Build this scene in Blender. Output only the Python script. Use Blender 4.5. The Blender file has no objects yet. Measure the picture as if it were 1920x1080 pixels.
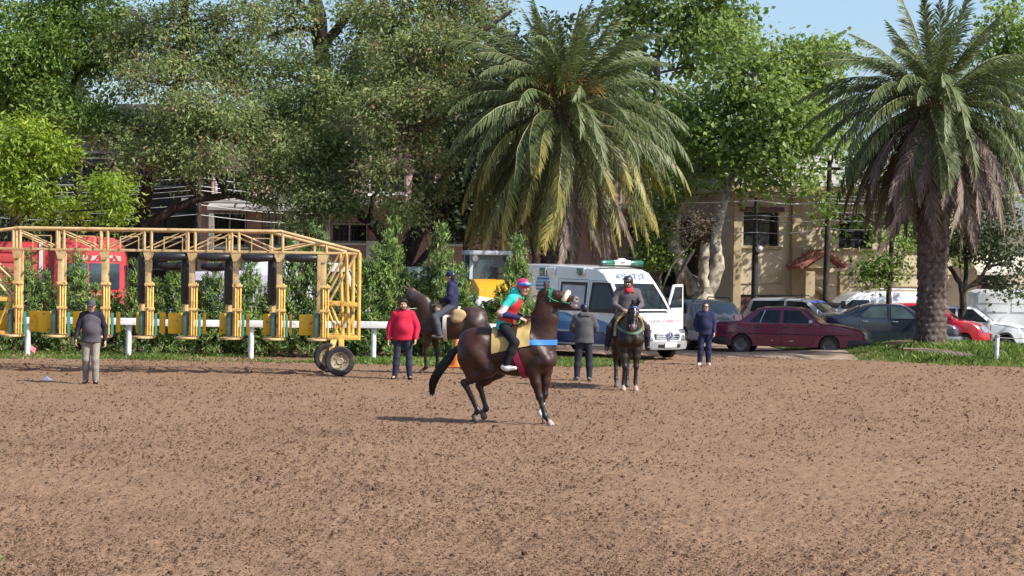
import bpy, bmesh, math, random
import numpy as np
from mathutils import Vector, Matrix
from mathutils.geometry import delaunay_2d_cdt
R = math.radians
PI = math.pi
C = bpy.context.scene.collection
scn = bpy.context.scene
random.seed(7)

# ------------------------------------------------------------------ camera, sky, sun, exposure
CAM_H, FPX, ROLL, PITCH = 2.7, 3733.0, 0.014, math.atan(55 / 3733.0)
cam_d = bpy.data.cameras.new('camera')
cam_d.sensor_width = 36.0
cam_d.lens = 36.0 * FPX / 1920.0
cam_d.clip_start = 0.5
cam_d.clip_end = 3000
cam = bpy.data.objects.new('camera', cam_d)
C.objects.link(cam)
cam.matrix_world = Matrix.Translation((0, 0, CAM_H)) @ Matrix.Rotation(PI / 2 - PITCH, 4, 'X') @ Matrix.Rotation(ROLL, 4, 'Z')
scn.camera = cam

SUN_EL, SUN_T = R(43), R(26)          # height of the sun; how far it stands behind the camera's right hand
world = bpy.data.worlds.new('World')
scn.world = world
world.use_nodes = True
_n = world.node_tree.nodes
_bg = _n['Background']
_sky = _n.new('ShaderNodeTexSky')
_sky.sky_type = 'NISHITA'
_sky.sun_disc = False
_sky.sun_elevation = SUN_EL
_sky.sun_rotation = PI / 2 + SUN_T
_sky.dust_density = 2.4
_sky.air_density = 1.0
_sky.ozone_density = 4.0
world.node_tree.links.new(_sky.outputs[0], _bg.inputs[0])
_bg.inputs[1].default_value = 0.15
sun_d = bpy.data.lights.new('sun', 'SUN')
sun_d.energy = 5.0
sun_d.angle = R(0.5)
sun_d.color = (1.0, 0.95, 0.86)
sun = bpy.data.objects.new('sun', sun_d)
C.objects.link(sun)
_to_sun = Vector((math.cos(SUN_EL) * math.cos(SUN_T), -math.cos(SUN_EL) * math.sin(SUN_T), math.sin(SUN_EL)))
sun.rotation_euler = _to_sun.to_track_quat('Z', 'Y').to_euler()
sun.location = (60, -20, 60)
scn.view_settings.view_transform = 'Standard'
scn.view_settings.look = 'None'
scn.view_settings.gamma = 1.0
scn.view_settings.use_curve_mapping = False
scn.view_settings.exposure = 0.58


# ------------------------------------------------------------------ photo geometry: where a picture point lies in the place
def unroll(px, py):
    dx, dy = px - 960.0, py - 540.0
    c, s = math.cos(ROLL), math.sin(ROLL)
    return dx * c + dy * s, -dx * s + dy * c


def at(px, py, D):
    ux, uy = unroll(px, py)
    cp, sp = math.cos(PITCH), math.sin(PITCH)
    v = (ux / FPX, cp + (-uy / FPX) * sp, -sp + (-uy / FPX) * cp)
    k = D / v[1]
    return Vector((v[0] * k, D, CAM_H + v[2] * k))


def gp(px, py, z=0.0):
    a = at(px, py, 1.0)
    D = (z - CAM_H) / (a.z - CAM_H)
    return at(px, py, D)


# ------------------------------------------------------------------ object helpers
def tag(o, label=None, cat=None, group=None, kind=None):
    if label: o['label'] = label
    if cat: o['category'] = cat
    if group: o['group'] = group
    if kind: o['kind'] = kind
    return o


def thing(name, label, cat, loc=(0, 0, 0), rz=0.0, group=None):
    o = bpy.data.objects.new(name, None)
    o.empty_display_size = 0.2
    C.objects.link(o)
    o.location = loc
    o.rotation_euler = (0, 0, rz)
    return tag(o, label, cat, group)


def link(name, me, parent=None, loc=None, rz=None):
    o = bpy.data.objects.new(name, me)
    C.objects.link(o)
    if parent is not None: o.parent = parent
    if loc is not None: o.location = loc
    if rz is not None: o.rotation_euler = (0, 0, rz)
    return o


def mesh_np(name, V, F, mats, midx=None, smooth=True, v=None):
    """One mesh from arrays: V (n,3), F (m,k) with the same k throughout; v = a value per vertex for materials."""
    V = np.asarray(V, np.float32)
    F = np.asarray(F, np.int32)
    me = bpy.data.meshes.new(name)
    k = F.shape[1]
    me.vertices.add(len(V))
    me.vertices.foreach_set('co', V.ravel())
    me.loops.add(F.size)
    me.loops.foreach_set('vertex_index', F.ravel())
    me.polygons.add(len(F))
    me.polygons.foreach_set('loop_start', np.arange(0, F.size, k, dtype=np.int32))
    for m in (mats if isinstance(mats, (list, tuple)) else [mats]): me.materials.append(m)
    if midx is not None: me.polygons.foreach_set('material_index', np.asarray(midx, np.int32))
    me.update(calc_edges=True)
    if smooth: me.shade_smooth()
    else: me.shade_flat()
    if v is not None:
        a = me.attributes.new('v', 'FLOAT', 'POINT')
        a.data.foreach_set('value', np.asarray(v, np.float32))
    return me


class MB:
    """Collects boxes, bars, tubes and plates; build() links them as ONE mesh object."""
    def __init__(s):
        s.v, s.f, s.m = [], [], []

    def add(s, vs, fs, mi=0):
        b = len(s.v)
        s.v += [tuple(x) for x in vs]
        s.f += [tuple(i + b for i in f) for f in fs]
        s.m += [mi] * len(fs)
        return s

    def box(s, c, d, rz=0.0, mi=0, mat=None):
        M = mat or Matrix.Rotation(rz, 3, 'Z')
        c = Vector(c)
        vs = [c + M @ Vector((sx * d[0] / 2, sy * d[1] / 2, sz * d[2] / 2)) for sz in (-1, 1) for sy in (-1, 1) for sx in (-1, 1)]
        return s.add(vs, [(0, 2, 3, 1), (4, 5, 7, 6), (0, 1, 5, 4), (2, 6, 7, 3), (0, 4, 6, 2), (1, 3, 7, 5)], mi)

    def bar(s, a, b, w, h=None, up=(0, 0, 1), mi=0):
        a, b = Vector(a), Vector(b)
        d = (b - a)
        L = d.length
        d.normalize()
        u = Vector(up)
        if abs(d.dot(u)) > 0.98: u = Vector((0, 1, 0))
        r = d.cross(u).normalized()
        u = r.cross(d)
        M = Matrix((d, r, u)).transposed()
        return s.box((a + b) / 2, (L, w, h or w), mat=M, mi=mi)

    def tube(s, pts, rad, n=8, mi=0, cap=True):
        pts = [Vector(p) for p in pts]
        rad = rad if isinstance(rad, (list, tuple)) else [rad] * len(pts)
        vs, fs = [], []
        ref = None
        for i, p in enumerate(pts):
            d = (pts[min(i + 1, len(pts) - 1)] - pts[max(i - 1, 0)]).normalized()
            if ref is None:
                ref = Vector((0, 0, 1)) if abs(d.z) < 0.9 else Vector((1, 0, 0))
            r = d.cross(ref).normalized()
            u = r.cross(d).normalized()
            ref = u
            for k in range(n):
                a = 2 * PI * k / n
                vs.append(p + (r * math.cos(a) + u * math.sin(a)) * rad[i])
        for i in range(len(pts) - 1):
            for k in range(n):
                k2 = (k + 1) % n
                fs.append((i * n + k, i * n + k2, (i + 1) * n + k2, (i + 1) * n + k))
        if cap:
            fs.append(tuple(range(n - 1, -1, -1)))
            e = (len(pts) - 1) * n
            fs.append(tuple(range(e, e + n)))
        return s.add(vs, fs, mi)

    def lathe(s, prof, n=24, axis='Z', c=(0, 0, 0), mi=0, cap=True):
        """prof: list of (radius, height along the axis)."""
        vs, fs = [], []
        for r, h in prof:
            for k in range(n):
                a = 2 * PI * k / n
                x, y = r * math.cos(a), r * math.sin(a)
                p = {'Z': (x, y, h), 'Y': (x, h, y), 'X': (h, x, y)}[axis]
                vs.append((p[0] + c[0], p[1] + c[1], p[2] + c[2]))
        for i in range(len(prof) - 1):
            for k in range(n):
                k2 = (k + 1) % n
                fs.append((i * n + k, i * n + k2, (i + 1) * n + k2, (i + 1) * n + k))
        if cap:
            fs.append(tuple(range(n)))
            e = (len(prof) - 1) * n
            fs.append(tuple(range(e, e + n)))
        return s.add(vs, fs, mi)

    def prism(s, poly, a, b, plane='XZ', mi=0):
        """A flat outline given depth from a to b along the third axis."""
        n = len(poly)
        P = (lambda q, t: (q[0], t, q[1])) if plane == 'XZ' else ((lambda q, t: (t, q[0], q[1])) if plane == 'YZ' else (lambda q, t: (q[0], q[1], t)))
        vs = [P(q, a) for q in poly] + [P(q, b) for q in poly]
        fs = [tuple(range(n)), tuple(range(2 * n - 1, n - 1, -1))]
        fs += [(i, i + n, (i + 1) % n + n, (i + 1) % n) for i in range(n)]
        return s.add(vs, fs, mi)

    def mesh(s, name, mats, smooth=None, bevel=0.0):
        me = bpy.data.meshes.new(name)
        me.from_pydata(s.v, [], s.f)
        for m in (mats if isinstance(mats, (list, tuple)) else [mats]): me.materials.append(m)
        me.polygons.foreach_set('material_index', s.m)
        bm = bmesh.new()
        bm.from_mesh(me)
        bmesh.ops.recalc_face_normals(bm, faces=bm.faces)
        if bevel > 0:
            bmesh.ops.bevel(bm, geom=[e for e in bm.edges if len(e.link_faces) == 2 and e.calc_face_angle(0) > 0.6], offset=bevel, segments=2, affect='EDGES', profile=0.6, clamp_overlap=True)
        bm.to_mesh(me)
        bm.free()
        if smooth or bevel > 0:
            me.shade_smooth()
            me.set_sharp_from_angle(angle=R(smooth if isinstance(smooth, (int, float)) and smooth > 1 else 40))
        return me

    def build(s, name, mats, parent=None, smooth=None, bevel=0.0, loc=None, rz=None):
        return link(name, s.mesh(name, mats, smooth, bevel), parent, loc, rz)


# ------------------------------------------------------------------ noise
_rng = np.random.default_rng(11)
_tab = _rng.random((256, 256)).astype(np.float32)


def vnoise(x, y):
    x = np.asarray(x, np.float64); y = np.asarray(y, np.float64)
    ix, iy = np.floor(x).astype(np.int64), np.floor(y).astype(np.int64)
    fx, fy = x - ix, y - iy
    fx = fx * fx * (3 - 2 * fx); fy = fy * fy * (3 - 2 * fy)
    a, b = _tab[ix & 255, iy & 255], _tab[(ix + 1) & 255, iy & 255]
    c, d = _tab[ix & 255, (iy + 1) & 255], _tab[(ix + 1) & 255, (iy + 1) & 255]
    return (a * (1 - fx) + b * fx) * (1 - fy) + (c * (1 - fx) + d * fx) * fy


def fbm(x, y, o=4):
    r, a, t = 0, 1.0, 0
    for i in range(o):
        r = r + a * vnoise(x * 2 ** i + 17.3 * i, y * 2 ** i + 9.1 * i); t += a; a *= 0.5
    return r / t


# ------------------------------------------------------------------ materials
_M = {}


def mat(name, col, rough=0.6, metal=0.0, var=0.14, scale=6.0, bump=0.0, bscale=60.0, coat=0.0, col2=None, lo=0.35, hi=0.65, spec=0.5, stretch=None, detail=5):
    """Base colour with noise-driven variation (or a second colour in patches), optional fine relief."""
    if name in _M: return _M[name]
    m = bpy.data.materials.new(name)
    m.use_nodes = True
    nt = m.node_tree; N = nt.nodes; L = nt.links
    b = N['Principled BSDF']
    b.inputs['Roughness'].default_value = rough
    b.inputs['Metallic'].default_value = metal
    b.inputs['Coat Weight'].default_value = coat
    b.inputs['Coat Roughness'].default_value = 0.06
    b.inputs['Specular IOR Level'].default_value = spec
    tc = N.new('ShaderNodeTexCoord')
    src = tc.outputs['Object']
    if stretch:
        mp = N.new('ShaderNodeMapping'); mp.inputs['Scale'].default_value = stretch
        L.new(src, mp.inputs[0]); src = mp.outputs[0]
    no = N.new('ShaderNodeTexNoise'); no.inputs['Scale'].default_value = scale; no.inputs['Detail'].default_value = detail
    L.new(src, no.inputs['Vector'])
    rp = N.new('ShaderNodeValToRGB')
    c1 = [c * (1 - var) for c in col]
    c2 = [min(1, c * (1 + var)) for c in col]
    if col2 is not None: c1, c2 = col, col2
    rp.color_ramp.elements[0].position = lo; rp.color_ramp.elements[1].position = hi
    rp.color_ramp.elements[0].color = (*c1[:3], 1); rp.color_ramp.elements[1].color = (*c2[:3], 1)
    L.new(no.outputs['Fac'], rp.inputs[0]); L.new(rp.outputs[0], b.inputs['Base Color'])
    if bump > 0:
        n2 = N.new('ShaderNodeTexNoise'); n2.inputs['Scale'].default_value = bscale; n2.inputs['Detail'].default_value = 4
        L.new(src, n2.inputs['Vector'])
        bp = N.new('ShaderNodeBump'); bp.inputs['Strength'].default_value = 0.6; bp.inputs['Distance'].default_value = bump
        L.new(n2.outputs['Fac'], bp.inputs['Height']); L.new(bp.outputs[0], b.inputs['Normal'])
    _M[name] = m
    return m


def leafmat(name, stops, trans=0.35, rough=0.5, tcol=1.25):
    """Leaf colour from the per-leaf value 'v'; light passes through the blade."""
    if name in _M: return _M[name]
    m = bpy.data.materials.new(name)
    m.use_nodes = True
    nt = m.node_tree; N = nt.nodes; L = nt.links
    b = N['Principled BSDF']; out = N['Material Output']
    b.inputs['Roughness'].default_value = rough
    b.inputs['Specular IOR Level'].default_value = 0.35
    at_ = N.new('ShaderNodeAttribute'); at_.attribute_name = 'v'
    rp = N.new('ShaderNodeValToRGB')
    while len(rp.color_ramp.elements) < len(stops): rp.color_ramp.elements.new(0.5)
    for e, (p, c) in zip(rp.color_ramp.elements, stops):
        e.position = p; e.color = (*c, 1)
    L.new(at_.outputs['Fac'], rp.inputs[0]); L.new(rp.outputs[0], b.inputs['Base Color'])
    hs = N.new('ShaderNodeHueSaturation'); hs.inputs['Value'].default_value = tcol; hs.inputs['Hue'].default_value = 0.485; hs.inputs['Saturation'].default_value = 1.1
    L.new(rp.outputs[0], hs.inputs['Color'])
    tr = N.new('ShaderNodeBsdfTranslucent'); L.new(hs.outputs[0], tr.inputs['Color'])
    mx = N.new('ShaderNodeMixShader'); mx.inputs[0].default_value = trans
    L.new(b.outputs[0], mx.inputs[1]); L.new(tr.outputs[0], mx.inputs[2]); L.new(mx.outputs[0], out.inputs['Surface'])
    _M[name] = m
    return m


def hairmat(name, col): return mat(name, col, rough=0.45, var=0.3, scale=30, spec=0.5)


glass = mat('window_glass', (0.014, 0.019, 0.021), rough=0.05, var=0.3, spec=0.32)
glass_blue = mat('clear_glass', (0.05, 0.075, 0.085), rough=0.04, var=0.4, spec=0.8, scale=1.2)
rubber = mat('tyre_rubber', (0.022, 0.021, 0.021), rough=0.8, var=0.3, bump=0.003)
black_plastic = mat('black_plastic', (0.018, 0.018, 0.019), rough=0.5, var=0.2)
chrome = mat('bright_metal', (0.6, 0.6, 0.6), rough=0.22, metal=0.9, var=0.1)
steel_rim = mat('steel_rim', (0.10, 0.095, 0.09), rough=0.5, metal=0.5, var=0.3)
alloy = mat('alloy_rim', (0.45, 0.45, 0.46), rough=0.3, metal=0.8)
lamp_clear = mat('headlamp_glass', (0.20, 0.215, 0.23), rough=0.08, metal=0.15, var=0.3, scale=14, coat=1)
lamp_red = mat('tail_lamp', (0.45, 0.015, 0.02), rough=0.12, var=0.3, coat=1)
white_print = mat('white_print', (0.75, 0.75, 0.73), rough=0.5)
# ------------------------------------------------------------------ smooth bodies: blended solids turned into one continuous surface
def A(*p): return np.array(p, np.float64)


def _sines(P, amp, freq, seed):
    g = np.random.default_rng(seed)
    r = np.zeros(P.shape[:-1])
    for i in range(6):
        d = g.normal(size=3); d *= freq * (0.6 + 0.25 * i) / np.linalg.norm(d)
        r += np.sin(P @ d + g.random() * 6.28) / (1 + 0.3 * i)
    return r * amp / 3


class Blob:
    def __init__(s): s.p = []

    def cap(s, a, b, ra, rb=None, k=0.03, tag=0, flat=None, sub=False):
        a = A(*a); b = A(*b)
        if np.linalg.norm(b - a) < 1e-5: b = b + A(0, 0, 1e-4)
        s.p.append(('c', a, b, ra, ra if rb is None else rb, k, tag, flat, sub)); return s

    def chain(s, pts, rad, k=0.03, tag=0, flat=None):
        for i in range(len(pts) - 1): s.cap(pts[i], pts[i + 1], rad[i], rad[i + 1], k, tag, flat)
        return s

    def ell(s, c, r, k=0.03, tag=0, rot=None, sub=False):
        s.p.append(('e', A(*c), A(*r), np.eye(3) if rot is None else np.array(rot), 0, k, tag, None, sub)); return s

    def cut(s, a, n):
        """Remove everything beyond the plane through a on the side of n."""
        s.p.append(('p', A(*a), A(*n) / np.linalg.norm(A(*n)), 0, 0, 0.012, -1, None, True)); return s

    def _d(s, p, X):
        if p[0] == 'p': return -((X - p[1]) @ p[2])
        if p[0] == 'c':
            _, a, b, ra, rb, k, tg, flat, sub = p
            v, ba = X - a, b - a
            if flat is not None:
                n = A(*flat[0]); f = 1 / flat[1] - 1
                v = v + (v @ n)[..., None] * n * f
                ba = ba + n * (ba @ n) * f
            t = np.clip((v @ ba) / (ba @ ba), 0, 1)
            return np.linalg.norm(v - t[..., None] * ba, axis=-1) - (ra + (rb - ra) * t)
        _, c, r, rot, _x, k, tg, flat, sub = p
        q = (X - c) @ rot.T
        k0 = np.linalg.norm(q / r, axis=-1); k1 = np.linalg.norm(q / r ** 2, axis=-1) + 1e-9
        return k0 * (k0 - 1) / k1

    def _bb(s, p):
        if p[0] == 'p': return A(-9, -9, -9), A(9, 9, 9)
        if p[0] == 'c':
            m = max(p[3], p[4]) * (max(1.0, p[7][1]) if p[7] is not None else 1)
            return np.minimum(p[1], p[2]) - m, np.maximum(p[1], p[2]) + m
        m = p[2].max()
        return p[1] - m, p[1] + m

    def field(s, X):
        d = None
        for p in s.p:
            e = s._d(p, X)
            if d is None: d = e; continue
            if p[8]:
                h = np.clip(0.5 - 0.5 * (d + e) / p[5], 0, 1)
                d = d * (1 - h) - e * h + p[5] * h * (1 - h)
            else:
                h = np.clip(0.5 + 0.5 * (d - e) / p[5], 0, 1)
                d = d * (1 - h) + e * h - p[5] * h * (1 - h)
        return d

    def surface(s, vox, folds=None):
        lo = np.min([s._bb(p)[0] for p in s.p if not p[8]], axis=0) - 4 * vox
        hi = np.max([s._bb(p)[1] for p in s.p if not p[8]], axis=0) + 4 * vox
        n = np.ceil((hi - lo) / vox).astype(int) + 1
        D = np.full(n, 0.5, np.float32); B = np.full(n, 9.0, np.float32); T = np.zeros(n, np.int16)
        ax = [lo[i] + np.arange(n[i]) * vox for i in range(3)]
        for p in s.p:
            a, b = s._bb(p)
            m = p[5] + 3 * vox
            i0 = np.clip(np.floor((a - m - lo) / vox).astype(int), 0, n - 1); i1 = np.clip(np.ceil((b + m - lo) / vox).astype(int) + 1, 1, n)
            if np.any(i1 <= i0): continue
            sl = tuple(slice(i0[i], i1[i]) for i in range(3))
            X = np.stack(np.meshgrid(*[ax[i][sl[i]] for i in range(3)], indexing='ij'), -1)
            e = s._d(p, X)
            d = D[sl]
            if p[8]:
                h = np.clip(0.5 - 0.5 * (d + e) / p[5], 0, 1)
                D[sl] = d * (1 - h) - e * h + p[5] * h * (1 - h)
                near = -e + 0.0 > d
                T[sl] = np.where((e < 0.004) & (p[6] >= 0), p[6], T[sl])
            else:
                h = np.clip(0.5 + 0.5 * (d - e) / p[5], 0, 1)
                D[sl] = d * (1 - h) + e * h - p[5] * h * (1 - h)
                w = e < B[sl]
                B[sl] = np.where(w, e, B[sl]); T[sl] = np.where(w, p[6], T[sl])
        if folds:
            X = np.stack(np.meshgrid(*ax, indexing='ij'), -1)
            D = D + _sines(X, folds[0], folds[1], folds[2] if len(folds) > 2 else 3).astype(np.float32)
        S = D < 0
        cnt = np.zeros(n - 1, np.int8)
        offs = [(i, j, k) for i in (0, 1) for j in (0, 1) for k in (0, 1)]
        for o in offs: cnt += S[o[0]:n[0] - 1 + o[0], o[1]:n[1] - 1 + o[1], o[2]:n[2] - 1 + o[2]]
        I = np.argwhere((cnt > 0) & (cnt < 8))
        vid = np.full(n - 1, -1, np.int32); vid[I[:, 0], I[:, 1], I[:, 2]] = np.arange(len(I))
        acc = np.zeros((len(I), 3)); c = np.zeros(len(I))
        for o in offs:
            for axs in range(3):
                if o[axs]: continue
                q = list(o); q[axs] = 1
                da = D[I[:, 0] + o[0], I[:, 1] + o[1], I[:, 2] + o[2]]; db = D[I[:, 0] + q[0], I[:, 1] + q[1], I[:, 2] + q[2]]
                m = (da < 0) != (db < 0)
                t = np.where(m, da / np.where(m, da - db, 1), 0)
                pt = np.tile(np.array(o, float), (len(I), 1)); pt[:, axs] += t
                acc[m] += pt[m]; c[m] += 1
        V = lo + (I + acc / c[:, None]) * vox
        F = []
        for axs in range(3):
            u, w = (axs + 1) % 3, (axs + 2) % 3
            s0 = [slice(1, -1)] * 3; s1 = [slice(1, -1)] * 3
            s0[axs] = slice(0, -1); s1[axs] = slice(1, None)
            a, b = S[tuple(s0)], S[tuple(s1)]
            E = np.argwhere(a != b)
            ins = a[E[:, 0], E[:, 1], E[:, 2]]
            base = E.copy(); base[:, u] += 1; base[:, w] += 1
            def cell(du, dw):
                q = base.copy(); q[:, u] += du; q[:, w] += dw
                return vid[q[:, 0], q[:, 1], q[:, 2]]
            f = np.stack([cell(-1, -1), cell(0, -1), cell(0, 0), cell(-1, 0)], 1)
            f[~ins] = f[~ins][:, ::-1]
            F.append(f)
        F = np.concatenate(F)
        F = F[(F >= 0).all(1)]
        tv = T[I[:, 0], I[:, 1], I[:, 2]]
        return V, F, tv[F[:, 0]]

    def mesh(s, name, mats, vox, folds=None):
        V, F, t = s.surface(vox, folds)
        return mesh_np(name, V, F, mats, midx=np.clip(t, 0, None))

    def trace(s, org, dirs, start=0.9):
        """Distance from org along dirs to the outer surface."""
        org = np.asarray(org, float); dirs = np.asarray(dirs, float)
        t = np.full(len(dirs), start)
        for _ in range(60):
            d = s.field(org + dirs * t[:, None])
            t = t - np.clip(d, -0.02, 0.2) * 0.7
            t = np.maximum(t, 0.01)
        return t


def sheet(P, name, mats, parent, thick=0.012, closed_u=False):
    """A cloth or strap from a grid of outer points P (nu,nv,3): outer face, inner face and rim."""
    P = np.asarray(P, float)
    nu, nv = P.shape[:2]
    du = np.gradient(P, axis=0); dv = np.gradient(P, axis=1)
    if closed_u: du = np.roll(P, -1, 0) - np.roll(P, 1, 0)
    N = np.cross(du, dv); N /= (np.linalg.norm(N, axis=-1, keepdims=True) + 1e-9)
    Q = P - N * thick
    V = np.concatenate([P.reshape(-1, 3), Q.reshape(-1, 3)])
    o = nu * nv
    F = []
    ru = range(nu if closed_u else nu - 1)
    for i in ru:
        i2 = (i + 1) % nu
        for j in range(nv - 1):
            a, b, c, d = i * nv + j, i2 * nv + j, i2 * nv + j + 1, i * nv + j + 1
            F += [(a, b, c, d), (a + o, d + o, c + o, b + o)]
        a, b = i * nv, i2 * nv
        F.append((a, a + o, b + o, b))
        a, b = i * nv + nv - 1, i2 * nv + nv - 1
        F.append((a, b, b + o, a + o))
    if not closed_u:
        for j in range(nv - 1):
            F.append((j, j + 1, j + 1 + o, j + o))
            a = (nu - 1) * nv + j
            F.append((a, a + o, a + 1 + o, a + 1))
    me = mesh_np(name, V, F, mats)
    bm = bmesh.new(); bm.from_mesh(me); bmesh.ops.recalc_face_normals(bm, faces=bm.faces); bm.to_mesh(me); bm.free()
    me.shade_smooth(); me.set_sharp_from_angle(angle=R(60))
    return link(name, me, parent)


def strands(paths, name, m, parent, r0=0.006, r1=0.002):
    """Locks of hair: each path (k,3) becomes a thin three-sided tapering strand."""
    P = np.asarray(paths, float)
    n, k = P.shape[:2]
    d = np.gradient(P, axis=1); d /= np.linalg.norm(d, axis=-1, keepdims=True) + 1e-9
    ref = np.array([0.31, 0.91, 0.27])
    u = np.cross(d, ref); u /= np.linalg.norm(u, axis=-1, keepdims=True) + 1e-9
    w = np.cross(d, u)
    r = np.linspace(r0, r1, k)[None, :, None]
    ring = np.stack([P + (u * math.cos(a) + w * math.sin(a)) * r for a in (0, 2.094, 4.189)], 2)
    V = ring.reshape(-1, 3)
    idx = np.arange(n * k * 3).reshape(n, k, 3)
    F = []
    for j in range(3):
        j2 = (j + 1) % 3
        F.append(np.stack([idx[:, :-1, j], idx[:, :-1, j2], idx[:, 1:, j2], idx[:, 1:, j]], -1).reshape(-1, 4))
    return link(name, mesh_np(name, V, np.concatenate(F), m), parent)
# ------------------------------------------------------------------ ground
soil = mat('harrowed_soil', (0.164, 0.099, 0.061), col2=(0.238, 0.151, 0.096), rough=0.95, scale=24, lo=0.28, hi=0.68, bump=0.02, bscale=34, spec=0.1, detail=9)
soil_dark = mat('dark_clod', (0.036, 0.020, 0.013), col2=(0.125, 0.074, 0.047), rough=1.0, scale=3, lo=0.3, hi=0.75, spec=0.05)  # clods darker than the soil around them
gravel = mat('lot_gravel', (0.20, 0.145, 0.105), col2=(0.32, 0.245, 0.185), rough=0.95, scale=2.2, bump=0.01, spec=0.1)


def ground_z(x, y):
    """Height of the place: flat track, a low grassy mound round the right palm."""
    x = np.asarray(x, float); y = np.asarray(y, float)
    r2 = ((x - 12.2) / 4.2) ** 2 + ((y - 57.2) / 3.6) ** 2
    m = 0.36 * np.exp(-r2 * 1.1)
    r3 = ((x - 18) / 6.0) ** 2 + ((y - 56.5) / 3.0) ** 2
    r4 = ((x - 16.0) / 3.6) ** 2 + ((y - 65.0) / 2.6) ** 2
    return m + 0.10 * np.exp(-r3) - 0.27 * np.exp(-r4 * r4)


def track_sheet():
    nr, nc = 660, 560
    t = np.linspace(0, 1, nr)
    D = 1 / (1 / 13.0 * (1 - t) + 1 / 57.6 * t)           # rows closer together where they are near
    u = np.linspace(-0.315, 0.315, nc)
    Dg, U = np.meshgrid(D, u, indexing='ij')
    X = U * Dg
    lump = fbm(X * 4.3, Dg * 4.3, 3)
    fine = fbm(X * 15, Dg * 12, 3)
    harrow = fbm(X * 1.0 + 30, Dg * 0.5, 3)
    z = 0.03 * (lump - 0.5) + 0.05 * (fine - 0.5) * (0.6 + 0.7 * np.clip((harrow - 0.3) * 2.2, 0, 1)) + 0.05 * (fbm(X * 0.35, Dg * 0.35, 2) - 0.5)
    z -= 0.012
    z += np.where(t > 0.93, 0, 0)[:, None]
    V = np.stack([X, Dg, z + ground_z(X, Dg) * 0.0], -1).reshape(-1, 3)
    i = np.arange(nr * nc).reshape(nr, nc)
    F = np.stack([i[:-1, :-1], i[:-1, 1:], i[1:, 1:], i[1:, :-1]], -1).reshape(-1, 4)
    tag(link('dirt_track', mesh_np('dirt_track', V, F, soil)), kind='structure')


track_sheet()
g = MB()
n = 40
xs = [-1500, -400, -120, -60] + list(np.linspace(-30, 30, n)) + [60, 120, 400, 1500]
ys = [-300, 0, 20, 40, 55.5] + list(np.linspace(58, 66, 20)) + [80, 120, 300, 2000]
V = [(x, y, (-0.09 if y < 57 else 0.0) + (float(ground_z(x, y)) if y >= 57 else 0)) for y in ys for x in xs]
F = [(j * len(xs) + i, j * len(xs) + i + 1, (j + 1) * len(xs) + i + 1, (j + 1) * len(xs) + i) for j in range(len(ys) - 1) for i in range(len(xs) - 1)]
tag(link('ground', mesh_np('ground', V, F, gravel)), kind='structure')


def clods():
    g = np.random.default_rng(5)
    n = 190000
    q = g.random(n)
    D = 1 / (1 / 13.5 * (1 - q) + 1 / 57.0 * q)            # thinner with distance
    X = (g.random(n) * 2 - 1) * 0.30 * D
    dens = fbm(X * 0.45 + 3, D * 0.3, 3)
    keep = g.random(n) < np.clip((dens - 0.12) * 2.0, 0.3, 1)
    D, X = D[keep], X[keep]; n = len(D)
    s = np.exp(g.normal(-5.0, 0.50, n)) * (0.42 + D / 34)
    s = np.clip(s, 0.005, 0.040)
    base = np.array([(1, 0, -.05), (0, 1, -.05), (-1, 0, -.05), (0, -1, -.05), (.62, .3, .62), (-.2, .66, .7), (-.6, -.3, .6), (.2, -.62, .68)])
    P = base[None] * (0.65 + 0.6 * g.random((n, 8, 1)))
    a = g.random(n) * 6.28
    ca, sa = np.cos(a)[:, None], np.sin(a)[:, None]
    x = P[..., 0] * ca - P[..., 1] * sa; y = P[..., 0] * sa + P[..., 1] * ca
    V = np.stack([x * s[:, None] * 0.85 + X[:, None], y * s[:, None] * .9 + D[:, None], P[..., 2] * s[:, None] * 0.95 + 0.003], -1)
    f = np.array([(0, 1, 5, 4), (1, 2, 6, 5), (2, 3, 7, 6), (3, 0, 4, 7), (4, 5, 6, 7)])
    F = (f[None] + (np.arange(n) * 8)[:, None, None]).reshape(-1, 4)
    tag(link('soil_clods', mesh_np('soil_clods', V.reshape(-1, 3), F, soil_dark, smooth=True)), kind='stuff')


clods()

grass_m = leafmat('grass_blade', [(0.0, (0.05, 0.08, 0.018)), (0.5, (0.13, 0.21, 0.04)), (0.85, (0.20, 0.27, 0.065)), (1.0, (0.30, 0.27, 0.12))], trans=0.4)
turf_m = mat('turf_soil', (0.05, 0.075, 0.018), col2=(0.16, 0.12, 0.06), rough=1, scale=1.6, spec=0.1, lo=0.45, hi=0.75)


def grass(name, pts, hmin, hmax, seed):
    g = np.random.default_rng(seed)
    n = len(pts)
    P = np.asarray(pts)
    a = g.random(n) * 6.28
    h = (hmin + (hmax - hmin) * g.random(n) ** 1.6) * (np.clip((P[:, 0] - 9.0) / 2.6, .3, 1) if 'bank' in name else 1)
    w = 0.010 + 0.010 * g.random(n)
    lean = g.normal(0, 0.45, (n, 2)) * h[:, None]
    b = np.stack([np.cos(a) * w, np.sin(a) * w, 0 * a], -1)
    tip = P + np.concatenate([lean, h[:, None]], 1)
    mid = P + np.concatenate([lean * 0.3, h[:, None] * 0.55], 1)
    V = np.stack([P - b, P + b, mid + b * 0.8, tip], 1).reshape(-1, 3)
    i = np.arange(n) * 4
    F = np.stack([i, i + 1, i + 2, i + 3], -1)
    v = np.repeat(np.clip(g.normal(0.5, 0.22, n) + (fbm(P[:, 0] * .8, P[:, 1] * .8, 2) - .5) * .8, 0, 1), 4)
    tag(link(name, mesh_np(name, V, F, grass_m, v=v)), kind='stuff')


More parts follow.
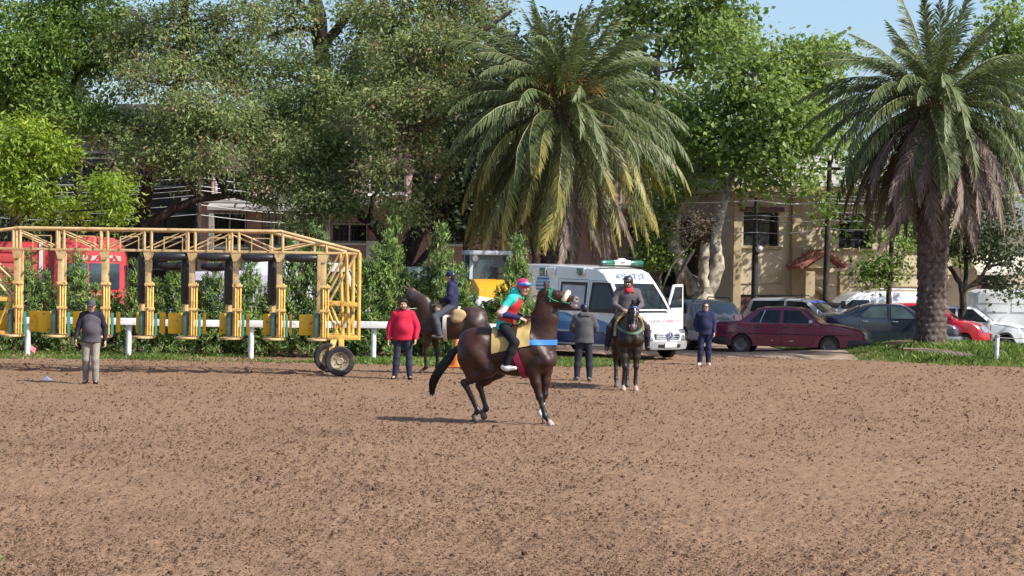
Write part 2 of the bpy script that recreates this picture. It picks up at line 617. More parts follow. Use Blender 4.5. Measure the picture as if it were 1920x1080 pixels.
def bank_front(x):
    return 57.6 - 1.15 * np.clip(x - 8.4, 0, 3.2) ** 1.1 - 0.06 * np.clip(x - 11.5, 0, 20) + 1.3 * (fbm(x * 0.9, x * 0 + 4, 4) - 0.5)


def bank_z(x, y, fr):
    e = np.clip((y - fr) / 1.2, 0, 1); e2 = np.clip((y - fr) / 2.6, 0, 1); e2 = e2 * e2 * (3 - 2 * e2)
    return ground_z(x, y) * e2 + 0.06 * e * (fbm(x * 2, y * 2, 3) - 0.2) - 0.035 * (1 - e) * (1 - e)


def mound_turf():
    """Turf sheet of the mound with a ragged front edge, and its grass."""
    nx, ny = 120, 60
    x = np.linspace(8.3, 27, nx); y = np.linspace(50.0, 66, ny)
    X, Y = np.meshgrid(x, y)
    front = bank_front(X) - .25
    Y2 = front + (Y - 50.0) / 16 * (66 - front)
    Z = bank_z(X, Y2, bank_front(X))
    V = np.stack([X, Y2, Z], -1).reshape(-1, 3)
    i = np.arange(nx * ny).reshape(ny, nx)
    F = np.stack([i[:-1, :-1], i[:-1, 1:], i[1:, 1:], i[1:, :-1]], -1).reshape(-1, 4)
    tag(link('grass_bank', mesh_np('grass_bank', V, F, turf_m)), kind='structure')
    g = np.random.default_rng(3)
    n = 62000
    px = 8.4 + g.random(n) * 18
    fr = bank_front(px)
    py = fr - 0.5 + g.random(n) ** 1.5 * 8
    e = np.clip((py - fr) / 1.2, 0, 1)
    pz = bank_z(px, py, fr) - .004
    keep = (g.random(n) < np.clip(0.12 + e * 1.1, 0, 1)) & (fbm(px * 1.4, py * 1.4, 2) > 0.22)
    grass('bank_grass', np.stack([px, py, pz], -1)[keep], 0.05, 0.20, 4)


mound_turf()


def verge():
    """Thin grass along the foot of the hedge and behind the riders."""
    g = np.random.default_rng(9)
    n = 90000
    px = -17 + g.random(n) * 20.5
    py = 49.4 + g.random(n) * 4.4
    dens = fbm(px * 0.55 + 8, py * 0.8, 3)
    lim = np.where(px > -4.6, .30 + .5 * np.clip((50.7 - py) / 1.2, 0, 1) + .4 * np.clip((px - 2.2) / 1.2, 0, 1), np.where(py > 52.2, 0.50, np.where(py < 51.4, .60, .66)))
    keep = (dens + .12 * g.normal(size=n) > lim) & (py > np.where(px > -4.6, 49.3, 50.2))
    p = np.stack([px, py, 0 * px - 0.005], -1)[keep]
    grass('verge_grass', p, 0.03, 0.11, 10)
    n = 2600
    px = -13.5 + g.random(n) * 1.6 * 0 + g.normal(0, 0.5, n)
    grass('corner_grass', np.stack([-4.42 + np.abs(g.normal(0, .14, n)) * -1, 16.75 + g.normal(0, .22, n), 0 * px], -1), 0.02, 0.07, 12)


verge()
turf = MB()
vx = np.linspace(-4.4, 3.6, 40)
fr = 50.4 + 1.6 * (fbm(vx * 1.1, vx * 0 + 2, 3) - 0.5) + 2.6 * np.clip((vx - 1.6) / 2, 0, 1) ** 2
V = [(x, f, -0.004) for x, f in zip(vx, fr)] + [(x, 53.6, 0.014) for x in vx]
F = [(i, i + 1, i + 41, i + 40) for i in range(39)]
tag(link('grass_verge', mesh_np('grass_verge', V, F, turf_m)), kind='structure')

# ------------------------------------------------------------------ buildings
pink = mat('pink_brick', (0.50, 0.32, 0.285), var=0.16, rough=0.9, scale=1.2, bump=0.006, bscale=30, spec=0.2)
cream = mat('cream_render', (0.50, 0.42, 0.30), var=0.10, rough=0.9, scale=0.9, bump=0.006, bscale=20, spec=0.2)
cream_dk = mat('ochre_render', (0.36, 0.285, 0.175), var=0.12, rough=0.9, scale=1.2, spec=0.2)
pale_wall = mat('pale_render', (0.55, 0.50, 0.42), var=0.1, rough=0.9, scale=0.8, spec=0.2)
concrete = mat('grey_concrete', (0.30, 0.285, 0.27), var=0.18, rough=0.9, scale=1.5, bump=0.004, spec=0.2)
dark_wall = mat('dark_grey_wall', (0.085, 0.08, 0.078), var=0.3, rough=0.9, scale=1.0, spec=0.2)
white_paint = mat('white_paint', (0.72, 0.72, 0.70), var=0.08, rough=0.5, scale=4)
iron = mat('black_iron', (0.02, 0.02, 0.022), rough=0.55, var=0.3)
brown_wood = mat('dark_red_wood', (0.075, 0.028, 0.024), rough=0.6, var=0.3, scale=5)
tile_m = mat('terracotta_tile', (0.23, 0.085, 0.058), rough=0.85, var=0.3, scale=5)
blind_m = mat('pale_blind', (0.42, 0.46, 0.42), rough=0.7, var=0.1)
room_dark = mat('room_dark', (0.03, 0.03, 0.032), rough=0.9)


def holed_wall(x0, x1, z0, z1, holes, y, th, mb=None):
    """A wall of real thickness with rectangular openings."""
    mb = mb or MB()
    X = sorted({x0, x1, *[h[0] for h in holes], *[h[1] for h in holes]})
    Z = sorted({z0, z1, *[h[2] for h in holes], *[h[3] for h in holes]})
    for j in range(len(Z) - 1):
        run = None
        for i in range(len(X) - 1):
            cx, cz = (X[i] + X[i + 1]) / 2, (Z[j] + Z[j + 1]) / 2
            solid = not any(h[0] < cx < h[1] and h[2] < cz < h[3] for h in holes)
            if solid:
                run = (X[i] if run is None else run[0], X[i + 1])
            if run and (not solid or i == len(X) - 2):
                mb.box(((run[0] + run[1]) / 2, y + th / 2, (Z[j] + Z[j + 1]) / 2), (run[1] - run[0], th, Z[j + 1] - Z[j])); run = None
    return mb


def window(parent, x0, x1, z0, z1, y, grille=None, frame=white_paint, pane=glass, mull=1, sill=True, blind=False):
    w, h, cx, cz = x1 - x0, z1 - z0, (x0 + x1) / 2, (z0 + z1) / 2
    t = 0.07
    f = MB()
    f.box((x0 + t / 2, y + .12, cz), (t, .07, h)).box((x1 - t / 2, y + .12, cz), (t, .07, h))
    f.box((cx, y + .12, z0 + t / 2), (w - 2 * t, .07, t)).box((cx, y + .12, z1 - t / 2), (w - 2 * t, .07, t))
    for i in range(mull): f.box((x0 + w * (i + 1) / (mull + 1), y + .12, cz), (t * .8, .068, h - 2 * t))
    fr = f.build('window', frame, parent)
    MB().box((cx, y + .125, cz), (w - .1, .02, h - .1)).build('pane', pane, fr)
    if blind: MB().box((cx, y + .10, z1 - h * .3), (w - .2, .02, h * .5)).build('blind', blind_m, fr)
    if sill: MB().box((cx, y - .04, z0 - .05), (w + .2, .2, .09)).build('sill', frame, fr)
    if grille:
        gmb = MB()
        nx, nz = grille
        for i in range(nx + 1): gmb.tube([(x0 + w * i / nx, y - .07, z0 - .03), (x0 + w * i / nx, y - .07, z1 + .03)], .016, 5)
        for i in range(nz + 1): gmb.tube([(x0 - .02, y - .085, z0 + h * i / nz), (x1 + .02, y - .085, z0 + h * i / nz)], .014, 5)
        gmb.build('grille', iron, fr)
    return fr


def px_rect(x0, y0, x1, y1, D):
    a, b = at(x0, (y0 + y1) / 2, D), at(x1, (y0 + y1) / 2, D)
    return a.x, b.x, at((x0 + x1) / 2, y1, D).z, at((x0 + x1) / 2, y0, D).z


def pink_house():
    D = 76.0
    t = thing('brick_house', 'two storey pink brick house with barred windows behind the trees', 'house', (at(700, 500, D).x, D, 0))
    ox = t.location.x
    rx = lambda r: (r[0] - ox, r[1] - ox, r[2], r[3])
    x0, x1 = at(372, 450, D).x - ox, at(1180, 450, D).x - ox
    low = [rx(px_rect(*q, D)) for q in ((398, 398, 462, 462), (492, 392, 556, 462), (570, 398, 612, 600), (620, 418, 690, 455), (830, 418, 874, 457), (958, 430, 1012, 470))]
    up = [rx(px_rect(*q, D)) for q in ((560, 318, 640, 372), (690, 300, 760, 362), (860, 300, 930, 360), (400, 316, 470, 372))]
    zs = at(700, 386, D).z
    w = holed_wall(x0, x1, 0, zs, low, 0, .3)
    w.build('wall', pink, t)
    MB().box(((x0 + x1) / 2, 6, zs / 2), (x1 - x0, .3, zs)).build('back_wall', pink, t)
    for q in (x0 + .15, x1 - .15): MB().box((q, 3, zs / 2), (.3, 5.7, zs)).build('side_wall', pink, t)
    w2 = holed_wall(x0 + .4, x1, zs + .16, zs + 3.3, up, .5, .3)
    w2.build('upper_wall', pink, t)
    MB().box(((x0 + x1) / 2, 6, zs + 1.7), (x1 - x0, .3, 3.2)).build('back_wall', pink, t)
    MB().box(((x0 + x1) / 2, 2.6, zs + .08), (x1 - x0 + .8, 8.4, .155)).build('floor_slab', concrete, t)
    MB().box(((x0 + x1) / 2, 3, zs + 3.45), (x1 - x0 + .6, 7, .28)).build('roof', concrete, t)
    for i, h in enumerate(low):
        if i == 2:
            MB().box(((h[0] + h[1]) / 2, .35, (h[3]) / 2), (h[1] - h[0], .05, h[3])).build('door', brown_wood, t); continue
        window(t, *h, 0, grille=(5, 4) if i < 2 else (7, 3), blind=i == 1, pane=glass if i != 1 else glass_blue)
    for h in up: window(t, *h, .5, grille=(6, 4), mull=1)
    a = px_rect(560, 396, 570, 600, D)
    MB().box((a[0] - ox, -.09, zs / 2), (.22, .17, zs)).build('pilaster', tile_m, t)
    # porch roof over the left windows
    p0, p1 = at(405, 372, D), at(575, 396, D)
    MB().prism([(-2.2, p1.z - .05), (-2.2, p1.z + .08), (-.02, p0.z + .12), (-.02, p0.z)], p0.x - ox, p1.x - ox, plane='YZ').build('porch_roof', concrete, t)
    for q in (p0.x - ox + .15, p1.x - ox - .15): MB().box((q, -2.05, p1.z / 2 - .04), (.18, .18, p1.z - .06)).build('porch_post', concrete, t)
    # cooling unit on the wall
    a = px_rect(688, 452, 724, 492, D)
    u = MB().box(((a[0] + a[1]) / 2 - ox, -.2, (a[2] + a[3]) / 2), (a[1] - a[0], .36, a[3] - a[2])).build('cooling_unit', white_paint, t, bevel=.02)
    f = MB()
    for k in (.06, .14, .22): f.lathe([(k, 0), (k + .02, 0), (k + .02, .02), (k, .02)], 20, 'Y', ((a[0] + a[1]) / 2 - ox, -.405, (a[2] + a[3]) / 2), cap=False)
    f.build('fan_guard', iron, u)
    m = MB().box((x0 + 2, -.03, .35), (4, .05, .7)).box((x1 - 6, -.03, .35), (10, .05, .7)).build('plinth', concrete, t)


pink_house()


def grey_block():
    D = 84.0
    a, b = at(120, 400, D), at(425, 400, D)
    top = at(300, 238, D).z
    t = thing('grey_building', 'dark grey slab building with pale balcony edges behind the leaning tree', 'building', ((a.x + b.x) / 2, D, 0))
    w = b.x - a.x
    holes = []
    for k in range(4):
        for i in range(4): holes.append((-w / 2 + .8 + i * w / 4, -w / 2 + 2.2 + i * w / 4, 1.0 + k * 2.3, 2.3 + k * 2.3))
    holes = [h for h in holes if h[3] < top - .4]
    holed_wall(-w / 2, w / 2, 0, top, holes, 0, .3).build('wall', dark_wall, t)
    MB().box((0, 5, top / 2), (w, .3, top)).build('back_wall', dark_wall, t)
    for h in holes: window(t, *h, 0, frame=iron, sill=False)
    MB().box((0, 2.5, top + .1), (w + .5, 6, .19)).build('roof', dark_wall, t)
    for k in range(6):
        z = .9 + k * 1.15
        if z < top: MB().box((0, -.5, z), (w + .3, .98, .06)).build('balcony_edge', mat('dull_concrete', (.15, .145, .14), rough=.9), t)
    c = at(262, 215, D)
    MB().box((c.x - t.location.x, 2, (top + c.z) / 2 + .1), (2.4, 2.5, c.z - top + .8)).build('roof_tank', dark_wall, t)


grey_block()


def cream_house():
    D = 72.0
    t = thing('cream_house', 'cream rendered two storey house with dark windows and tiled porch', 'house', (at(1560, 500, D).x, D, 0), R(11))
    ox = t.location.x
    X = lambda px, py=500: at(px, py, D).x - ox
    rx = lambda r: (r[0] - ox, r[1] - ox, r[2], r[3])
    top = at(1480, 362, D).z
    x0, x1 = X(1366), X(1800)
    up = [rx(px_rect(1387, 398, 1456, 461, D)), rx(px_rect(1574, 402, 1640, 466, D)), rx(px_rect(1716, 402, 1776, 466, D))]
    low = [rx(px_rect(1380, 552, 1461, 640, D)), rx(px_rect(1577, 554, 1604, 567, D))]
    w = holed_wall(x0, x1, 0, top, up + low, 0, .35)
    MB().box(((x0 + x1) / 2, 7, top / 2), (x1 - x0, .3, top)).build('back_wall', cream, t)
    for q in (x0 + .17, x1 - .17): MB().box((q, 3.6, top / 2), (.34, 6.4, top)).build('side_wall', cream, t)
    w.build('wall', cream, t)
    MB().box(((x0 + x1) / 2, 3.3, top + .12), (x1 - x0 + .9, 8.2, .235)).build('eaves', cream_dk, t)
    MB().prism([(-.7, top + .24), (3.4, top + 1.6), (7.4, top + .24)], x0 - .3, x1 + .3, plane='YZ').build('roof', concrete, t)
    for i, h in enumerate(up):
        window(t, *h, .1, frame=iron, grille=(5, 4) if i else None, mull=1, sill=False)
        MB().box(((h[0] + h[1]) / 2, -.05, h[2] - .06), (h[1] - h[0] + .2, .1, .08)).build('sill', cream_dk, t)
    h = up[0]
    MB().box(((h[0] + h[1]) / 2, -.12, h[3] + .1), (h[1] - h[0] + .25, .22, .16)).build('shutter_box', brown_wood, t)
    h = low[0]
    MB().box(((h[0] + h[1]) / 2, .12, (h[2] + h[3]) / 2), (h[1] - h[0], .1, h[3] - h[2])).build('garage_door', brown_wood, t)
    h = low[1]
    MB().box(((h[0] + h[1]) / 2, .12, (h[2] + h[3]) / 2), (h[1] - h[0], .1, h[3] - h[2])).build('vent_shutter', brown_wood, t)
    MB().box(((X(1478) + X(1496)) / 2, -.11, top / 2), (X(1496) - X(1478), .2, top - .02)).build('pilaster', cream_dk, t)
    MB().box((X(1366) + .14, -.06, top / 2), (.28, .1, top - .02)).build('pilaster', cream_dk, t)
    for py in (512, 536): MB().box(((X(1497) + x1) / 2, -.02, at(1600, py, D).z), (x1 - X(1497) - .02, .04, .045)).build('string_course', cream_dk, t)
    MB().box(((x0 + X(1477)) / 2, -.02, at(1420, 531, D).z), (X(1477) - x0 - .6, .04, .045)).build('string_course', cream_dk, t)
    # tiled porch: two posts, gable of separate tiles, arched doorway
    pk, le, re = at(1519, 474, D), at(1472, 502, D), at(1556, 501, D)
    yo = -1.55
    for q in (1490, 1556): MB().box((X(q), yo + .2, at(q, 508, D).z / 2), (.34, .34, at(q, 508, D).z)).build('porch_post', cream_dk, t)
    MB().prism([(le.x - ox + .25, le.z), (pk.x - ox, pk.z - .12), (re.x - ox - .25, re.z)], yo + .16, -.02, plane='XZ').build('porch_gable', cream_dk, t)
    for a, b in ((pk, le), (pk, re)):
        d = Vector((b.x - a.x, 0, b.z - a.z)); nrm = Vector((-d.z, 0, d.x)).normalized()
        if nrm.z < 0: nrm = -nrm
        for r in range(6):
            for c in range(5):
                f0, f1 = r / 6, (r + 1.15) / 6
                s = Vector((a.x - ox, yo - .1 + c * .34 + .15, a.z)); lift = nrm * (.03 + .012 * ((r + c) % 2))
                MB().tube([s + d * f0 + lift + nrm * .03, s + d * f1 + lift], .10, 8).build('tile', tile_m, t, smooth=True)
    cx, cz, ri = X(1523, 560), at(1523, 560, D).z, (X(1543) - X(1504)) / 2
    m = MB()
    pts = [(cx - ri, -.12, 0), (cx - ri, -.12, cz)] + [(cx - ri * math.cos(a), -.12, cz + ri * math.sin(a)) for a in np.linspace(.2, PI - .2, 12)] + [(cx + ri, -.12, cz), (cx + ri, -.12, 0)]
    m.tube(pts, .09, 8).build('door_arch', cream, t, smooth=True)
    MB().prism([(cx - ri + .05, 0), (cx + ri - .05, 0)] + [(cx + (ri - .05) * math.cos(a), cz + (ri - .05) * math.sin(a)) for a in np.linspace(0, PI, 12)], -.06, -.01).build('door', cream_dk, t)


cream_house()


def side_buildings():
    D = 73.0
    a, b = at(1803, 500, D), at(1990, 500, D)
    t = thing('pale_house', 'pale low house with a sloping porch behind the white parked van', 'house', ((a.x + b.x) / 2, D, 0))
    w = b.x - a.x; top = at(1850, 432, D).z
    h = [(-1.2, -.2, 1.6, 2.9)]
    holed_wall(-w / 2, w / 2, 0, top, h, 0, .3).build('wall', pale_wall, t)
    MB().box((0, 5, top / 2), (w, .3, top)).build('back_wall', pale_wall, t)
    window(t, *h[0], 0, frame=brown_wood)
    MB().box((0, 2.4, top + .1), (w + .6, 6, .19)).build('roof', concrete, t)
    MB().prism([(-1.6, 2.35), (-.02, 3.0), (-.02, 3.12), (-1.6, 2.47)], -w / 2 + .2, -w / 2 + 2.4, plane='YZ').build('porch_roof', pale_wall, t)
    MB().box((-w / 2 + .3, -1.5, 1.18), (.12, .12, 2.36)).build('porch_post', brown_wood, t)
    D = 74.0
    a, b = at(1190, 500, D), at(1362, 500, D)
    t = thing('dark_shed', 'dark open fronted shed behind the pale forked trunks', 'shed', ((a.x + b.x) / 2, D, 0))
    w = b.x - a.x; top = at(1300, 415, D).z
    MB().box((0, 4, top / 2), (w, .2, top)).box((-w / 2 + .1, 2, top / 2), (.2, 3.8, top)).box((w / 2 - .1, 2, top / 2), (.2, 3.8, top)).build('wall', dark_wall, t)
    MB().box((0, 1.9, top + .08), (w + .2, 4.8, .155)).build('roof', dark_wall, t)
    zb = at(1300, 545, D).z
    MB().box((0, -.05, zb), (w, .1, .3)).build('beam', dark_wall, t)
    for q in (-.33, 0, .33): MB().box((w * q, -.02, top / 2), (.2, .2, top)).build('post', dark_wall, t)


side_buildings()
# ------------------------------------------------------------------ trees
bark_dark = mat('dark_bark', (0.026, 0.021, 0.018), col2=(0.075, 0.062, 0.052), rough=0.95, scale=9, bump=0.03, bscale=16, stretch=(1, 1, .35), spec=0.1)
bark_pale = mat('plane_bark', (0.16, 0.135, 0.10), col2=(0.42, 0.37, 0.29), rough=0.85, scale=5, lo=0.4, hi=0.6, bump=0.01, bscale=14, spec=0.2)
bark_mid = mat('grey_bark', (0.07, 0.058, 0.046), col2=(0.17, 0.145, 0.12), rough=0.95, scale=8, bump=0.02, stretch=(1, 1, .4), spec=0.1)
lf_olive = leafmat('olive_leaf', [(0.0, (0.066, 0.084, 0.030)), (0.4, (0.16, 0.215, 0.072)), (0.75, (0.28, 0.34, 0.125)), (0.93, (0.36, 0.35, 0.18)), (1.0, (0.36, 0.22, 0.13))], trans=0.42, tcol=1.2)
lf_lime = leafmat('lime_leaf', [(0.0, (0.07, 0.115, 0.016)), (0.5, (0.20, 0.30, 0.032)), (1.0, (0.36, 0.45, 0.062))], trans=0.42)
lf_mid = leafmat('green_leaf', [(0.0, (0.048, 0.085, 0.020)), (0.5, (0.135, 0.225, 0.045)), (1.0, (0.24, 0.34, 0.07))], trans=0.38)
lf_plane = leafmat('plane_leaf', [(0.0, (0.065, 0.105, 0.026)), (0.5, (0.165, 0.25, 0.062)), (1.0, (0.29, 0.38, 0.11))], trans=0.48)
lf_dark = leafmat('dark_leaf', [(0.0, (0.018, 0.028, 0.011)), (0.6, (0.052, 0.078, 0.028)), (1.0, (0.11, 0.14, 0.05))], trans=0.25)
lf_cyp = leafmat('cypress_leaf', [(0.0, (0.022, 0.042, 0.017)), (0.35, (0.07, 0.115, 0.042)), (0.65, (0.15, 0.235, 0.06)), (0.9, (0.25, 0.36, 0.085)), (1.0, (0.24, 0.22, 0.10))], trans=0.28)
lf_rust = leafmat('brown_leaf', [(0.0, (0.05, 0.036, 0.022)), (0.5, (0.13, 0.105, 0.06)), (1.0, (0.23, 0.17, 0.10))], trans=0.25)


def unit(v): return v / (np.linalg.norm(v, axis=-1, keepdims=True) + 1e-9)


def leaves(P, L, W, g, out=None, up=0.35, v=None, along=None):
    """One rhombic, slightly folded leaf at each point."""
    n = len(P)
    nrm = g.normal(size=(n, 3))
    if out is not None: nrm = nrm * 0.75 + out
    nrm[:, 2] += up
    nrm = unit(nrm)
    t = g.normal(size=(n, 3)) if along is None else along + g.normal(size=(n, 3)) * 0.35
    t = unit(t - (t * nrm).sum(1, keepdims=True) * nrm)
    b = np.cross(nrm, t)
    s = (0.45 + 1.15 * g.random((n, 1)) ** 1.3)
    l, w = L * s / 2, W * s / 2
    f = nrm * W * 0.18 * s
    V = np.stack([P - t * l, P + b * w - t * l * 0.1 + f, P + t * l, P - b * w - t * l * 0.1 + f], 1).reshape(-1, 3)
    F = np.arange(n * 4).reshape(n, 4)
    vv = g.random(n) if v is None else v
    return V, F, np.repeat(np.clip(vv, 0, 1), 4)


def lobes_cloud(lobes, g, per, sig, shell=0.45):
    """lobes: (centre, radii, clusters). Returns cluster centres, outward directions and the lobe index of each."""
    Cn, O, I = [], [], []
    for i, (c, r, n) in enumerate(lobes):
        d = unit(g.normal(size=(n, 3)))
        q = shell + (1 - shell) * g.random(n) ** 0.6
        wob = 0.78 + 0.5 * vnoise(d[:, 0] * 2.1 + i * 7 + 40, d[:, 1] * 2.1 + d[:, 2] * 1.7 + 40)
        Cn.append(np.array(c) + d * np.array(r) * (q * wob)[:, None]); O.append(d); I += [i] * n
    return np.concatenate(Cn), np.concatenate(O), np.array(I)


def limb_path(a, b, g, wob=0.10, n=5):
    a, b = np.array(a, float), np.array(b, float)
    t = np.linspace(0, 1, n)[:, None]
    p = a + (b - a) * t
    p[1:-1] += g.normal(size=(n - 2, 3)) * np.linalg.norm(b - a) * wob * 0.5
    p[:, 2] += np.sin(t[:, 0] * PI) * np.linalg.norm(b - a) * 0.05
    return [Vector(q) for q in p]


def tree(name, label, base, trunks, lobes, leaf, bark, seed, per=30, sig=0.35, L=0.16, W=0.075, group=None, droop=0.0, cat='tree', twigs=0.35, shell=0.45, up=0.35, lim_r=0.07, vm=0.5, spray=False, rust=None):
    """trunks: polylines of (x, y, z, r) in world space; lobes of foliage in world space; everything is hung on the base."""
    g = np.random.default_rng(seed)
    base = Vector(base)
    t = thing(name, label, cat, base, 0, group)
    B = np.array(base)
    nodes = []
    for i, tr in enumerate(trunks):
        m = MB()
        pts = [Vector(q[:3]) - base for q in tr]
        dense, rad = [], []
        for a in range(len(pts) - 1):
            for k in range(4):
                f = k / 4
                w = Vector(g.normal(size=3)) * (tr[a][3] * 0.14 if k else 0)
                dense.append(pts[a].lerp(pts[a + 1], f) + w); rad.append((tr[a][3] * (1 - f) + tr[a + 1][3] * f) * (0.93 + 0.14 * g.random()))
        dense.append(pts[-1]); rad.append(tr[-1][3])
        m.tube(dense, rad, 10)
        m.build('trunk' if i == 0 else 'limb', bark, t, smooth=80)
        nodes += [np.array(p) for p in dense[len(dense) // 3 if i == 0 else 0:]]
    nodes = np.array(nodes)
    Cn, O, I = lobes_cloud([(np.array(c) - B, r, n) for c, r, n in lobes], g, per, sig, shell)
    # limbs to every lobe, thin twigs to a share of the clusters
    m = MB(); hubs = []
    for i, (c, r, n) in enumerate(lobes):
        c = np.array(c) - B
        d = np.linalg.norm(nodes - c, axis=1) + np.clip(nodes[:, 2] - c[2], 0, 9) * 1.5
        q = nodes[d.argmin()]
        ph = limb_path(q, c, g)
        m.tube(ph, list(np.linspace(lim_r, lim_r * .3, len(ph))), 6, cap=False)
        hubs.append([np.array(x) for x in ph[2:]])
    for k in np.flatnonzero(g.random(len(Cn)) < twigs):
        h = hubs[I[k]]; q = h[g.integers(len(h))]
        ph = limb_path(q, Cn[k], g, .14, 4)
        m.tube(ph, [lim_r * .25, lim_r * .16, lim_r * .1, .004], 3, cap=False)
    m.build('branches', bark, t)['kind'] = 'stuff'
    n = len(Cn)
    cv = g.normal(vm, .16, n)
    idx = np.repeat(np.arange(n), per)
    off = g.normal(size=(n * per, 3)) * sig * (0.6 + 0.8 * g.random((n, 1))[idx])
    off[:, 2] *= 0.7
    P = Cn[idx] + off
    P[:, 2] -= droop * (np.linalg.norm(off[:, :2], axis=1) ** 1.3)
    v = cv[idx] + g.normal(0, .13, len(idx))
    al = None
    if spray:
        al = unit(off + O[idx] * sig * .8); al[:, 2] -= .35
    V, F, vv = leaves(P, L, W, g, out=O[idx] * .55, up=up, v=v, along=al)
    mats = [leaf]
    mi = None
    if rust is not None:
        mats = [leaf, lf_rust]; mi = np.isin(idx, np.flatnonzero(g.random(n) < rust)).astype(np.int32)
    link('crown', mesh_np('crown', V, F, mats, midx=mi, v=vv, smooth=False), t)
    return t


def LB(px, py, D, rx, ry, n, dz=None):
    """A foliage lobe where the photo shows it: picture centre, depth, radii in picture pixels."""
    s = D / FPX
    c = at(px, py, D)
    return (tuple(c), (rx * s, (dz if dz else (rx + ry) / 2 * s), ry * s), n)


def TP(*q, D=60):
    """Trunk polyline from picture points (px, py, radius_px)."""
    s = D / FPX
    return [(*at(a, b, D + (c[1] if isinstance(c, tuple) else 0)), (c[0] if isinstance(c, tuple) else c) * s) for a, b, c in q]


def grd(px, D): return (at(px, 600, D).x, D, 0.0)


# the lime-green tree at the left edge, its crown hanging low in front of the gate's left end
D = 62
tree('lime_tree', 'lime green leafy tree with low hanging sprays above the red truck', grd(30, D),
     [TP((28, 640, 16), (30, 420, 13), (33, 300, 9), (44, 225, 5), D=D), TP((30, 330, 7), (70, 280, 5), (120, 262, 3), D=D), TP((31, 350, 7), (90, 320, 5), (150, 300, 3), (220, 330, 2), D=D)],
     [LB(40, 260, D - 3, 75, 45, 46), LB(20, 330, D - 3, 70, 40, 40), LB(105, 285, D - 3, 40, 38, 22), LB(60, 375, D - 3, 62, 24, 22), LB(200, 345, D - 4, 40, 32, 18), LB(135, 395, D - 3, 40, 20, 10), LB(210, 390, D - 4, 26, 32, 9), LB(-60, 300, D, 80, 90, 40)],
     lf_lime, bark_dark, 21, per=70, sig=0.27, L=0.15, W=0.06, shell=.2, droop=.35, spray=True, up=.5)
D = 66
tree('green_tree', 'mid green tree with layered foliage rising over the left edge', grd(95, D),
     [TP((92, 640, 13), (93, 400, 11), (94, 200, 9), (100, 40, 6), (120, -120, 4), D=D), TP((94, 260, 6), (140, 150, 4.5), (210, 70, 3), D=D), TP((93, 220, 6), (40, 130, 4), (-20, 80, 3), D=D), TP((145, 640, 9), (146, 300, 8), (144, 150, 6), (150, 0, 5), D=D + 3)],
     [LB(40, 60, D, 95, 70, 70), LB(150, 40, D, 80, 60, 58), LB(60, 150, D, 80, 40, 42), LB(175, 110, D, 60, 34, 30), LB(215, 60, D, 50, 60, 30), LB(120, -60, D, 150, 60, 70), LB(10, 195, D, 60, 40, 40), LB(30, 120, D - 1.5, 60, 60, 40), LB(100, 190, D - 1.5, 60, 36, 34), LB(90, 90, D - 1.5, 60, 40, 30), LB(165, 225, D - 2, 75, 30, 34), LB(215, 250, D - 2, 42, 20, 12), LB(-70, 120, D, 70, 120, 40)],
     lf_mid, bark_dark, 22, per=80, sig=0.30, L=0.16, W=0.068, shell=.3, spray=True, up=.45, vm=.62)
# the big olive-leaved trees behind the gate
D = 64
tree('acacia_tree', 'spreading olive leaved tree with a dark leaning trunk behind the gate', grd(262, D),
     [TP((258, 640, 18), (262, 500, 16), (266, 400, 14), (290, 280, 10), (340, 130, 8), (350, -20, 6), D=D), TP((270, 425, 11), (320, 395, 10), (370, 372, 8), (440, 366, 6), (520, 385, 4), D=D - 1), TP((268, 395, 8), (285, 330, 6), (300, 250, 4), D=D)],
     [LB(320, 60, D, 95, 65, 64), LB(300, 150, D - 1, 80, 50, 50), LB(400, 120, D, 80, 60, 54), LB(350, 215, D - 2, 70, 45, 44), LB(285, 245, D, 60, 40, 24), LB(420, 220, D - 2, 70, 55, 50), LB(395, 300, D - 3, 60, 34, 22), LB(340, -60, D, 150, 60, 60), LB(450, 40, D, 70, 60, 38), LB(330, 330, D - 2, 40, 24, 6), LB(250, 90, D, 60, 60, 34), LB(250, 300, D - 2, 50, 34, 18), LB(330, 285, D - 2, 60, 34, 24), LB(215, 260, D - 1, 40, 36, 14)],
     lf_olive, bark_dark, 23, per=84, sig=0.28, L=0.135, W=0.055, shell=.3, twigs=.6, rust=.07, spray=True)
D = 67
tree('acacia_tree', 'tallest olive leaved tree with black upright trunk and forked limbs left of the palm', grd(592, D),
     [TP((596, 640, 20), (602, 420, 18), (604, 260, 17), (606, 120, 15), (600, 30, 13), (570, -60, 10), D=D), TP((605, 90, 10), (650, 30, 8), (700, -30, 6), D=D), TP((604, 200, 7), (660, 110, 5), (690, 20, 4), D=D), TP((603, 60, 6), (560, 50, 5), (500, 70, 3), D=D), TP((604, 30, 7), (560, 10, 5), (565, -60, 4), D=D)],
     [LB(520, 210, D - 3, 75, 60, 52), LB(585, 190, D - 4, 70, 60, 50), LB(660, 180, D - 3, 75, 60, 46), LB(560, 290, D - 5, 85, 50, 62), LB(645, 290, D - 5, 75, 55, 52), LB(600, 370, D - 6, 75, 42, 52), LB(510, 340, D - 5, 60, 42, 30), LB(650, 370, D - 5, 50, 36, 24), LB(480, 270, D - 4, 50, 50, 28), LB(700, 110, D, 70, 60, 34), LB(520, 60, D, 70, 50, 22), LB(660, 40, D, 60, 50, 18), LB(560, 420, D - 6, 40, 14, 9), LB(470, 140, D - 2, 60, 50, 28), LB(600, -60, D, 170, 50, 40), LB(555, 120, D - 2, 50, 44, 22), LB(660, 110, D - 2, 50, 44, 20), LB(550, 20, D - 1, 50, 40, 16), LB(690, 20, D - 1, 50, 40, 20)],
     lf_olive, bark_dark, 24, per=84, sig=0.28, L=0.135, W=0.055, shell=.3, twigs=.6, spray=True, vm=.46)
D = 63
